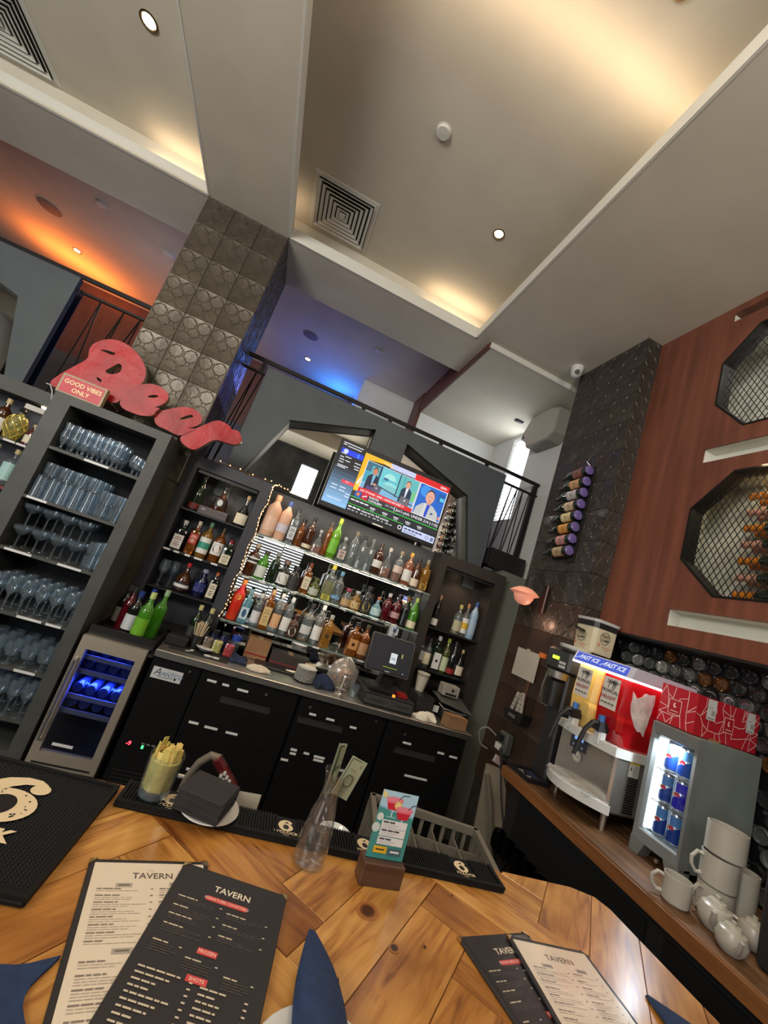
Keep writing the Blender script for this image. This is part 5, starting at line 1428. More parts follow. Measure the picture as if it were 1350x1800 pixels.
row(G_HIGH, 'highball_glass', 'upturned highball on the second tower shelf', 'highball glasses on the second tower shelf', T_SH[1], lin(-1.408, -1.128, 5), (2.94, 3.01, 3.08, 3.15), flip=.14)
row(G_ROCK, 'rocks_glass', 'rocks glass stacked over upturned highballs', 'rocks glasses stacked on the second tower shelf', T_SH[1] + .141, lin(-1.395, -1.14, 4), (2.96, 3.05, 3.14))
row(G_ROCK, 'rocks_glass', 'lower rocks glass at second tower shelf end', 'rocks glasses at the end of the second tower shelf', T_SH[1], lin(-1.05, -.965, 2), (2.95, 3.04, 3.13))
row(G_ROCK, 'rocks_glass', 'upper rocks glass at second tower shelf end', 'upper rocks glasses at the end of the second tower shelf', T_SH[1] + .0865, lin(-1.05, -.965, 2), (2.95, 3.04, 3.13))
row(G_COUPE, 'coupe_glass', 'lower coupe glass on the third tower shelf', 'coupe glasses on the third tower shelf', T_SH[2], lin(-1.39, -1.09, 4), (2.96, 3.07))
row(G_COUPE, 'coupe_glass', 'upper coupe glass on the third tower shelf', 'upper coupe glasses on the third tower shelf', T_SH[2] + .137, lin(-1.39, -1.09, 4), (2.96, 3.07))
row(G_ROCK, 'rocks_glass', 'lower rocks glass at third tower shelf end', 'rocks glasses on the third tower shelf', T_SH[2], [-.985], (2.955, 3.045, 3.135))
row(G_ROCK, 'rocks_glass', 'upper rocks glass at third tower shelf end', 'upper rocks glasses on the third tower shelf', T_SH[2] + .0865, [-.985], (2.955, 3.045, 3.135))
row(G_WINE, 'wine_glass', 'wine glass on the fourth tower shelf', 'wine glasses on the fourth tower shelf', T_SH[3], lin(-1.37, -.97, 6), (2.945, 3.03, 3.115))
row(G_SNIF, 'snifter_glass', 'snifter on the fifth tower shelf', 'snifters on the fifth tower shelf', T_SH[4], lin(-1.32, -.97, 5), (2.95, 3.045, 3.14))
row(G_WINE, 'wine_glass', 'wine glass on the lowest tower shelf', 'wine glasses on the lowest tower shelf', T_SH[5], lin(-1.26, -.965, 5), (2.945, 3.03, 3.115))
# two wine glasses on the niche shelf
for x in (-.655, -.598):
    tag(place('wine_glass', G_WINE, None, (x, 3.40 + (.07 if x > -.6 else 0), -.489)), 'wine glass on lowest niche shelf, ' + ('nearer the tower' if x < -.62 else 'nearer the orange liqueur'), 'glass', 'wine glasses in the niche')
# ================================================================ wall things on the dark pillar
r8 = random.Random(11)
wr = thing('wine_rack', 'black vertical wall rack for eight wine bottles', 'wine rack', (2.044, 2.50, .652))
MB().box(-.012, .0, -.03, .03, 0, .76).build('back_bar', M_BLACK, wr, smooth=False)
wlab = ['topmost wine bottle in the wall rack', 'second wine bottle from the top of the wall rack', 'third wine bottle from the top of the wall rack', 'fourth wine bottle from the top of the wall rack', 'fifth wine bottle from the top of the wall rack', 'sixth wine bottle from the top of the wall rack', 'seventh wine bottle from the top of the wall rack', 'lowest wine bottle in the wall rack']
M_PURP = mat('purple_bottle_base', srgb(104, 88, 150), .2, spec=.8)
lcol = [srgb(130, 90, 84), srgb(190, 150, 110), srgb(180, 176, 180), srgb(196, 176, 150), srgb(206, 196, 150), srgb(206, 150, 80), srgb(190, 140, 140), srgb(170, 150, 120)]
for k in range(8):
    z = .66 + .71 - k * .092
    MB().tube([(-.006, 0, .718 - k * .092), (-.008, 0, .718 - k * .092 - .037), (-.05, 0, .718 - k * .092 - .048), (-.094, 0, .718 - k * .092 - .036)], .004, 6).build('cradle', M_BLACK, wr)
    MB().tube([(-.006, .12, .704 - k * .092), (-.008, .12, .704 - k * .092 - .037), (-.05, .12, .704 - k * .092 - .050), (-.094, .12, .704 - k * .092 - .036)], .004, 6).build('cradle', M_BLACK, wr)
    b_ = thing('wine_bottle', wlab[k], 'bottle', (1.992, 2.47, z), group='bottles in the wall rack', rot=(-PI / 2 - .10, 0, r8.uniform(-.04, .04)))
    MB().lathe([(.001, .004), (.030, 0), (.036, .004), (.037, .01), (.037, .18), (.030, .21), (.016, .235), (.0145, .27)], 16).build('glass', B_['dkgreen'], b_)
    MB().lathe([(.001, -.001), (.028, -.001), (.0365, .003), (.0372, .012), (.034, .012)], 16, cap=False).build('base', M_PURP, b_)
    MB().lathe([(.0375, .05), (.0375, .15)], 16, cap=False).build('label', mat('rack_label_%d' % k, lcol[k], .6, noise=.45, nscale=26), b_)
    MB().lathe([(.016, .235), (.016, .285), (.001, .287)], 12).build('foil', capm((.05, .04, .05)), b_)
MB().tube([(-.012, .02, .77), (-.05, .03, .80), (-.02, .06, .83), (-.03, .02, .85)], .004, 6).build('hook', M_STEEL, wr)

sc_ = thing('wall_sconce', 'wall sconce with a pink glass bowl shade', 'wall lamp', (2.045, 2.66, .235))
MB().cbox(-.03, 0, -.03, .03, 0, .22, .006).build('back_plate', mat('oxblood_metal', srgb(58, 36, 34), .35, metal=.4), sc_, smooth=False)
MB().tube([(-.03, 0, .18), (-.06, .01, .26), (-.12, .03, .285), (-.165, .04, .24), (-.165, .04, .17)], .006, 8).build('arm', M_IRON, sc_)
shp = [(.012, .135), (.05, .128), (.085, .108), (.105, .092), (.108, .085), (.10, .084), (.075, .07), (.07, .05), (.055, .02), (.03, .003), (.001, 0)]
MB().lathe(shp, 28, (-.165, .04, .02)).build('glass_shade', mat('pink_glass', srgb(232, 164, 140), .35, emit=.35, emit_col=srgb(240, 150, 120)), sc_)
light('sconce_glow', 'POINT', (1.98, 2.62, .18), .8, (1.0, .6, .4), .04)

t = thing('paper_sheet', 'blank white sheet taped to the dark tiled wall', 'paper', (2.044, 2.83, -.255))
MB().box(-.002, 0, -.265, 0, 0, .205).build('sheet', mat('wall_paper_sheet', srgb(186, 182, 172), .8), t, smooth=False)
MB().box(-.003, -.002, -.15, -.11, .19, .215).build('tape', mat('clear_tape', srgb(190, 180, 160), .3), t, smooth=False)
t = thing('knife_holder', 'black magnetic knife holder on the dark tiled wall', 'knife holder', (2.044, 2.60, -.55))
MB().loft([[(-.07, -.09, .02), (-.07, .09, .0), (0, .09, 0), (0, -.09, .02)], [(-.08, -.11, .09), (-.08, .11, .07), (0, .11, .07), (0, -.11, .09)]]).build('pocket', M_BLACK, t, smooth=False)
MB().box(-.09, -.082, -.05, .03, .035, .055).build('badge', M_STEEL, t, smooth=False)
for i, (dy, a, m, lab, L) in enumerate(((.06, .28, mat('pale_handle', srgb(170, 166, 155), .5), 'pale handled knife in the holder, nearest the shelf unit', .13), (.0, .10, mat('pale_handle', srgb(170, 166, 155), .5), 'pale handled knife in the middle of the knife holder', .13), (-.045, -.16, mat('pale_handle', srgb(170, 166, 155), .5), 'pale handled knife in the holder, nearest the slush machine', .14), (-.02, .0, mat('wood_handle', srgb(84, 52, 34), .5), 'brown wooden handle standing tallest in the knife holder', .22))):
    k = thing('knife', lab, 'knife', (1.995 - (.02 if i == 3 else 0) * -1, 2.60 + dy, -.475), rot=(a, 0, 0), group='knives in the wall holder')
    MB().cbox(-.008, .008, -.014, .014, 0, L, .003).build('handle', m, k, smooth=False)
    MB().box(-.001, .001, -.012, .012, -.05, 0).build('blade', M_STEEL, k, smooth=False)
    for zz_ in (.03, .06, .09):
        MB().cyl((-.010, 0, zz_), (.010, 0, zz_), .004, n=8).build('rivet', M_IRON, k)

# champagne bottles behind the lower octagon screen
for k in range(7):
    c = (srgb(216, 130, 40), srgb(214, 160, 140))[k % 2]
    for j in range(2):
        b_ = thing('champagne_bottle', ('%s foiled champagne bottle behind the lower octagon screen, %s' % (('orange', 'pink')[k % 2], ('lowest row', 'second row from the bottom', 'third row from the bottom', 'middle row', 'third row from the top', 'second row from the top', 'top row')[k])) + (', farther in' if j else ''), 'bottle', (2.36 + .088 * j, 1.27, .60 + k * .095), group='champagne bottles in the octagon', rot=(-PI / 2, 0, 0))
        MB().lathe([(.001, 0), (.04, 0), (.043, .01), (.043, .14), (.034, .20), (.026, .23)], 16).build('glass', B_['dkgreen'], b_)
        MB().lathe([(.0275, .21), (.024, .25), (.018, .31), (.022, .325), (.018, .335), (.001, .337)], 14).build('foil', mat('foil_%d' % (k % 2), c, .35, metal=.3, noise=.2, nscale=40), b_)
        MB().lathe([(.0435, .02), (.0435, .12)], 16, cap=False).build('label', mat('champ_label', srgb(190, 180, 140), .6, noise=.4, nscale=20), b_)
MB().box(2.30, 2.49, .95, 1.58, .545, .555).build('wine_shelf_board', M_BACKST, bpy.data.objects['wall_niche_lower'], smooth=False)

# ================================================================ right-hand shelf
M_OLDW = mat('old_plank_wood', srgb(120, 84, 50), .55, noise=.35, nscale=5, stretch=(6, .7, 6), col2=srgb(70, 46, 28))
rs = thing('side_counter', 'worn wooden side counter along the mosaic wall', 'counter', (1.70, 0, -.7455))
for i in range(3):
    MB().cbox(.0 + i * .216, .214 + i * .216, -.6, 2.20, 0, .045, .003).build('plank', M_OLDW, rs, smooth=False)
MB().box(-.012, .0, -.6, 2.20, -.01, .04).build('front_edge', mat('edge_wood', srgb(132, 84, 44), .5, noise=.3, nscale=4, stretch=(4, .5, 4)), rs, smooth=False)
MB().box(.06, .64, -.6, 2.17, -1.02, -.002).build('cabinet', M_BLACKM, rs, smooth=False)
for k in range(3):
    MB().box(.05, .06, -.4 + k * .85, .38 + k * .85, -.97, -.06).build('cabinet_door', M_BLACK, rs, smooth=False)
G_SHADED = G_WINE.copy(); G_SHADED.materials[0] = glass('shaded_glass', (.25, .26, .27), .05, 1.5)
# glassware under the counter, its shade painted in by a darker glass tint
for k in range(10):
    o = place('wine_glass', G_SHADED, None, (1.66, 2.05 - .082 * (k // 2), (-1.421, -1.169)[k % 2]))
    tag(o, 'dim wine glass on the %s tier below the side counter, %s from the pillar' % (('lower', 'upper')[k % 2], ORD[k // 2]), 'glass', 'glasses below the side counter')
t = thing('glass_rack', 'dark wire rack below the side counter', 'rack', (1.66, 1.90, -1.77))
MB().box(-.05, .05, -.22, .22, .33, .348).build('tier', M_BLACK, t, smooth=False)
MB().box(-.05, .05, -.22, .22, .58, .60).build('tier', M_BLACK, t, smooth=False)
for s_ in (-.21, .21):
    MB().box(-.045, -.035, s_ - .005, s_ + .005, 0, .60).build('leg', M_BLACK, t, smooth=False)
    MB().box(.035, .045, s_ - .005, s_ + .005, 0, .60).build('leg', M_BLACK, t, smooth=False)
# spill tray with magazine-like lettering at the far end
t = thing('bar_tray', 'flat black tray with pale lettering on the far counter end', 'tray', (1.72, 2.012, -.699))
MB().box(0, .15, 0, .18, 0, .006).box(0, .008, 0, .18, .006, .022).box(.142, .15, 0, .18, .006, .022).box(.008, .142, 0, .008, .006, .022).box(.008, .142, .172, .18, .006, .022).build('tray', M_BLACK, t, smooth=False)
P = Print()
for k in range(6): P.rect(.022, .022 + k * .024, .05 + .015 * (k % 3), .034 + k * .024, (.4, .4, .4), up=False)
P.rect(.09, .02, .135, .16, (.02, .03, .08))
P.build('print', PRINT, t, (0, 0, .0065))

# slush machine ---------------------------------------------------------------------------
sl = thing('slush_machine', 'two tank frozen drink machine with lit FAST ICE header', 'slush machine', (1.845, 1.82, -.70))
yl, yh = -.185, .185
MB().cbox(0, .46, yl, yh, .085, .345, .01).build('steel_body', mat('polished_steel', (.72, .69, .64), .2, metal=.85), sl)
for (x, y) in ((.03, yl + .03), (.03, yh - .03), (.42, yl + .03), (.42, yh - .03)):
    MB().cyl((x, y, 0), (x, y, .09), .011, .016, 12).build('foot', M_STEEL, sl)
n = 16
dt = [[(-.115 * math.sin(PI * (i / n)) ** .8 - .005, yl - .02 + (yh - yl + .04) * i / n, z) for i in range(n + 1)] + [(.0, yh + .02, z), (.0, yl - .02, z)] for z in (.085, .125)]
MB().loft(dt).build('drip_tray', M_WHITE, sl, smooth=False)
for yc in (-.09, .09):
    g = MB()
    for k in range(6):
        g.box(-.085 + .02 * 0, -.02, yc - .055 + k * .019, yc - .047 + k * .019, .125, .128)
    g.build('drip_grille', mat('grille_grey', (.42, .42, .41), .4), sl, smooth=False)
cl = [[(-.02 - .03 * math.sin(PI * i / n), yl - .01 + (yh - yl + .02) * i / n, z) for i in range(n + 1)] + [(.40, yh + .01, z), (.40, yl - .01, z)] for z in (.335, .375)]
MB().loft(cl).build('collar', M_WHITE, sl, smooth=False)
sv = MB()
for k in range(15):
    sv.box(.09, .15, yl - .004, yl, .105 + k * .011, .111 + k * .011)
sv.build('side_vent', M_BLACK, sl, smooth=False)
P = Print(); P.rect(0, 0, .062, .075, (.66, .66, .63)); P.rect(0, .058, .062, .075, srgb(226, 200, 50)); P.poly([(.006, .03), (.02, .03), (.013, .05)], (.1, .1, .1))
for k in range(6): P.rect(.025, .008 + k * .008, .057, .011 + k * .008, (.3, .3, .3))
P.build('warning_sticker', PRINT, sl, (.085, yl - .001, .265), FACE_CAM)
P = Print(); P.rect(-.055, -.04, .055, .04, (.015, .016, .02)); P.rect(-.03, .005, .03, .025, (.25, .5, 1.0)); P.disc(-.03, -.022, .006, (.15, .15, .2)); P.disc(.03, -.022, .006, (.15, .15, .2))
P.build('control_panel', attr_mat('machine_display', emit=.9), sl, (-.004, .045, .305), FACE_LEFT)
P = Print(); P.disc(0, 0, .03, (.62, .60, .54), 24, .026); P.ring(0, 0, .024, .002, (.3, .28, .25)); P.rect(-.014, -.003, .014, .003, (.3, .28, .25)); P.build('maker_badge', PRINT, sl, (-.004, .035, .235), FACE_LEFT)
tint = {'y': ((.95, .88, .6), srgb(226, 200, 120)), 'r': ((.8, .1, .1), srgb(176, 18, 26))}
for key, yc, cn in (('y', .09, 'banana'), ('r', -.09, 'cherry')):
    mm = glass('tank_' + cn, tint[key][0], .05, 1.4, .72, tint[key][1])
    tk = MB()
    rings = []
    for z, x0, w in ((.378, .03, .078), (.44, -.005, .083), (.52, -.012, .085), (.69, .0, .086)):
        rings.append([(x0 + .02, yc - w, z), (x0 + .34, yc - w, z), (x0 + .34, yc + w, z), (x0 + .02, yc + w, z), (x0, yc + w * .75, z), (x0, yc - w * .75, z)])
    tk.loft(rings).build('tank', mm, sl, smooth=False)
    MB().cyl((.02, yc, .45), (.30, yc, .45), .055, n=18).build('chill_drum', mat('drum_' + cn, tint[key][1], .3), sl)
    P = Print(); P.rect(-.05, -.075, .05, .075, (.70, .66, .60))
    for s_ in (-.018, .008, .02):
        P.line(s_, .02, s_ + .006, .055, .004, (.03, .03, .03))
        for a in range(5): P.line(s_ + .006, .055, s_ + .006 + .02 * math.cos(a * 1.26), .055 + .014 * math.sin(a * 1.26), .004, (.03, .03, .03))
    P.text('TROPICAL', 0, .008, .022, (.03, .03, .04), bold=.02); P.text('DELIGHT', 0, -.022, .022, srgb(150, 40, 70), bold=.02); 
    for q in range(4): P.rect(-.04 + q * .021, -.054, -.024 + q * .021, -.047, (.12, .12, .12), up=False)
    P.build('flavour_card', PRINT, sl, (-.016, yc, .60), FACE_LEFT)
    MB().cbox(-.045, .0, yc - .022, yc + .022, .345, .42, .008).build('spout', M_WHITE, sl)
    MB().loft([[(-.06, yc - .024, .41), (.0, yc - .024, .41), (.0, yc + .024, .41), (-.06, yc + .024, .41)], [(-.055, yc - .02, .455), (.0, yc - .02, .455), (.0, yc + .02, .455), (-.055, yc + .02, .455)]]).build('tap_head', M_BLACK, sl)
    MB().tube([(-.03, yc, .445), (-.075, yc + .005, .44), (-.105, yc + .012, .40), (-.12, yc + .015, .34), (-.135, yc + .018, .27)], .011, 8, rs=[.016, .013, .011, .012, .010]).build('tap_handle', M_BLACK, sl)
    MB().cyl((-.03, yc, .452), (-.03, yc, .485), .016, n=14).build('tap_cap', mat('blue_cap', srgb(70, 120, 190), .35, metal=.2), sl)
# frost inside the red tank, seen through its side
FR = [(-.05, .646), (-.03, .632), (-.015, .618), (.005, .628), (.02, .635), (.03, .650), (.043, .656), (.07, .654), (.104, .661), (.106, .64), (.108, .621), (.102, .60), (.10, .579), (.090, .54), (.086, .509), (.080, .49), (.074, .455), (.05, .475), (.03, .47), (.003, .489), (-.026, .525), (-.040, .55), (-.048, .581), (-.046, .61)]
fr_ = [(.026 + (u + .05) * .9, v) for u, v in FR]
MB().prism(fr_, yl + .0085 - .0035, yl + .0085 - .001, 'y').build('frost_patch', mat('frost', srgb(214, 204, 202), .7, noise=.2, nscale=30), sl, smooth=False)
MB().box(-.02, .40, yl - .012, yh + .012, .69, .70).build('light_strip', mat('white_led', (1, .95, .95), .4, emit=5, emit_col=(1, .92, .9)), sl, smooth=False)
MB().loft([[(-.022, yl - .014, .70), (.40, yl - .014, .70), (.40, yh + .014, .70), (-.022, yh + .014, .70)], [(.0, yl - .014, .757), (.40, yl - .014, .757), (.40, yh + .014, .757), (.0, yh + .014, .757)]]).build('lid', mat('lid_lavender', srgb(196, 196, 214), .4), sl, smooth=False)
P = Print(.0004); P.rect(-.19, .0, .165, .05, srgb(72, 98, 214))
for c_ in (-.09, .08):
    P.text('FAST ICE', c_, .026, .034, (1, 1, 1), shear=.25, bold=.02, sx=.98); P.line(c_ - .09, .012, c_ - .06, .03, .004, (.8, .9, 1))
P.rect(-.19, .0, -.185, .05, (.9, .9, 1))
hd = P.build('header_sign', attr_mat('header_sign', emit=.9), sl, (-.0205, .0, .704), FACE_LEFT)
hd.rotation_euler = (PI / 2 - .36, 0, -PI / 2)
# black juicer with lcd, between slush machine and pillar
jc = thing('coffee_grinder', 'black counter grinder with green display behind slush machine', 'grinder', (1.94, 2.14, -.699))
MB().cbox(-.06, .09, -.06, .06, 0, .62, .012).build('column', M_DKP, jc)
MB().cbox(-.10, .09, -.09, .12, .60, .735, .015).build('head', M_DKP, jc)
MB().box(-.104, -.10, .0, .055, .665, .685).build('display', mat('green_display', (.5, .9, .05), .4, emit=1.5, emit_col=(.5, .95, .05)), jc, smooth=False)
for i in range(3):
    for j in range(2):
        MB().box(-.105, -.10, -.06 + i * .018, -.047 + i * .018, .625 + j * .022, .64 + j * .022).build('key', M_WHITE, jc, smooth=False)
MB().lathe([(.03, .55), (.06, .56), (.065, .60)], 18, (-.08, .0, 0)).build('collar', M_STEEL, jc)
MB().lathe([(.05, .40), (.055, .54), (.03, .55)], 18, (-.08, .0, 0)).build('hopper_spout', M_BLACK, jc)
MB().tube([(-.10, .06, .60), (-.11, .07, .50), (-.105, .075, .42)], .006, 8).build('lever', M_STEEL, jc)
MB().box(-.115, -.085, .13, .165, .64, .67).build('orange_tag', mat('orange_tag', srgb(226, 120, 60), .5), jc, smooth=False)
MB().lathe([(.05, .735), (.085, .75), (.09, .765), (.08, .77), (.001, .772)], 20, (-.03, -.03, 0), sx=1, sy=1).build('white_lid', M_WHITE, jc)
oc = thing('snack_canister', 'cream OLD CAMP carton canister with black lid band and white liner', 'canister', (2.05, 2.13, .073))
MB().sq_lathe([(.085, 0), (.088, .01), (.092, .155)], 24, 6, sx=1.0, sy=.95).build('canister', mat('cream_tin', srgb(206, 196, 168), .45), oc)
MB().sq_lathe([(.094, .15), (.094, .185), (.088, .187)], 24, 6, sx=1.0, sy=.95).build('lid_band', M_BLACK, oc)
MB().sq_lathe([(.09, .184), (.096, .20), (.06, .206), (.03, .203)], 24, 6, sx=1.05, sy=1.0).build('white_liner', mat('white_liner', srgb(206, 206, 206), .6, bump=.5, bscale=30), oc)
def camp(par, loc, rot):
    P = Print(.0005); P.ring(0, 0, .037, .003, (.05, .04, .03), 28); P.text('OLD', 0, .013, .026, (.05, .04, .03), bold=.02); P.text('CAMP', 0, -.012, .022, (.05, .04, .03), bold=.02)
    P.text('Peach Pecan', .02, -.052, .013, srgb(206, 80, 50), shear=.2); P.poly([(-.045, -.05), (-.038, -.042), (-.04, -.03), (-.032, -.04), (-.03, -.052)], srgb(214, 90, 50)); P.text('Whiskey', .02, -.064, .010, srgb(206, 80, 50), shear=.2)
    P.build('print', PRINT, par, loc, rot)
camp(oc, (-.012, -.0893, .10), (PI / 2 + .03, 0, 0))
camp(oc, (-.0935, .01, .085), (PI / 2 + .03, 0, -PI / 2))
MB().tube([(-.093, .05, .12), (-.12, .045, .125), (-.12, .0, .115), (-.093, -.005, .11)], .007, 8).build('handle', M_BLACK, oc)

# mini fridge with cans -------------------------------------------------------------------------
fg = thing('mini_fridge', 'grey counter fridge with lit glass door full of cans', 'fridge', (1.93, 1.455, -.70))
M_FR = mat('fridge_grey', srgb(126, 130, 130), .5, metal=.3, noise=.08, nscale=8)
M_FRS = mat('fridge_side', srgb(120, 130, 126), .5, noise=.10, nscale=6)
hw = .11
MB().box(.03, .37, -hw, -hw + .015, .05, .56).box(.03, .37, hw - .015, hw, .05, .56).box(.03, .37, -hw + .015, hw - .015, .545, .56).box(.03, .37, -hw + .015, hw - .015, .05, .09).box(.35, .37, -hw + .015, hw - .015, .09, .545).build('cabinet', M_FRS, fg, smooth=False)
for s_ in (-1, 1):
    MB().loft([[(0, s_ * hw, 0), (.06, s_ * hw, 0), (.06, s_ * (hw - .045), 0), (0, s_ * (hw - .045), 0)], [(0, s_ * hw, .06), (.06, s_ * hw, .06), (.06, s_ * (hw - .07), .06), (0, s_ * (hw - .07), .06)]]).build('foot', M_FR, fg, smooth=False)
o_ = [(-hw, .05), (hw, .05), (hw, .56), (-hw, .56)]; i_ = [(-.080, .105), (.080, .105), (.080, .50), (-.080, .50)]
rg = [[(.03, u, v) for u, v in o_], [(.0, u * .96, .05 + (v - .05) * .98 + .004) for u, v in o_], [(.004, u * 1.12, v + (.008 if v > .3 else -.008)) for u, v in i_], [(.02, u, v) for u, v in i_], [(.03, u, v) for u, v in i_]]
MB().loft(rg, cap=False).build('door_frame', M_FR, fg, smooth=False)
MB().box(.016, .018, -.080, .080, .105, .50).build('door_glass', glass('fridge_glass', (.95, .97, 1.0), .02, 1.35), fg, smooth=False)
MB().box(.022, .075, .072, .080, .11, .495).build('led_panel', mat('cold_led', (.9, .97, 1), .4, emit=4.5, emit_col=(.86, .96, 1.0)), fg, smooth=False)
MB().box(.15, .16, -.080, .072, .105, .5).build('back_liner', mat('fridge_liner', (.75, .86, .92), .4, emit=.6, emit_col=(.8, .93, 1.0)), fg, smooth=False)  # faint glow put into the liner stands in for the strip's light
MB().cyl((.01, -.02, .03), (-.004, -.02, .03), .008, n=10).build('switch', M_STEEL, fg)
light('fridge_light', 'AREA', (1.956, 1.45, -.212), 3.0, (.85, .95, 1.0), .05, .06, aim=(2.0, 1.44, -1))
can_b = [(.001, 0), (.022, 0), (.0262, .006), (.0265, .12), (.023, .131), (.022, .134), (.001, .132)]
M_CAN = mat('can_silver', (.62, .68, .74), .25, metal=.6)
for row_ in range(3):
    zb = .108 + row_ * .132
    if row_: MB().box(.02, .15, -.080, .070, zb - .006, zb - .002).build('shelf', M_STEEL, fg, smooth=False)
    for col_ in range(2):
        yc = .030 - col_ * .062
        c = thing('drink_can', 'blue and silver energy drink can, %s row, %s' % (('bottom', 'middle', 'top')[row_], ('nearer the light strip', 'nearer the door hinge')[col_]), 'can', (1.93 + .052, 1.455 + yc, -.70 + zb), group='cans in the mini fridge')
        MB().lathe([(r, z * .93) for r, z in can_b], 18).build('can', M_CAN, c)
        dark = (row_ == 1 and col_ == 1)
        cb_ = srgb(40, 30, 170) if dark else srgb(20, 60, 140)
        P = Print(.0003)
        for q in range(10):
            u = -.04 + q * .008
            P.poly([(u, .012), (u + .008, .012), (u + .008, .055 + (u + .008) * .6), (u, .055 + u * .6)], cb_, up=(q == 0))
        for q in range(6):
            u = .0 + q * .007
            P.poly([(u - .005, .075), (u + .003, .075), (u + .003, .112), (u - .005, .112)], srgb(60, 50, 190) if dark else srgb(80, 130, 190), up=(q == 0))
        P.disc(.002, .064, .012, srgb(206, 40, 60), 12, .008); P.disc(-.012, .064, .006, srgb(226, 180, 70), 10)
        P.build('print', PRINT, c, warp=lambda u, v, w: (-(.0268 + w) * math.cos(u / .0265), (.0268 + w) * math.sin(-u / .0265), v))

# red patterned carton on the fridge ------------------------------------------------------------
rb_ = thing('carton', 'red carton with white cracked line pattern on top of the fridge', 'box', (1.955, 1.40, -.137))
MB().box(0, .39, 0, .17, 0, .172).build('carton', mat('red_carton', srgb(178, 24, 40), .5), rb_, smooth=False)
MB().box(.10, .16, -.002, .02, -.003, .006).build('torn_flap', M_CARD, rb_, smooth=False)
def cracked(w, seed, emblems, notes):
    r = random.Random(seed); P = Print(.0002); c = srgb(232, 190, 190); h = .172; P.z = .0002
    xs = [i * .035 for i in range(int(w / .035) + 1)]
    def L(a, b, c_, d):
        P.line(min(max(a, .002), w - .002), min(max(b, .002), h - .002), min(max(c_, .002), w - .002), min(max(d, .002), h - .002), .0032, c, up=False)
    pts = {}
    nx = int(w / .042) + 1
    for i in range(nx + 1):
        for j in range(5):
            pts[i, j] = (i * w / nx + (r.uniform(-.014, .014) if 0 < i < nx else 0), j * h / 4 + (r.uniform(-.014, .014) if 0 < j < 4 else 0))
    for i in range(nx + 1):
        for j in range(5):
            if i < nx and r.random() < .72 and 0 < j < 4: L(*pts[i, j], *pts[i + 1, j])
            if j < 4 and r.random() < .72 and 0 < i < nx: L(*pts[i, j], *pts[i, j + 1])
            if i < nx and j < 4 and r.random() < .22: L(*pts[i, j], *pts[i + 1, j + 1])
    for x in emblems:
        P.rect(x - .03, .05, x + .03, .115, c); P.rect(x - .027, .053, x + .027, .112, srgb(168, 22, 38)); P.disc(x, .09, .008, c, 12, .012); P.disc(x + .006, .093, .006, srgb(168, 22, 38), 10, .008)
        P.rect(x - .018, .062, x + .018, .066, c)
    for x, ww in notes:
        P.rect(x - ww / 2, .08, x + ww / 2, .168, srgb(206, 206, 204)); P.rect(x - ww / 2 + .006, .085, x + ww / 2 - .006, .09, (.2, .2, .2)); P.rect(x, .10, x + ww / 2 - .006, .122, (.35, .35, .35)); P.rect(x - ww / 2 + .006, .13, x + .004, .133, (.3, .3, .3))
    return P
cracked(.39, 5, [.20], [(.085, .055), (.33, .05)]).build('print', PRINT, rb_, (0, -.0006, 0), FACE_CAM)
cracked(.17, 9, [.075], []).build('print', PRINT, rb_, (-.0006, .17, 0), FACE_LEFT)

# mugs and teapots -------------------------------------------------------------------------------
M_MUG = mat('grey_white_ceramic', srgb(176, 172, 162), .3)
def mug(label, loc, rz, r=.045, h=.095, handle=True, group='white mugs and teapots', up=True):
    t = thing('mug', label, 'mug', loc, rz, group)
    pr = [(.001, 0), (r * .9, 0), (r, .006), (r, h), (r * .92, h), (r * .9, .012), (.001, .010)]
    if not up: pr = [(a, h - b) for a, b in pr]
    MB().lathe(pr, 24, cap=False).build('cup', M_MUG, t)
    if handle:
        MB().tube([(-r * .95, 0, h * .82), (-r - .018, 0, h * .86), (-r - .034, 0, h * .62), (-r - .032, 0, h * .38), (-r - .016, 0, h * .18), (-r * .95, 0, h * .2)], .0065, 8).build('handle', M_MUG, t)
    return t
zs = -.70
mug('white mug at the top of the mug stack', (1.945, 1.21, zs + .199), .2, .062, .10, False)
mug('white mug with round handle in the middle of the stack', (1.935, 1.212, zs + .097), -.5, .058, .10)
mug('white mug standing under the stack beside the fridge', (1.935, 1.212, zs + .001), -.2, .056, .095)
mug('low white mug with handle towards the counter edge', (1.785, 1.24, zs + .001), -.7, .044, .085)
mug('small white mug behind the teapots', (2.055, 1.21, zs + .001), 0, .05, .17, False)
t = thing('folded_napkin', 'cream folded napkin wedged between mugs and black box', 'napkin', (2.05, 1.09, zs + .001))
MB().cbox(-.03, .03, -.02, .02, 0, .19, .006).build('cloth', mat('cream_napkin', srgb(176, 168, 136), .8), t, smooth=False)
MB().box(-.031, .031, -.021, .0, .12, .125).build('fold', mat('cream_napkin_fold', srgb(160, 150, 120), .8), t, smooth=False)
def teapot(label, loc, rz, s=1.0):
    t = thing('teapot', label, 'teapot', loc, rz, 'white mugs and teapots')
    t.scale = (s, s, s)
    MB().lathe([(.001, 0), (.03, 0), (.048, .02), (.052, .045), (.042, .07), (.028, .078), (.001, .078)], 22).build('body', M_MUG, t)
    MB().lathe([(.030, .077), (.024, .088), (.008, .092), (.009, .102), (.001, .105)], 18).build('lid', M_MUG, t)
    MB().tube([(-.045, 0, .03), (-.065, 0, .045), (-.078, 0, .075)], .01, 8, rs=[.014, .010, .007]).build('spout', M_MUG, t)
    MB().tube([(.045, 0, .06), (.075, 0, .065), (.08, 0, .035), (.05, 0, .02)], .006, 8).build('handle', M_MUG, t)
    return t
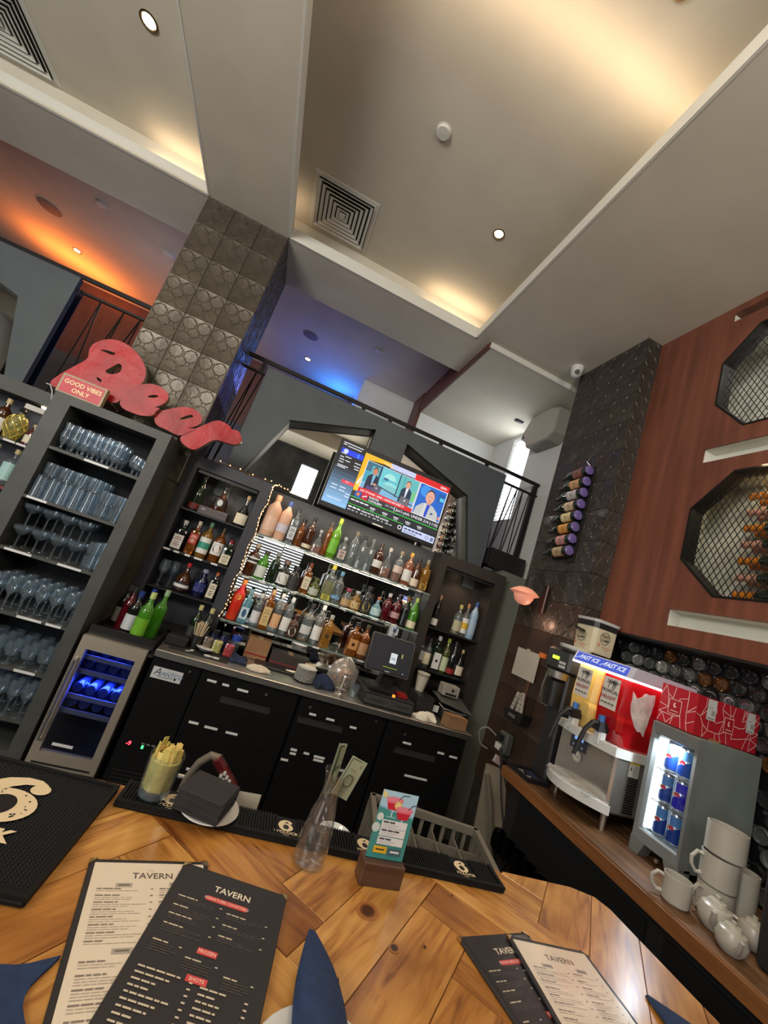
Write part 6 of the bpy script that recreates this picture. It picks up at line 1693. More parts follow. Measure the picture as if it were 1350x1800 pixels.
teapot('white teapot below the mug stack', (1.835, 1.14, zs + .001), .5)
teapot('white teapot with spout over the counter edge', (1.775, 1.05, zs + .001), .9, .85)
teapot('white teapot pressed against the black box', (1.93, 1.085, zs + .001), 2.0, .9)
bb = thing('equipment_box', 'tall black equipment box on the near end of the side counter', 'box', (2.08, .78, zs + .001))
MB().cbox(-.25, .25, -.22, .24, 0, .30, .01).build('case', M_BLACKM, bb, smooth=False)
MB().box(-.252, -.25, -.15, .15, .05, .25).build('panel', M_BLACK, bb, smooth=False)

# pipes and clutter between cooler and pillar ----------------------------------------------------
t = thing('outlet_box', 'grey metal outlet box with plugs on the dark wall', 'outlet', (2.044, 2.66, -.78))
MB().cbox(-.06, 0, -.05, .05, 0, .14, .008).build('box', mat('outlet_grey', srgb(92, 94, 90), .5, metal=.3), t, smooth=False)
MB().box(-.085, -.06, -.03, .03, .02, .06).build('plug', M_WHITE, t, smooth=False)
MB().box(-.09, -.06, -.02, .04, .08, .12).build('plug', M_BLACK, t, smooth=False)
def smooth_path(p, n=6):
    p = [Vector(q) for q in p]; out = []
    for i in range(len(p) - 1):
        a = p[max(i - 1, 0)]; b = p[i]; c = p[i + 1]; d = p[min(i + 2, len(p) - 1)]
        for k in range(n):
            t_ = k / n
            out.append(.5 * ((2 * b) + (c - a) * t_ + (2 * a - 5 * b + 4 * c - d) * t_ ** 2 + (3 * b - a - 3 * c + d) * t_ ** 3))
    return out + [p[-1]]
def cable(label, pts, r, m):
    o = MB().tube(smooth_path(pts), r, 6).build('power_cable', m, None); tag(o, label, 'cable'); return o
cable('black power cable hanging from the outlet box', [(1.955, 2.62, -.74), (1.94, 2.56, -.80), (1.95, 2.47, -1.0), (1.97, 2.36, -1.2), (1.96, 2.28, -1.35)], .006, M_BLACK)
cable('second black cable dropping towards tan folder', [(1.95, 2.60, -.68), (1.92, 2.53, -.78), (1.955, 2.42, -.96), (1.955, 2.30, -1.12)], .005, M_BLACK)
cable('grey cable looping towards the bar cooler', [(1.95, 2.69, -.685), (1.90, 2.74, -.66), (1.86, 2.76, -.70), (1.89, 2.76, -.78), (1.945, 2.74, -.80)], .006, mat('grey_cable', srgb(120, 120, 112), .5))
cable('grey hose lying behind the dish rack', [(1.86, 2.56, -.90), (1.89, 2.46, -1.1), (1.90, 2.36, -1.4), (1.88, 2.27, -1.7)], .018, mat('grey_hose', srgb(96, 92, 82), .6))
t = thing('cable_tag', 'pale pink tag tied to the outlet cables', 'tag', (1.945, 2.60, -.81), rot=(0, .3, 0))
MB().box(-.035, .035, -.001, .001, -.025, .025).build('tag', mat('pink_tag', srgb(190, 160, 160), .6), t, smooth=False)
MB().box(-.03, -.02, -.002, .001, -.02, .02).build('fold', M_WHITE, t, smooth=False)
o = tag(MB().loft([[(1.88, 2.62, -.86), (2.02, 2.58, -.86), (2.03, 2.60, -.86), (1.89, 2.64, -.86)], [(1.84, 2.50, -1.3), (2.03, 2.42, -1.3), (2.035, 2.45, -1.3), (1.85, 2.53, -1.3)], [(1.80, 2.40, -1.765), (2.03, 2.30, -1.765), (2.035, 2.33, -1.765), (1.81, 2.43, -1.765)]]).build('grey_tarp', mat('grey_tarp', srgb(120, 112, 98), .8, noise=.15, nscale=5), None), 'grey cloth sheet hanging between cooler and pillar', 'cloth')
t = thing('folder', 'tan cardboard folder standing below the outlet', 'folder', (2.0, 2.30, -1.30))
MB().box(-.02, .03, -.12, .06, 0, .30).build('folder', M_CARD, t, smooth=False)
MB().box(-.025, -.02, -.10, .05, .02, .28).build('cover', mat('tan_cover', srgb(166, 140, 104), .7), t, smooth=False)
# ================================================================ the bar counter
def wood_mat(name, c_hi, c_mid, c_lo):
    m = bpy.data.materials.new(name); m.use_nodes = True
    nt = m.node_tree; b = nt.nodes['Principled BSDF']
    tc = nt.nodes.new('ShaderNodeTexCoord'); oi = nt.nodes.new('ShaderNodeObjectInfo')
    ad = nt.nodes.new('ShaderNodeVectorMath'); ad.operation = 'ADD'
    sc = nt.nodes.new('ShaderNodeVectorMath'); sc.operation = 'SCALE'; sc.inputs['Scale'].default_value = 37.0
    cmb = nt.nodes.new('ShaderNodeCombineXYZ')
    nt.links.new(oi.outputs['Random'], cmb.inputs[0]); nt.links.new(oi.outputs['Random'], cmb.inputs[1])
    nt.links.new(cmb.outputs[0], sc.inputs[0]); nt.links.new(tc.outputs['Object'], ad.inputs[0]); nt.links.new(sc.outputs[0], ad.inputs[1])
    mp = nt.nodes.new('ShaderNodeMapping'); mp.inputs['Scale'].default_value = (1.6, 13, 13); nt.links.new(ad.outputs[0], mp.inputs[0])
    n1 = nt.nodes.new('ShaderNodeTexNoise'); n1.inputs['Scale'].default_value = 2.6; n1.inputs['Detail'].default_value = 8; n1.inputs['Distortion'].default_value = 1.2
    nt.links.new(mp.outputs[0], n1.inputs['Vector'])
    r = nt.nodes.new('ShaderNodeValToRGB')
    e = r.color_ramp.elements
    e[0].position = .30; e[0].color = (*c_lo, 1); e[1].position = .68; e[1].color = (*c_hi, 1)
    k = e.new(.47); k.color = (*c_mid, 1)
    nt.links.new(n1.outputs['Fac'], r.inputs[0])
    n2 = nt.nodes.new('ShaderNodeTexNoise'); n2.inputs['Scale'].default_value = 5; nt.links.new(ad.outputs[0], n2.inputs['Vector'])
    r2 = nt.nodes.new('ShaderNodeValToRGB'); r2.color_ramp.elements[0].position = .30; r2.color_ramp.elements[0].color = (.55, .45, .36, 1); r2.color_ramp.elements[1].position = .55; r2.color_ramp.elements[1].color = (1, 1, 1, 1)
    nt.links.new(n2.outputs['Fac'], r2.inputs[0])
    vo = nt.nodes.new('ShaderNodeTexVoronoi'); vo.inputs['Scale'].default_value = 7.0; nt.links.new(ad.outputs[0], vo.inputs['Vector'])
    r3 = nt.nodes.new('ShaderNodeValToRGB'); r3.color_ramp.elements[0].position = .02; r3.color_ramp.elements[0].color = (.28, .18, .12, 1); r3.color_ramp.elements[1].position = .075; r3.color_ramp.elements[1].color = (1, 1, 1, 1)
    nt.links.new(vo.outputs['Distance'], r3.inputs[0])
    m1 = nt.nodes.new('ShaderNodeMix'); m1.data_type = 'RGBA'; m1.blend_type = 'MULTIPLY'; m1.inputs[0].default_value = 1
    nt.links.new(r.outputs[0], m1.inputs[6]); nt.links.new(r2.outputs[0], m1.inputs[7])
    m2 = nt.nodes.new('ShaderNodeMix'); m2.data_type = 'RGBA'; m2.blend_type = 'MULTIPLY'; m2.inputs[0].default_value = 1
    nt.links.new(m1.outputs[2], m2.inputs[6]); nt.links.new(r3.outputs[0], m2.inputs[7])
    nt.links.new(m2.outputs[2], b.inputs['Base Color'])
    b.inputs['Roughness'].default_value = .32
    b.inputs['Coat Weight'].default_value = .25; b.inputs['Coat Roughness'].default_value = .2
    return m
BW = [wood_mat('bar_pine_a', srgb(208, 154, 82), srgb(190, 132, 62), srgb(144, 88, 38)), wood_mat('bar_pine_b', srgb(194, 138, 70), srgb(172, 114, 52), srgb(120, 72, 32)), wood_mat('bar_pine_c', srgb(214, 164, 92), srgb(198, 142, 72), srgb(154, 98, 46))]
ZB = -.70
bar = thing('bar_counter', 'honey pine bar counter laid in herringbone planks', 'bar counter', (0, 0, ZB))
OUT = [(-1.3, .05), (1.395, .05), (1.395, 1.15), (1.375, 1.195), (1.30, 1.222), (-1.3, 1.352)]
MB().prism(OUT, -.045, -.006, 'z').build('core', mat('bar_core', srgb(150, 104, 60), .5), bar, smooth=False)
MB().box(-1.25, 1.30, .35, 1.10, -1.07, -.046).build('front_panel', M_BLACKM, bar, smooth=False)
MB().box(1.29, 1.33, .30, 1.10, -1.07, -.046).build('end_panel', M_BLACK, bar, smooth=False)
def clip_poly(poly, clip):
    out = poly
    n = len(clip)
    for i in range(n):
        a = clip[i]; b = clip[(i + 1) % n]
        inp = out; out = []
        if not inp: break
        def side(p): return (b[0] - a[0]) * (p[1] - a[1]) - (b[1] - a[1]) * (p[0] - a[0])
        for k in range(len(inp)):
            p = inp[k]; q = inp[(k + 1) % len(inp)]
            sp, sq_ = side(p), side(q)
            if sp >= 0: out.append(p)
            if (sp >= 0) != (sq_ >= 0):
                t_ = sp / (sp - sq_)
                out.append((p[0] + (q[0] - p[0]) * t_, p[1] + (q[1] - p[1]) * t_))
    return out
pw = .128; nn = 4; ca = math.cos(PI / 4)
def uv2xy(u, v): return (.40 + ca * (u - v), .955 + ca * (u + v))
rp = random.Random(21)
g_ = .0009
def plank(u0, v0, u1, v1, along_u):
    quad = [uv2xy(u0 + g_, v0 + g_), uv2xy(u1 - g_, v0 + g_), uv2xy(u1 - g_, v1 - g_), uv2xy(u0 + g_, v1 - g_)]
    c = clip_poly(quad, OUT)
    if len(c) < 3: return
    area = abs(sum(c[i][0] * c[(i + 1) % len(c)][1] - c[(i + 1) % len(c)][0] * c[i][1] for i in range(len(c)))) / 2
    if area < 1e-4: return
    cx = sum(p[0] for p in c) / len(c); cy = sum(p[1] for p in c) / len(c)
    ang = PI / 4 if along_u else 3 * PI / 4
    co, si = math.cos(-ang), math.sin(-ang)
    loc = [((p[0] - cx) * co - (p[1] - cy) * si, (p[0] - cx) * si + (p[1] - cy) * co) for p in c]
    ins = [(p[0] * (1 - .0012 / max(.03, math.hypot(*p))), p[1] * (1 - .0012 / max(.03, math.hypot(*p)))) for p in loc]
    dz = rp.uniform(-.0006, .0)
    MB().loft([[(x, y, -.006) for x, y in loc], [(x, y, -.0012 + dz) for x, y in loc], [(x, y, dz) for x, y in ins]]).build('plank', BW[rp.randrange(3)], bar, (cx, cy, 0), (0, 0, ang), smooth=False)
R_N = 22
for a in range(-R_N, R_N):
    for b_ in range(-R_N, R_N):
        d = (a - b_) % (2 * nn)
        if d == 0:
            plank(a * pw, b_ * pw, (a + nn) * pw, (b_ + 1) * pw, True)
        if d == 2 * nn - 1:
            plank(a * pw, b_ * pw, (a + 1) * pw, (b_ + nn) * pw, False)
for (x, y, r, c1, c2) in ((.513, 1.0, .021, srgb(110, 66, 34), srgb(72, 40, 20)), (.553, .913, .010, srgb(104, 60, 30), srgb(60, 34, 18)), (.632, .925, .004, srgb(70, 40, 22), srgb(40, 24, 14)), (.787, 1.094, .004, srgb(70, 40, 22), srgb(40, 24, 14))):
    P = Print(.0002); P.disc(0, 0, r * 1.5, srgb(160, 104, 56), 20, r * 1.2); P.disc(0, 0, r, c1, 20, r * .85); P.disc(.002 * r, 0, r * .75, c2, 16, r * .6)
    P.build('wood_knot', attr_mat('knot_wood', rough=.32), bar, (x, y, .0004), (0, 0, .6))

# mats -------------------------------------------------------------------------------------------
M_RUB = mat('black_rubber', (.006, .0065, .0075), .6, spec=.25)
CREAM = srgb(226, 206, 170)
def six(P, x, y, s, ang=0, words=True, deco=False):
    ca_, sa_ = math.cos(ang), math.sin(ang)
    def T(u, v): return (x + ca_ * u - sa_ * v, y + sa_ * u + ca_ * v)
    # a fat old-style six: open bowl, swept stem, ball terminal
    n = 28
    def ell(rx, ry, cx, cy, col): P.poly([T(s * (cx + rx * math.cos(2 * PI * i / n)), s * (cy + ry * math.sin(2 * PI * i / n))) for i in range(n)], col)
    arc = [(-.27, -.10, .09), (-.27, .02, .10), (-.22, .15, .10), (-.13, .26, .09), (0, .335, .07), (.12, .345, .055), (.21, .30, .045)]
    top_ = []; bot_ = []
    for i, (u, v, w_) in enumerate(arc):
        a_ = arc[max(0, i - 1)]; b_ = arc[min(len(arc) - 1, i + 1)]
        d_ = Vector((b_[0] - a_[0], b_[1] - a_[1])).normalized()
        top_.append(T(s * (u - d_.y * w_), s * (v + d_.x * w_))); bot_.append(T(s * (u + d_.y * w_), s * (v - d_.x * w_)))
    P.z += P.step
    for i in range(len(arc) - 1): P.poly([top_[i], top_[i + 1], bot_[i + 1], bot_[i]], CREAM, up=False)
    ell(.10, .095, .20, .235, CREAM); ell(.34, .28, 0, -.12, CREAM); ell(.14, .17, 0, -.12, (.012, .012, .014))
    if deco:
        rr_ = random.Random(2)
        for k in range(26):
            a = rr_.uniform(0, 2 * PI); q = rr_.uniform(.20, .27) * s
            P.disc(*T(q * math.cos(a), -.12 * s + q * math.sin(a) * .95), rr_.uniform(.006, .014) * s, (.02, .02, .025), 8, up=(k == 0))
    if words:
        P.text("O'CLOCK", *T(0, -.52 * s), .24 * s, CREAM, ang=ang, bold=.03, sx=1.1)
        P.text('GIN', *T(0, -.74 * s), .15 * s, CREAM, ang=ang, bold=.02)
bm_ = thing('bar_mat', 'large black rubber bar mat printed with a cream number six', 'bar mat', (-.125, 1.255, ZB), math.radians(-5))
MB().cbox(-.48, 0, -.365, 0, 0, .013, .004).build('mat', M_RUB, bm_, smooth=False)
MB().box(-.48, 0, -.365, -.353, .012, .019).box(-.48, 0, -.012, 0, .012, .019).box(-.012, 0, -.353, -.012, .012, .019).build('raised_rim', M_RUB, bm_, smooth=False)
nb = MB()
for i in range(62):
    for j in range(46):
        x = -.47 + i * .0074; y = -.348 + j * .0074
        nb.add([(x, y, .013), (x + .0042, y, .013), (x + .0042, y + .0042, .013), (x, y + .0042, .013), (x + .0021, y + .0021, .0165)], [(0, 1, 4), (1, 2, 4), (2, 3, 4), (3, 0, 4)])
o = nb.build('rubber_nubs', M_RUB, bm_, smooth=False); o['kind'] = 'stuff'
P = Print(.0003); six(P, -.185, -.135, .205, words=False, deco=True); P.text("O'CLOCK", -.215, -.245, .046, CREAM, bold=.05, sx=1.05)
P.build('print', PRINT, bm_, (0, 0, .0166))
rm = thing('rail_mat', 'long narrow black rubber rail mat with four cream sixes', 'bar mat', (-.118, 1.198, ZB), math.radians(-3.5))
MB().cbox(0, 1.10, 0, .105, 0, .010, .003).build('mat', M_RUB, rm, smooth=False)
MB().box(0, 1.10, 0, .010, .009, .018).box(0, .01, .01, .095, .009, .018).box(1.09, 1.10, .01, .095, .009, .018).build('raised_rim', M_RUB, rm, smooth=False)
rb2 = MB()
for i in range(134):
    x = .014 + i * .008
    if any(abs(x - c) < .030 for c in (.125, .437, .672, .985)): continue
    rb2.box(x, x + .0042, .014, .098, .010, .0155)
o = rb2.build('rubber_ribs', M_RUB, rm, smooth=False); o['kind'] = 'stuff'
for c in (.125, .437, .672, .985):
    P = Print(.0003); six(P, 0, 0, .060)
    P.build('print', PRINT, rm, (c, .064, .0105))
ZM = ZB + .0185
# glass of yellow chips
gc = thing('chip_glass', 'clear tumbler packed with long yellow plantain chips', 'glass of chips', (-.043, 1.248, ZB + .0165))
MB().lathe([(.001, 0), (.036, 0), (.039, .006), (.040, .02), (.044, .103), (.0425, .103), (.037, .022), (.001, .018)], 28, cap=False).build('glass', CLEAR, gc)
MB().lathe([(.001, .002), (.035, .002), (.037, .018), (.001, .017)], 20).build('thick_base', glass('thick_glass', (.9, .93, .95), .03, 1.5, .15, (.5, .55, .6)), gc)
rc = random.Random(8)
CH = [mat('chip_a', srgb(222, 206, 122), .6, noise=.15, nscale=25), mat('chip_b', srgb(206, 190, 104), .6, noise=.2, nscale=25), mat('chip_c', srgb(232, 200, 120), .6, noise=.2, nscale=25)]
for k in range(18):
    a = 2 * PI * k / 18 + rc.uniform(-.1, .1); q = rc.uniform(.029, .033)
    h = rc.uniform(.088, .112)
    MB().loft([[(-.009, -.001, 0), (.009, -.001, 0), (.009, .001, 0), (-.009, .001, 0)], [(-.011, -.002, h * .6), (.011, -.002, h * .6), (.011, .0, h * .6), (-.011, .0, h * .6)], [(-.007, -.001, h), (.006, -.001, h), (.006, .001, h), (-.007, .001, h)]]).build('chip', CH[k % 3], gc, (q * math.cos(a), q * math.sin(a), .02), (0, 0, a + PI / 2))
for k in range(16):
    a = rc.uniform(0, 2 * PI); q = rc.uniform(0, .027)
    pts = [(.014 * math.cos(t_ * .6), .014 * math.sin(t_ * .6), .002 * t_) for t_ in range(6)]
    m = MB()
    m.loft([[(p[0], p[1], p[2]), (p[0], p[1], p[2] + .012), (p[0] * .9, p[1] * .9, p[2] + .012), (p[0] * .9, p[1] * .9, p[2])] for p in pts])
    m.build('curled_chip', CH[2 if k % 2 else 0], gc, (q * math.cos(a) * .6, q * math.sin(a) * .6, .092 + rc.uniform(0, .010)), (rc.uniform(-.5, .5), rc.uniform(-.5, .5), rc.uniform(0, 6)))
MB().lathe([(.001, .02), (.033, .02), (.0385, .09), (.001, .095)], 16).build('chip_fill', CH[1], gc)
# napkins on plate
np_ = thing('side_plate', 'white plate under the black paper napkins', 'plate', (.105, 1.222, ZM))
MB().lathe([(.001, 0), (.045, 0), (.05, .001), (.078, .009), (.078, .012), (.05, .004), (.001, .004)], 32).build('plate', M_CHINA, np_)
MB().lathe([(.0745, .0095), (.078, .0125), (.0785, .011)], 32, cap=False).build('rim', M_CHINA, np_)
nk = thing('napkin_stack', 'square stack of black paper napkins on a white plate', 'napkins', (.090, 1.212, ZM + .012), math.radians(-20))
M_NAP = mat('black_napkin', srgb(46, 43, 44), .9, noise=.1, nscale=30)
for k in range(11):
    f = .0045 * k; j = rc.uniform(-.0018, .0018); e = .001 * math.sin(k * 1.7)
    MB().cbox(-.062 + j, .062 + j, -.054 + e, .054 + e, f, f + .0044, .0012).build('napkin', M_NAP, nk, smooth=False)
# soda gun
sg_ = thing('soda_gun', 'red and clear soda gun hanging from a grey gooseneck', 'soda gun', (.04, 1.41, -.81))
MB().tube([(-.012, .01, 0), (-.015, .01, .05), (-.012, .0, .10), (.005, -.005, .150), (.03, -.01, .178), (.055, -.01, .175)], .012, 10).build('gooseneck', mat('grey_hose_soda', srgb(110, 102, 90), .5), sg_)
gd = Vector((.085, -.005, -.075))
b0 = Vector((.045, -.01, .178))
gb = MB().cbox(-.017, .017, -.014, .014, 0, .115, .007).build('gun_body', glass('red_clear', (.6, .15, .15), .05, 1.45, .65, (.16, .02, .025)), sg_, tuple(b0), tuple(gd.to_track_quat('Z', 'Y').to_euler()))
for i in range(3):
    for j in range(2):
        MB().cyl((-.019 - 0, -.006 + j * .012, .05 + i * .014), (-.026, -.006 + j * .012, .05 + i * .014), .005, n=10).build('button', M_WHITE, gb)
MB().box(-.013, .013, -.0155, -.013, .085, .112).build('pink_label', mat('pink_label', srgb(206, 96, 140), .4), gb, smooth=False)
MB().cyl((0, 0, .113), (0, 0, .135), .009, .006, 12).build('nozzle', CLEAR, gb)
MB().cyl((-.04, .0, .10), (-.012, .0, .10), .006, n=8).build('holder_pin', M_STEEL, sg_)
# paper card clipped behind bar edge, and a white bowl
t = thing('order_slip', 'white paper slip standing behind the rail mat', 'paper', (.225, 1.40, -.799), rot=(-.08, 0, .05))
MB().box(-.035, .035, -.0005, .0005, 0, .085).build('slip', mat('slip_paper', srgb(206, 200, 184), .8), t, smooth=False)
MB().box(-.04, .04, -.006, .006, -.012, .004).build('clip', M_IRON, t, smooth=False)
t = thing('white_bowl', 'white bowl just behind the rail mat near the carafe', 'bowl', (.52, 1.375, -.811))
MB().lathe([(.001, 0), (.03, 0), (.055, .05), (.052, .05), (.028, .006), (.001, .005)], 24, cap=False).build('bowl', M_CHINA, t)
MB().lathe([(.0525, .049), (.0555, .052), (.0555, .048)], 24, cap=False).build('rim', M_CHINA, t)
# under-bar sink and ledge that carry them
ub = thing('underbar_sink', 'dark steel under bar sink unit behind the counter', 'sink', (.55, 1.60, -1.77))
M_DST = mat('dull_steel', (.10, .10, .10), .45, metal=.8)
MB().box(-.6, .02, -.31, -.16, 0, .958).build('ledge', M_DST, ub, smooth=False)
MB().box(-.6, .98, -.16, .38, 0, .602).build('basin_block', M_BLACKM, ub, smooth=False)

# dish rack --------------------------------------------------------------------------------------
dk = thing('glass_crate', 'grey plastic dishwasher crate with divider grid behind the bar', 'crate', (1.10, 1.885, -1.166), math.radians(-12.5))
M_CRATE = mat('grey_crate', srgb(112, 106, 94), .6, noise=.1, nscale=10)
Wc, Dc, Hc = .52, .50, .285
for (x0, x1, y0, y1) in ((-Wc / 2, Wc / 2, -.012, 0), (-Wc / 2, Wc / 2, -Dc, -Dc + .012)):
    w_ = MB().box(x0, x1, y0, y1, 0, .03).box(x0, x1, y0, y1, .10, .13).box(x0, x1, y0 - .006, y1 + .006, Hc - .03, Hc)
    for k in range(11):
        xx = x0 + (x1 - x0) * k / 10
        w_.box(xx - .007, xx + .007, y0, y1, .03, Hc - .03)
    w_.build('side_wall', M_CRATE, dk, smooth=False)
for x0 in (-Wc / 2, Wc / 2 - .012):
    w_ = MB().box(x0, x0 + .012, -Dc, 0, 0, .03).box(x0, x0 + .012, -Dc, 0, .10, .13).box(x0 - .006, x0 + .018, -Dc, 0, Hc - .03, Hc)
    for k in range(11):
        yy = -Dc + Dc * k / 10
        w_.box(x0, x0 + .012, yy - .007, yy + .007, .03, Hc - .03)
    w_.build('end_wall', M_CRATE, dk, smooth=False)
MB().box(-Wc / 2, Wc / 2, -Dc, 0, 0, .008).build('floor_grid', M_CRATE, dk, smooth=False)
for k in range(1, 5):
    MB().box(-Wc / 2 + .012, Wc / 2 - .012, -Dc * k / 5 - .003, -Dc * k / 5 + .003, .12, Hc - .06).build('divider', M_CRATE, dk, smooth=False)
    MB().box(-Wc / 2 + Wc * k / 5 - .003, -Wc / 2 + Wc * k / 5 + .003, -Dc + .012, -.012, .12, Hc - .06).build('divider', M_CRATE, dk, smooth=False)
rk = Matrix.Rotation(math.radians(-12.5), 4, 'Z')
for i in range(5):
    for j in range(2):
        p = rk @ Vector((-Wc / 2 + Wc * (i + .5) / 5, -Dc * (j + .5) / 5 - (.0045 if j == 0 else 0), 0))
        o = place('rocks_glass', G_ROCK, None, (1.10 + p.x, 1.885 + p.y, -1.156)); tag(o, 'rocks glass in the grey crate, %s row, %s from the walnut block side' % (('far', 'near')[j], ORD[i]), 'glass', 'glasses in the crate')

# carafe with tips -------------------------------------------------------------------------------
cf = thing('carafe', 'clear glass carafe used as a tip jar', 'carafe', (.378, 1.125, ZB))
MB().lathe([(.001, .004), (.030, 0), (.038, .002), (.0425, .012), (.0425, .045), (.040, .075), (.033, .115), (.025, .15), (.0225, .175), (.026, .20), (.034, .222), (.0325, .222), (.0245, .20), (.021, .175), (.0235, .15), (.0315, .115), (.0385, .075), (.041, .045), (.0405, .012), (.001, .008)], 36, cap=False).build('glass', glass('carafe_glass', (.94, .95, .95), .02, 1.5, .03, (.6, .6, .6)), cf)
MB().tube([(.013 * math.cos(a * PI / 8), -.0365, .105 + .013 * math.sin(a * PI / 8)) for a in range(17)], .002, 6).build('embossed_ring', MATS['carafe_glass'], cf)
MB().tube([(.006 * math.cos(a * PI / 5), -.0365, .105 + .006 * math.sin(a * PI / 5)) for a in range(11)], .002, 6).build('embossed_mark', MATS['carafe_glass'], cf)
M_BILL = None
def bill(label, loc, rot, w, h, fold):
    t = thing('dollar_bill', label, 'banknote', loc, rot=rot, group='tips in the carafe')
    P = Print(.0003); c0 = srgb(176, 178, 150); c1 = srgb(86, 100, 78)
    P.rect(0, 0, w, h, c0); P.rect(.003, .003, w - .003, h - .003, c1); P.rect(.005, .005, w - .005, h - .005, srgb(160, 164, 136))
    P.disc(w * .45, h * .45, w * .26, c1, 16, h * .16); P.disc(w * .45, h * .45, w * .20, srgb(140, 146, 118), 16, h * .12)
    P.text('1', w * .74, h * .86, w * .28, c1, bold=.03); P.text('ONE', w * .4, h * .72, w * .16, c1)
    for k in range(5): P.rect(w * .12, h * (.10 + .05 * k), w * (.6 + .06 * (k % 2)), h * (.115 + .05 * k), c1)
    wf = lambda u, v, d: (u, -d - fold * .006 * math.sin(u / w * PI * 1.2), v)
    P.build('front', PRINT, t, warp=wf)
    MB().box(0, w, .0006, .0012, 0, h).build('paper', mat('bill_paper', srgb(150, 156, 132), .8), t, smooth=False)
    return t
bill('folded one dollar bill leaning right in the carafe', (.380, 1.122, ZB + .17), (.06, .22, -.1), .046, .105, 1)
bill('rolled dollar bill standing straight in the carafe', (.362, 1.131, ZB + .16), (-.04, .02, .25), .026, .125, 2)

# wood block with drinks card -----------------------------------------------------------------------
wb = thing('card_stand', 'walnut block holding a drinks card', 'card holder', (.565, 1.075, ZB), math.radians(1))
M_WAL = mat('walnut', srgb(104, 74, 58), .45, noise=.3, nscale=7, stretch=(.6, 5, 5), col2=srgb(74, 50, 38))
MB().cbox(-.058, .058, 0, .048, 0, .054, .002).build('block', M_WAL, wb, smooth=False)
MB().box(-.055, .055, .020, .026, .0535, .0545).build('slot', M_BLACK, wb, smooth=False)
dc = thing('drinks_card', 'upright card with two pink frozen cocktails and price tags', 'card', (.565, 1.098, ZB + .054), rot=(-.05, 0, math.radians(1)))
wcd, hcd = .106, .160
MB().box(-wcd / 2, wcd / 2, 0, .002, 0, hcd).build('acrylic', glass('acrylic', (.95, .97, .97), .03, 1.4, .2, (.7, .75, .75)), dc, smooth=False)
P = Print(.00006); u0 = -wcd / 2
def RC(a, b, c, d, col): P.rect(u0 + a * wcd, b * hcd, u0 + c * wcd, d * hcd, col)
TEAL = srgb(70, 150, 146)
RC(0, 0, 1, 1, TEAL); P.poly([(u0, .74 * hcd), (u0 + wcd, .64 * hcd), (u0 + wcd, hcd), (u0, hcd)], srgb(176, 214, 236)); P.poly([(u0, .74 * hcd), (u0 + wcd, .64 * hcd), (u0 + wcd, .67 * hcd), (u0, .77 * hcd)], srgb(140, 190, 216))
def drink(cx, cy, s):
    P.poly([(cx - .13 * s * wcd, cy), (cx + .13 * s * wcd, cy), (cx + .24 * s * wcd, cy + .16 * s * hcd), (cx - .24 * s * wcd, cy + .16 * s * hcd)], srgb(206, 40, 60))
    P.poly([(cx - .20 * s * wcd, cy + .10 * s * hcd), (cx + .20 * s * wcd, cy + .10 * s * hcd), (cx + .24 * s * wcd, cy + .16 * s * hcd), (cx - .24 * s * wcd, cy + .16 * s * hcd)], srgb(232, 120, 140))
    P.disc(cx, cy + .165 * s * hcd, .24 * s * wcd, srgb(236, 140, 158), 18, .035 * s * hcd)
    P.line(cx + .10 * s * wcd, cy + .16 * s * hcd, cx + .2 * s * wcd, cy + .24 * s * hcd, .0022, (.04, .05, .06)); P.line(cx + .2 * s * wcd, cy + .24 * s * hcd, cx + .38 * s * wcd, cy + .25 * s * hcd, .0022, (.04, .05, .06))
    P.rect(cx - .02 * wcd, cy - .10 * s * hcd, cx + .02 * wcd, cy, srgb(190, 220, 225)); P.rect(cx - .14 * wcd, cy - .11 * s * hcd, cx + .14 * wcd, cy - .10 * s * hcd, srgb(190, 220, 225))
drink(u0 + .38 * wcd, .72 * hcd, 1.0)
P.disc(u0 + .50 * wcd, .80 * hcd, .10 * wcd, srgb(236, 190, 110), 16); P.disc(u0 + .50 * wcd, .80 * hcd, .07 * wcd, srgb(244, 220, 160), 16)
drink(u0 + .70 * wcd, .60 * hcd, 1.0)
P.poly([(u0, .99 * hcd), (u0 + .16 * wcd, .95 * hcd), (u0 + .1 * wcd, .88 * hcd), (u0 + .02 * wcd, .9 * hcd)], srgb(236, 220, 150))
P.disc(u0 + .10 * wcd, .60 * hcd, .09 * wcd, srgb(214, 226, 222), 12); P.disc(u0 + .06 * wcd, .44 * hcd, .11 * wcd, srgb(206, 220, 216), 12)
for b0_, hd_, s_ in ((.455, 'PIÑA COLADA', 'FROZEN'), (.335, 'STRAWBERRY DAIQUIRI', 'FROZEN'), (.21, 'MARGARITA', 'FROZEN')):
    RC(.18, b0_, .88, b0_ + .115, srgb(232, 234, 236))
    for q in range(2 + len(hd_) // 12): RC(.22 + q * .17, b0_ + .070, .22 + q * .17 + .15, b0_ + .095, (.06, .07, .08))
    RC(.22, b0_ + .045, .66, b0_ + .052, (.4, .42, .44)); RC(.22, b0_ + .022, .58, b0_ + .029, (.4, .42, .44))
RC(.14, .085, .50, .185, srgb(232, 184, 50)); RC(.20, .125, .44, .147, (.06, .05, .03))
RC(.54, .075, .88, .175, srgb(70, 104, 118)); RC(.60, .112, .84, .138, (.9, .9, .9))
P.build('print', PRINT, dc, (0, -.0006, 0), FACE_CAM)

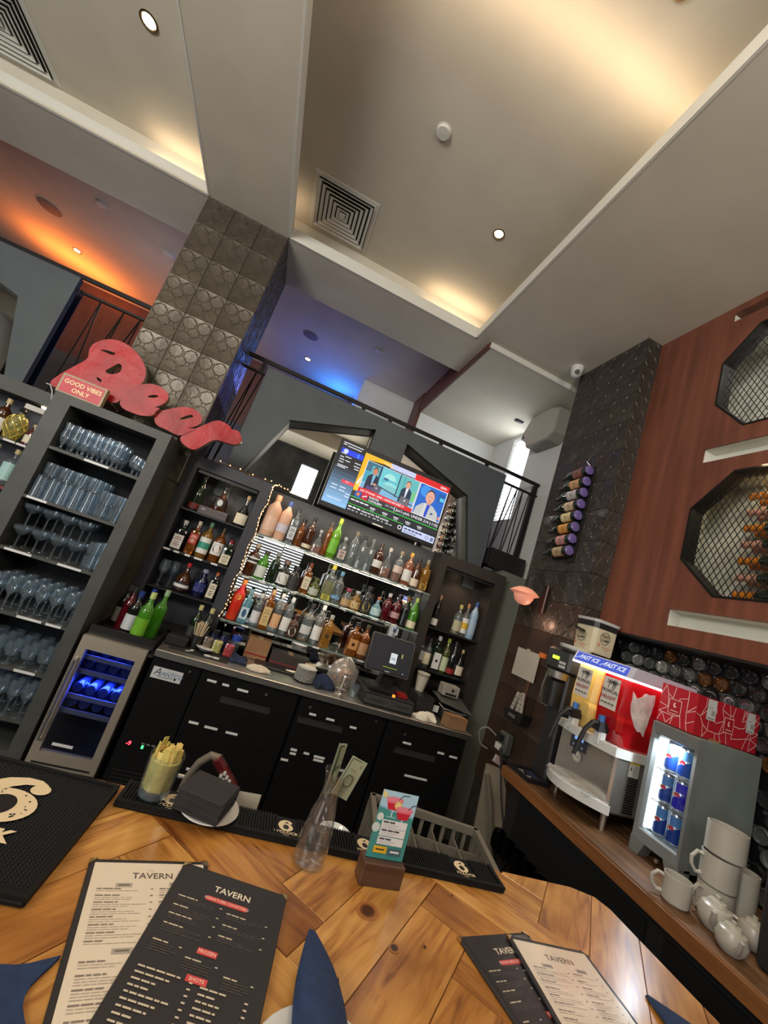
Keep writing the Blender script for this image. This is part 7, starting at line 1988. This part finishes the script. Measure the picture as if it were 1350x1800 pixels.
# menus -------------------------------------------------------------------------------------------
M_COVER = mat('menu_leatherette', (.022, .020, .022), .5)
M_BRASS = mat('brass_corner', (.75, .55, .25), .25, metal=1.0)
def menu(label, loc, rz, w, h, kind, seed, gloss=False):
    t = thing('menu', label, 'menu', loc, rz)
    MB().cbox(0, w, -h, 0, 0, .005, .0015).build('cover', M_COVER, t, smooth=False)
    P = Print(.00012); r = random.Random(seed); m = .010
    dark = kind == 'dark'
    bg = srgb(40, 38, 42) if dark else srgb(226, 212, 192)
    ink = srgb(206, 194, 170) if dark else srgb(136, 124, 114); ink2 = srgb(86, 80, 76) if dark else srgb(184, 172, 158); red = srgb(206, 74, 70)
    P.rect(m, -h + m, w - m, -m, bg)
    P.text('THE', w * .5, -.030, .007, ink2); P.text('TAVERN', w * .52, -.045, .021, srgb(236, 226, 204) if dark else srgb(90, 80, 74), bold=.015)
    def words(x0, x1, y0, y1, col):
        """a line of print too small to read: a row of word-long strokes"""
        x = x0
        while x < x1 - .004:
            e = min(x1, x + r.uniform(.007, .018))
            P.rect(x, y0, e, y1, col, up=False)
            x = e + .0022
    def block(x0, x1, y, n, head=True, price=True):
        if head: words(x0, x0 + (x1 - x0) * r.uniform(.3, .5), y - .002, y + .0006, ink)
        for k in range(n):
            words(x0, x0 + (x1 - x0) * r.uniform(.55, .9), y - .0066 - k * .0046, y - .0052 - k * .0046, ink2)
        if price: P.rect(x1 - .007, y - .003, x1 - .002, y - .0008, ink, up=False)
    def pill(x, y, ww, txt):
        if dark: P.rect(x - ww / 2, y - .006, x + ww / 2, y + .006, red)
        else: P.rect(x - ww / 2, y - .005, x + ww / 2, y + .005, srgb(176, 166, 154))
        if dark: P.text(txt, x, y, .0085, srgb(240, 200, 190), bold=.02)
        else: P.rect(x - ww * .35, y - .002, x + ww * .35, y + .002, srgb(120, 110, 100))
    if dark:
        pill(w * .5, -.071, .085, 'SIGNATURE COCKTAILS')
        for i, y in enumerate((-.085, -.108, -.128, -.150)): block(.022, w * .49, y, 2 + (i % 2))
        for i, y in enumerate((-.092, -.118, -.142)): block(w * .53, w - .024, y, 2)
        pill(w * .5, -.182, .036, 'FROZEN')
        block(.020, w * .32, -.186, 4); block(w * .36, w * .62, -.200, 4); block(w * .67, w - .022, -.212, 4)
        pill(w * .5, -.232, .036, 'SHOTS')
        for k in range(11):
            y = -.238 - k * .0105
            words(.020, .020 + r.uniform(.03, .075), y, y + .003, ink); P.rect(w * .50 - .010, y - .002, w * .50 - .004, y + .0008, ink, up=False)
            words(w * .54, w * .54 + r.uniform(.025, .055), y - .004, y - .001, ink); P.rect(w - .032, y - .006, w - .026, y - .0032, ink, up=False)
    else:
        pill(w * .30, -.068, .030, 'SMALL'); pill(w * .72, -.066, .030, 'MAIN')
        for c0, c1 in ((.024, w * .54), (w * .58, w - .024)):
            y = -.076
            while y > -.19:
                block(c0, c1, y, r.randint(1, 2)); y -= .0155
        pill(w * .36, -.205, .032, 'PLATES')
        for c0, c1 in ((.024, w * .54), (w * .58, w - .024)):
            y = -.220
            while y > -h + .05:
                block(c0, c1, y, r.randint(2, 3)); y -= .0215
    P.build('page', PRINT if gloss else PRINT, t, (0, 0, .0052))
    if gloss:
        MB().box(m, w - m, -h + m, -m, .0072, .0075).build('plastic_sleeve', glass('plastic_sleeve', (1, 1, 1), .15, 1.12), t, smooth=False)
    for (x, y) in ((0, 0), (w, 0)):
        s = 1 if x == 0 else -1
        MB().prism([(x - s * .0008, .0008), (x + s * .014, .0008), (x - s * .0008, -.014)], -.0004, .0062, 'z').build('brass_corner', M_BRASS, t, smooth=False)
    return t
menu('cream paged menu with black border lying partly under the dark menu', (-.100, 1.020, ZB + .0005), math.radians(10.5), .235, .40, 'light', 3)
menu('dark drinks menu headed THE TAVERN lying over the cream menu', (.083, 1.040, ZB + .0085), math.radians(-12.5), .235, .40, 'dark', 5)
menu('dark menu lying under a glossy cream menu', (.732, .958, ZB + .0005), math.radians(11), .230, .40, 'dark', 9, True)
menu('glossy plastic sleeved cream menu at the counter bend', (.878, .972, ZB + .0090), math.radians(-4), .228, .38, 'light', 12, True)
# navy napkins ---------------------------------------------------------------------------------------
def cone_napkin(label, loc, rz, L, wd, hgt, seed):
    t = thing('cloth_napkin', label, 'napkin', loc, rz)
    rings = []
    for k in range(11):
        f = k / 10
        w_ = wd * (.16 + .84 * math.sin(min(1, f * 1.7) * PI / 2)); hh = hgt * (.12 + .88 * math.sin(min(1, f * 1.2) * PI / 2))
        ring = []
        for i in range(20):
            a = 2 * PI * i / 20
            rr_ = 1 + .10 * math.sin(3 * a + seed + f * 2)
            ring.append((w_ * .5 * math.cos(a) * rr_, -f * L, hh * .5 * (1 + math.sin(a) * rr_ * .98)))
        rings.append(ring)
    MB().loft(rings).build('rolled_cloth', M_NAVYB, t)
    fl = []
    for k in range(8):
        f = .35 + .65 * k / 7
        fl.append([(wd * .45 + .035 * (f - .35) / .65 * j / 5 * 2, -f * L, max(.002, hgt * .45 * (1 - j / 5) ** 1.5)) for j in range(6)] + [(wd * .45 + .035 * (f - .35) / .65 * j / 5 * 2, -f * L, max(.0, hgt * .45 * (1 - j / 5) ** 1.5 - .003)) for j in range(5, -1, -1)])
    MB().loft(fl).build('loose_fold', M_NAVYB, t)
    return t
M_NAVYB = mat('navy_napkin', srgb(34, 54, 92), .85, noise=.15, nscale=60)
pl_ = thing('dinner_plate', 'white plate peeking out beside the dark drinks menu', 'plate', (.335, .645, ZB + .013))
MB().lathe([(.001, 0), (.07, 0), (.075, .001), (.11, .010), (.11, .013), (.075, .004), (.001, .004)], 40).build('plate', M_CHINA, pl_)
MB().lathe([(.107, .0105), (.11, .0135), (.1105, .011)], 40, cap=False).build('rim', M_CHINA, pl_)
cone_napkin('navy cloth napkin rolled to a point beside the dark drinks menu', (.352, .888, ZB + .027), math.radians(-5), .30, .088, .05, 1)
cone_napkin('navy cloth napkin rolled to a point near the counter bend', (1.215, .868, ZB + .001), math.radians(4), .26, .09, .045, 3)
cloth('cloth_napkin', 'navy cloth napkin spread flat under the cream menu', 'napkin', (-.185, .70, ZB + .0004), .24, .20, .012, M_NAVYB, 9, .1)
# ---------------------------------------------------------------- lift everything to floor level
for o in list(SC.objects):
    if o.parent is None:
        o.location.z += EYE
bpy.context.view_layer.update()
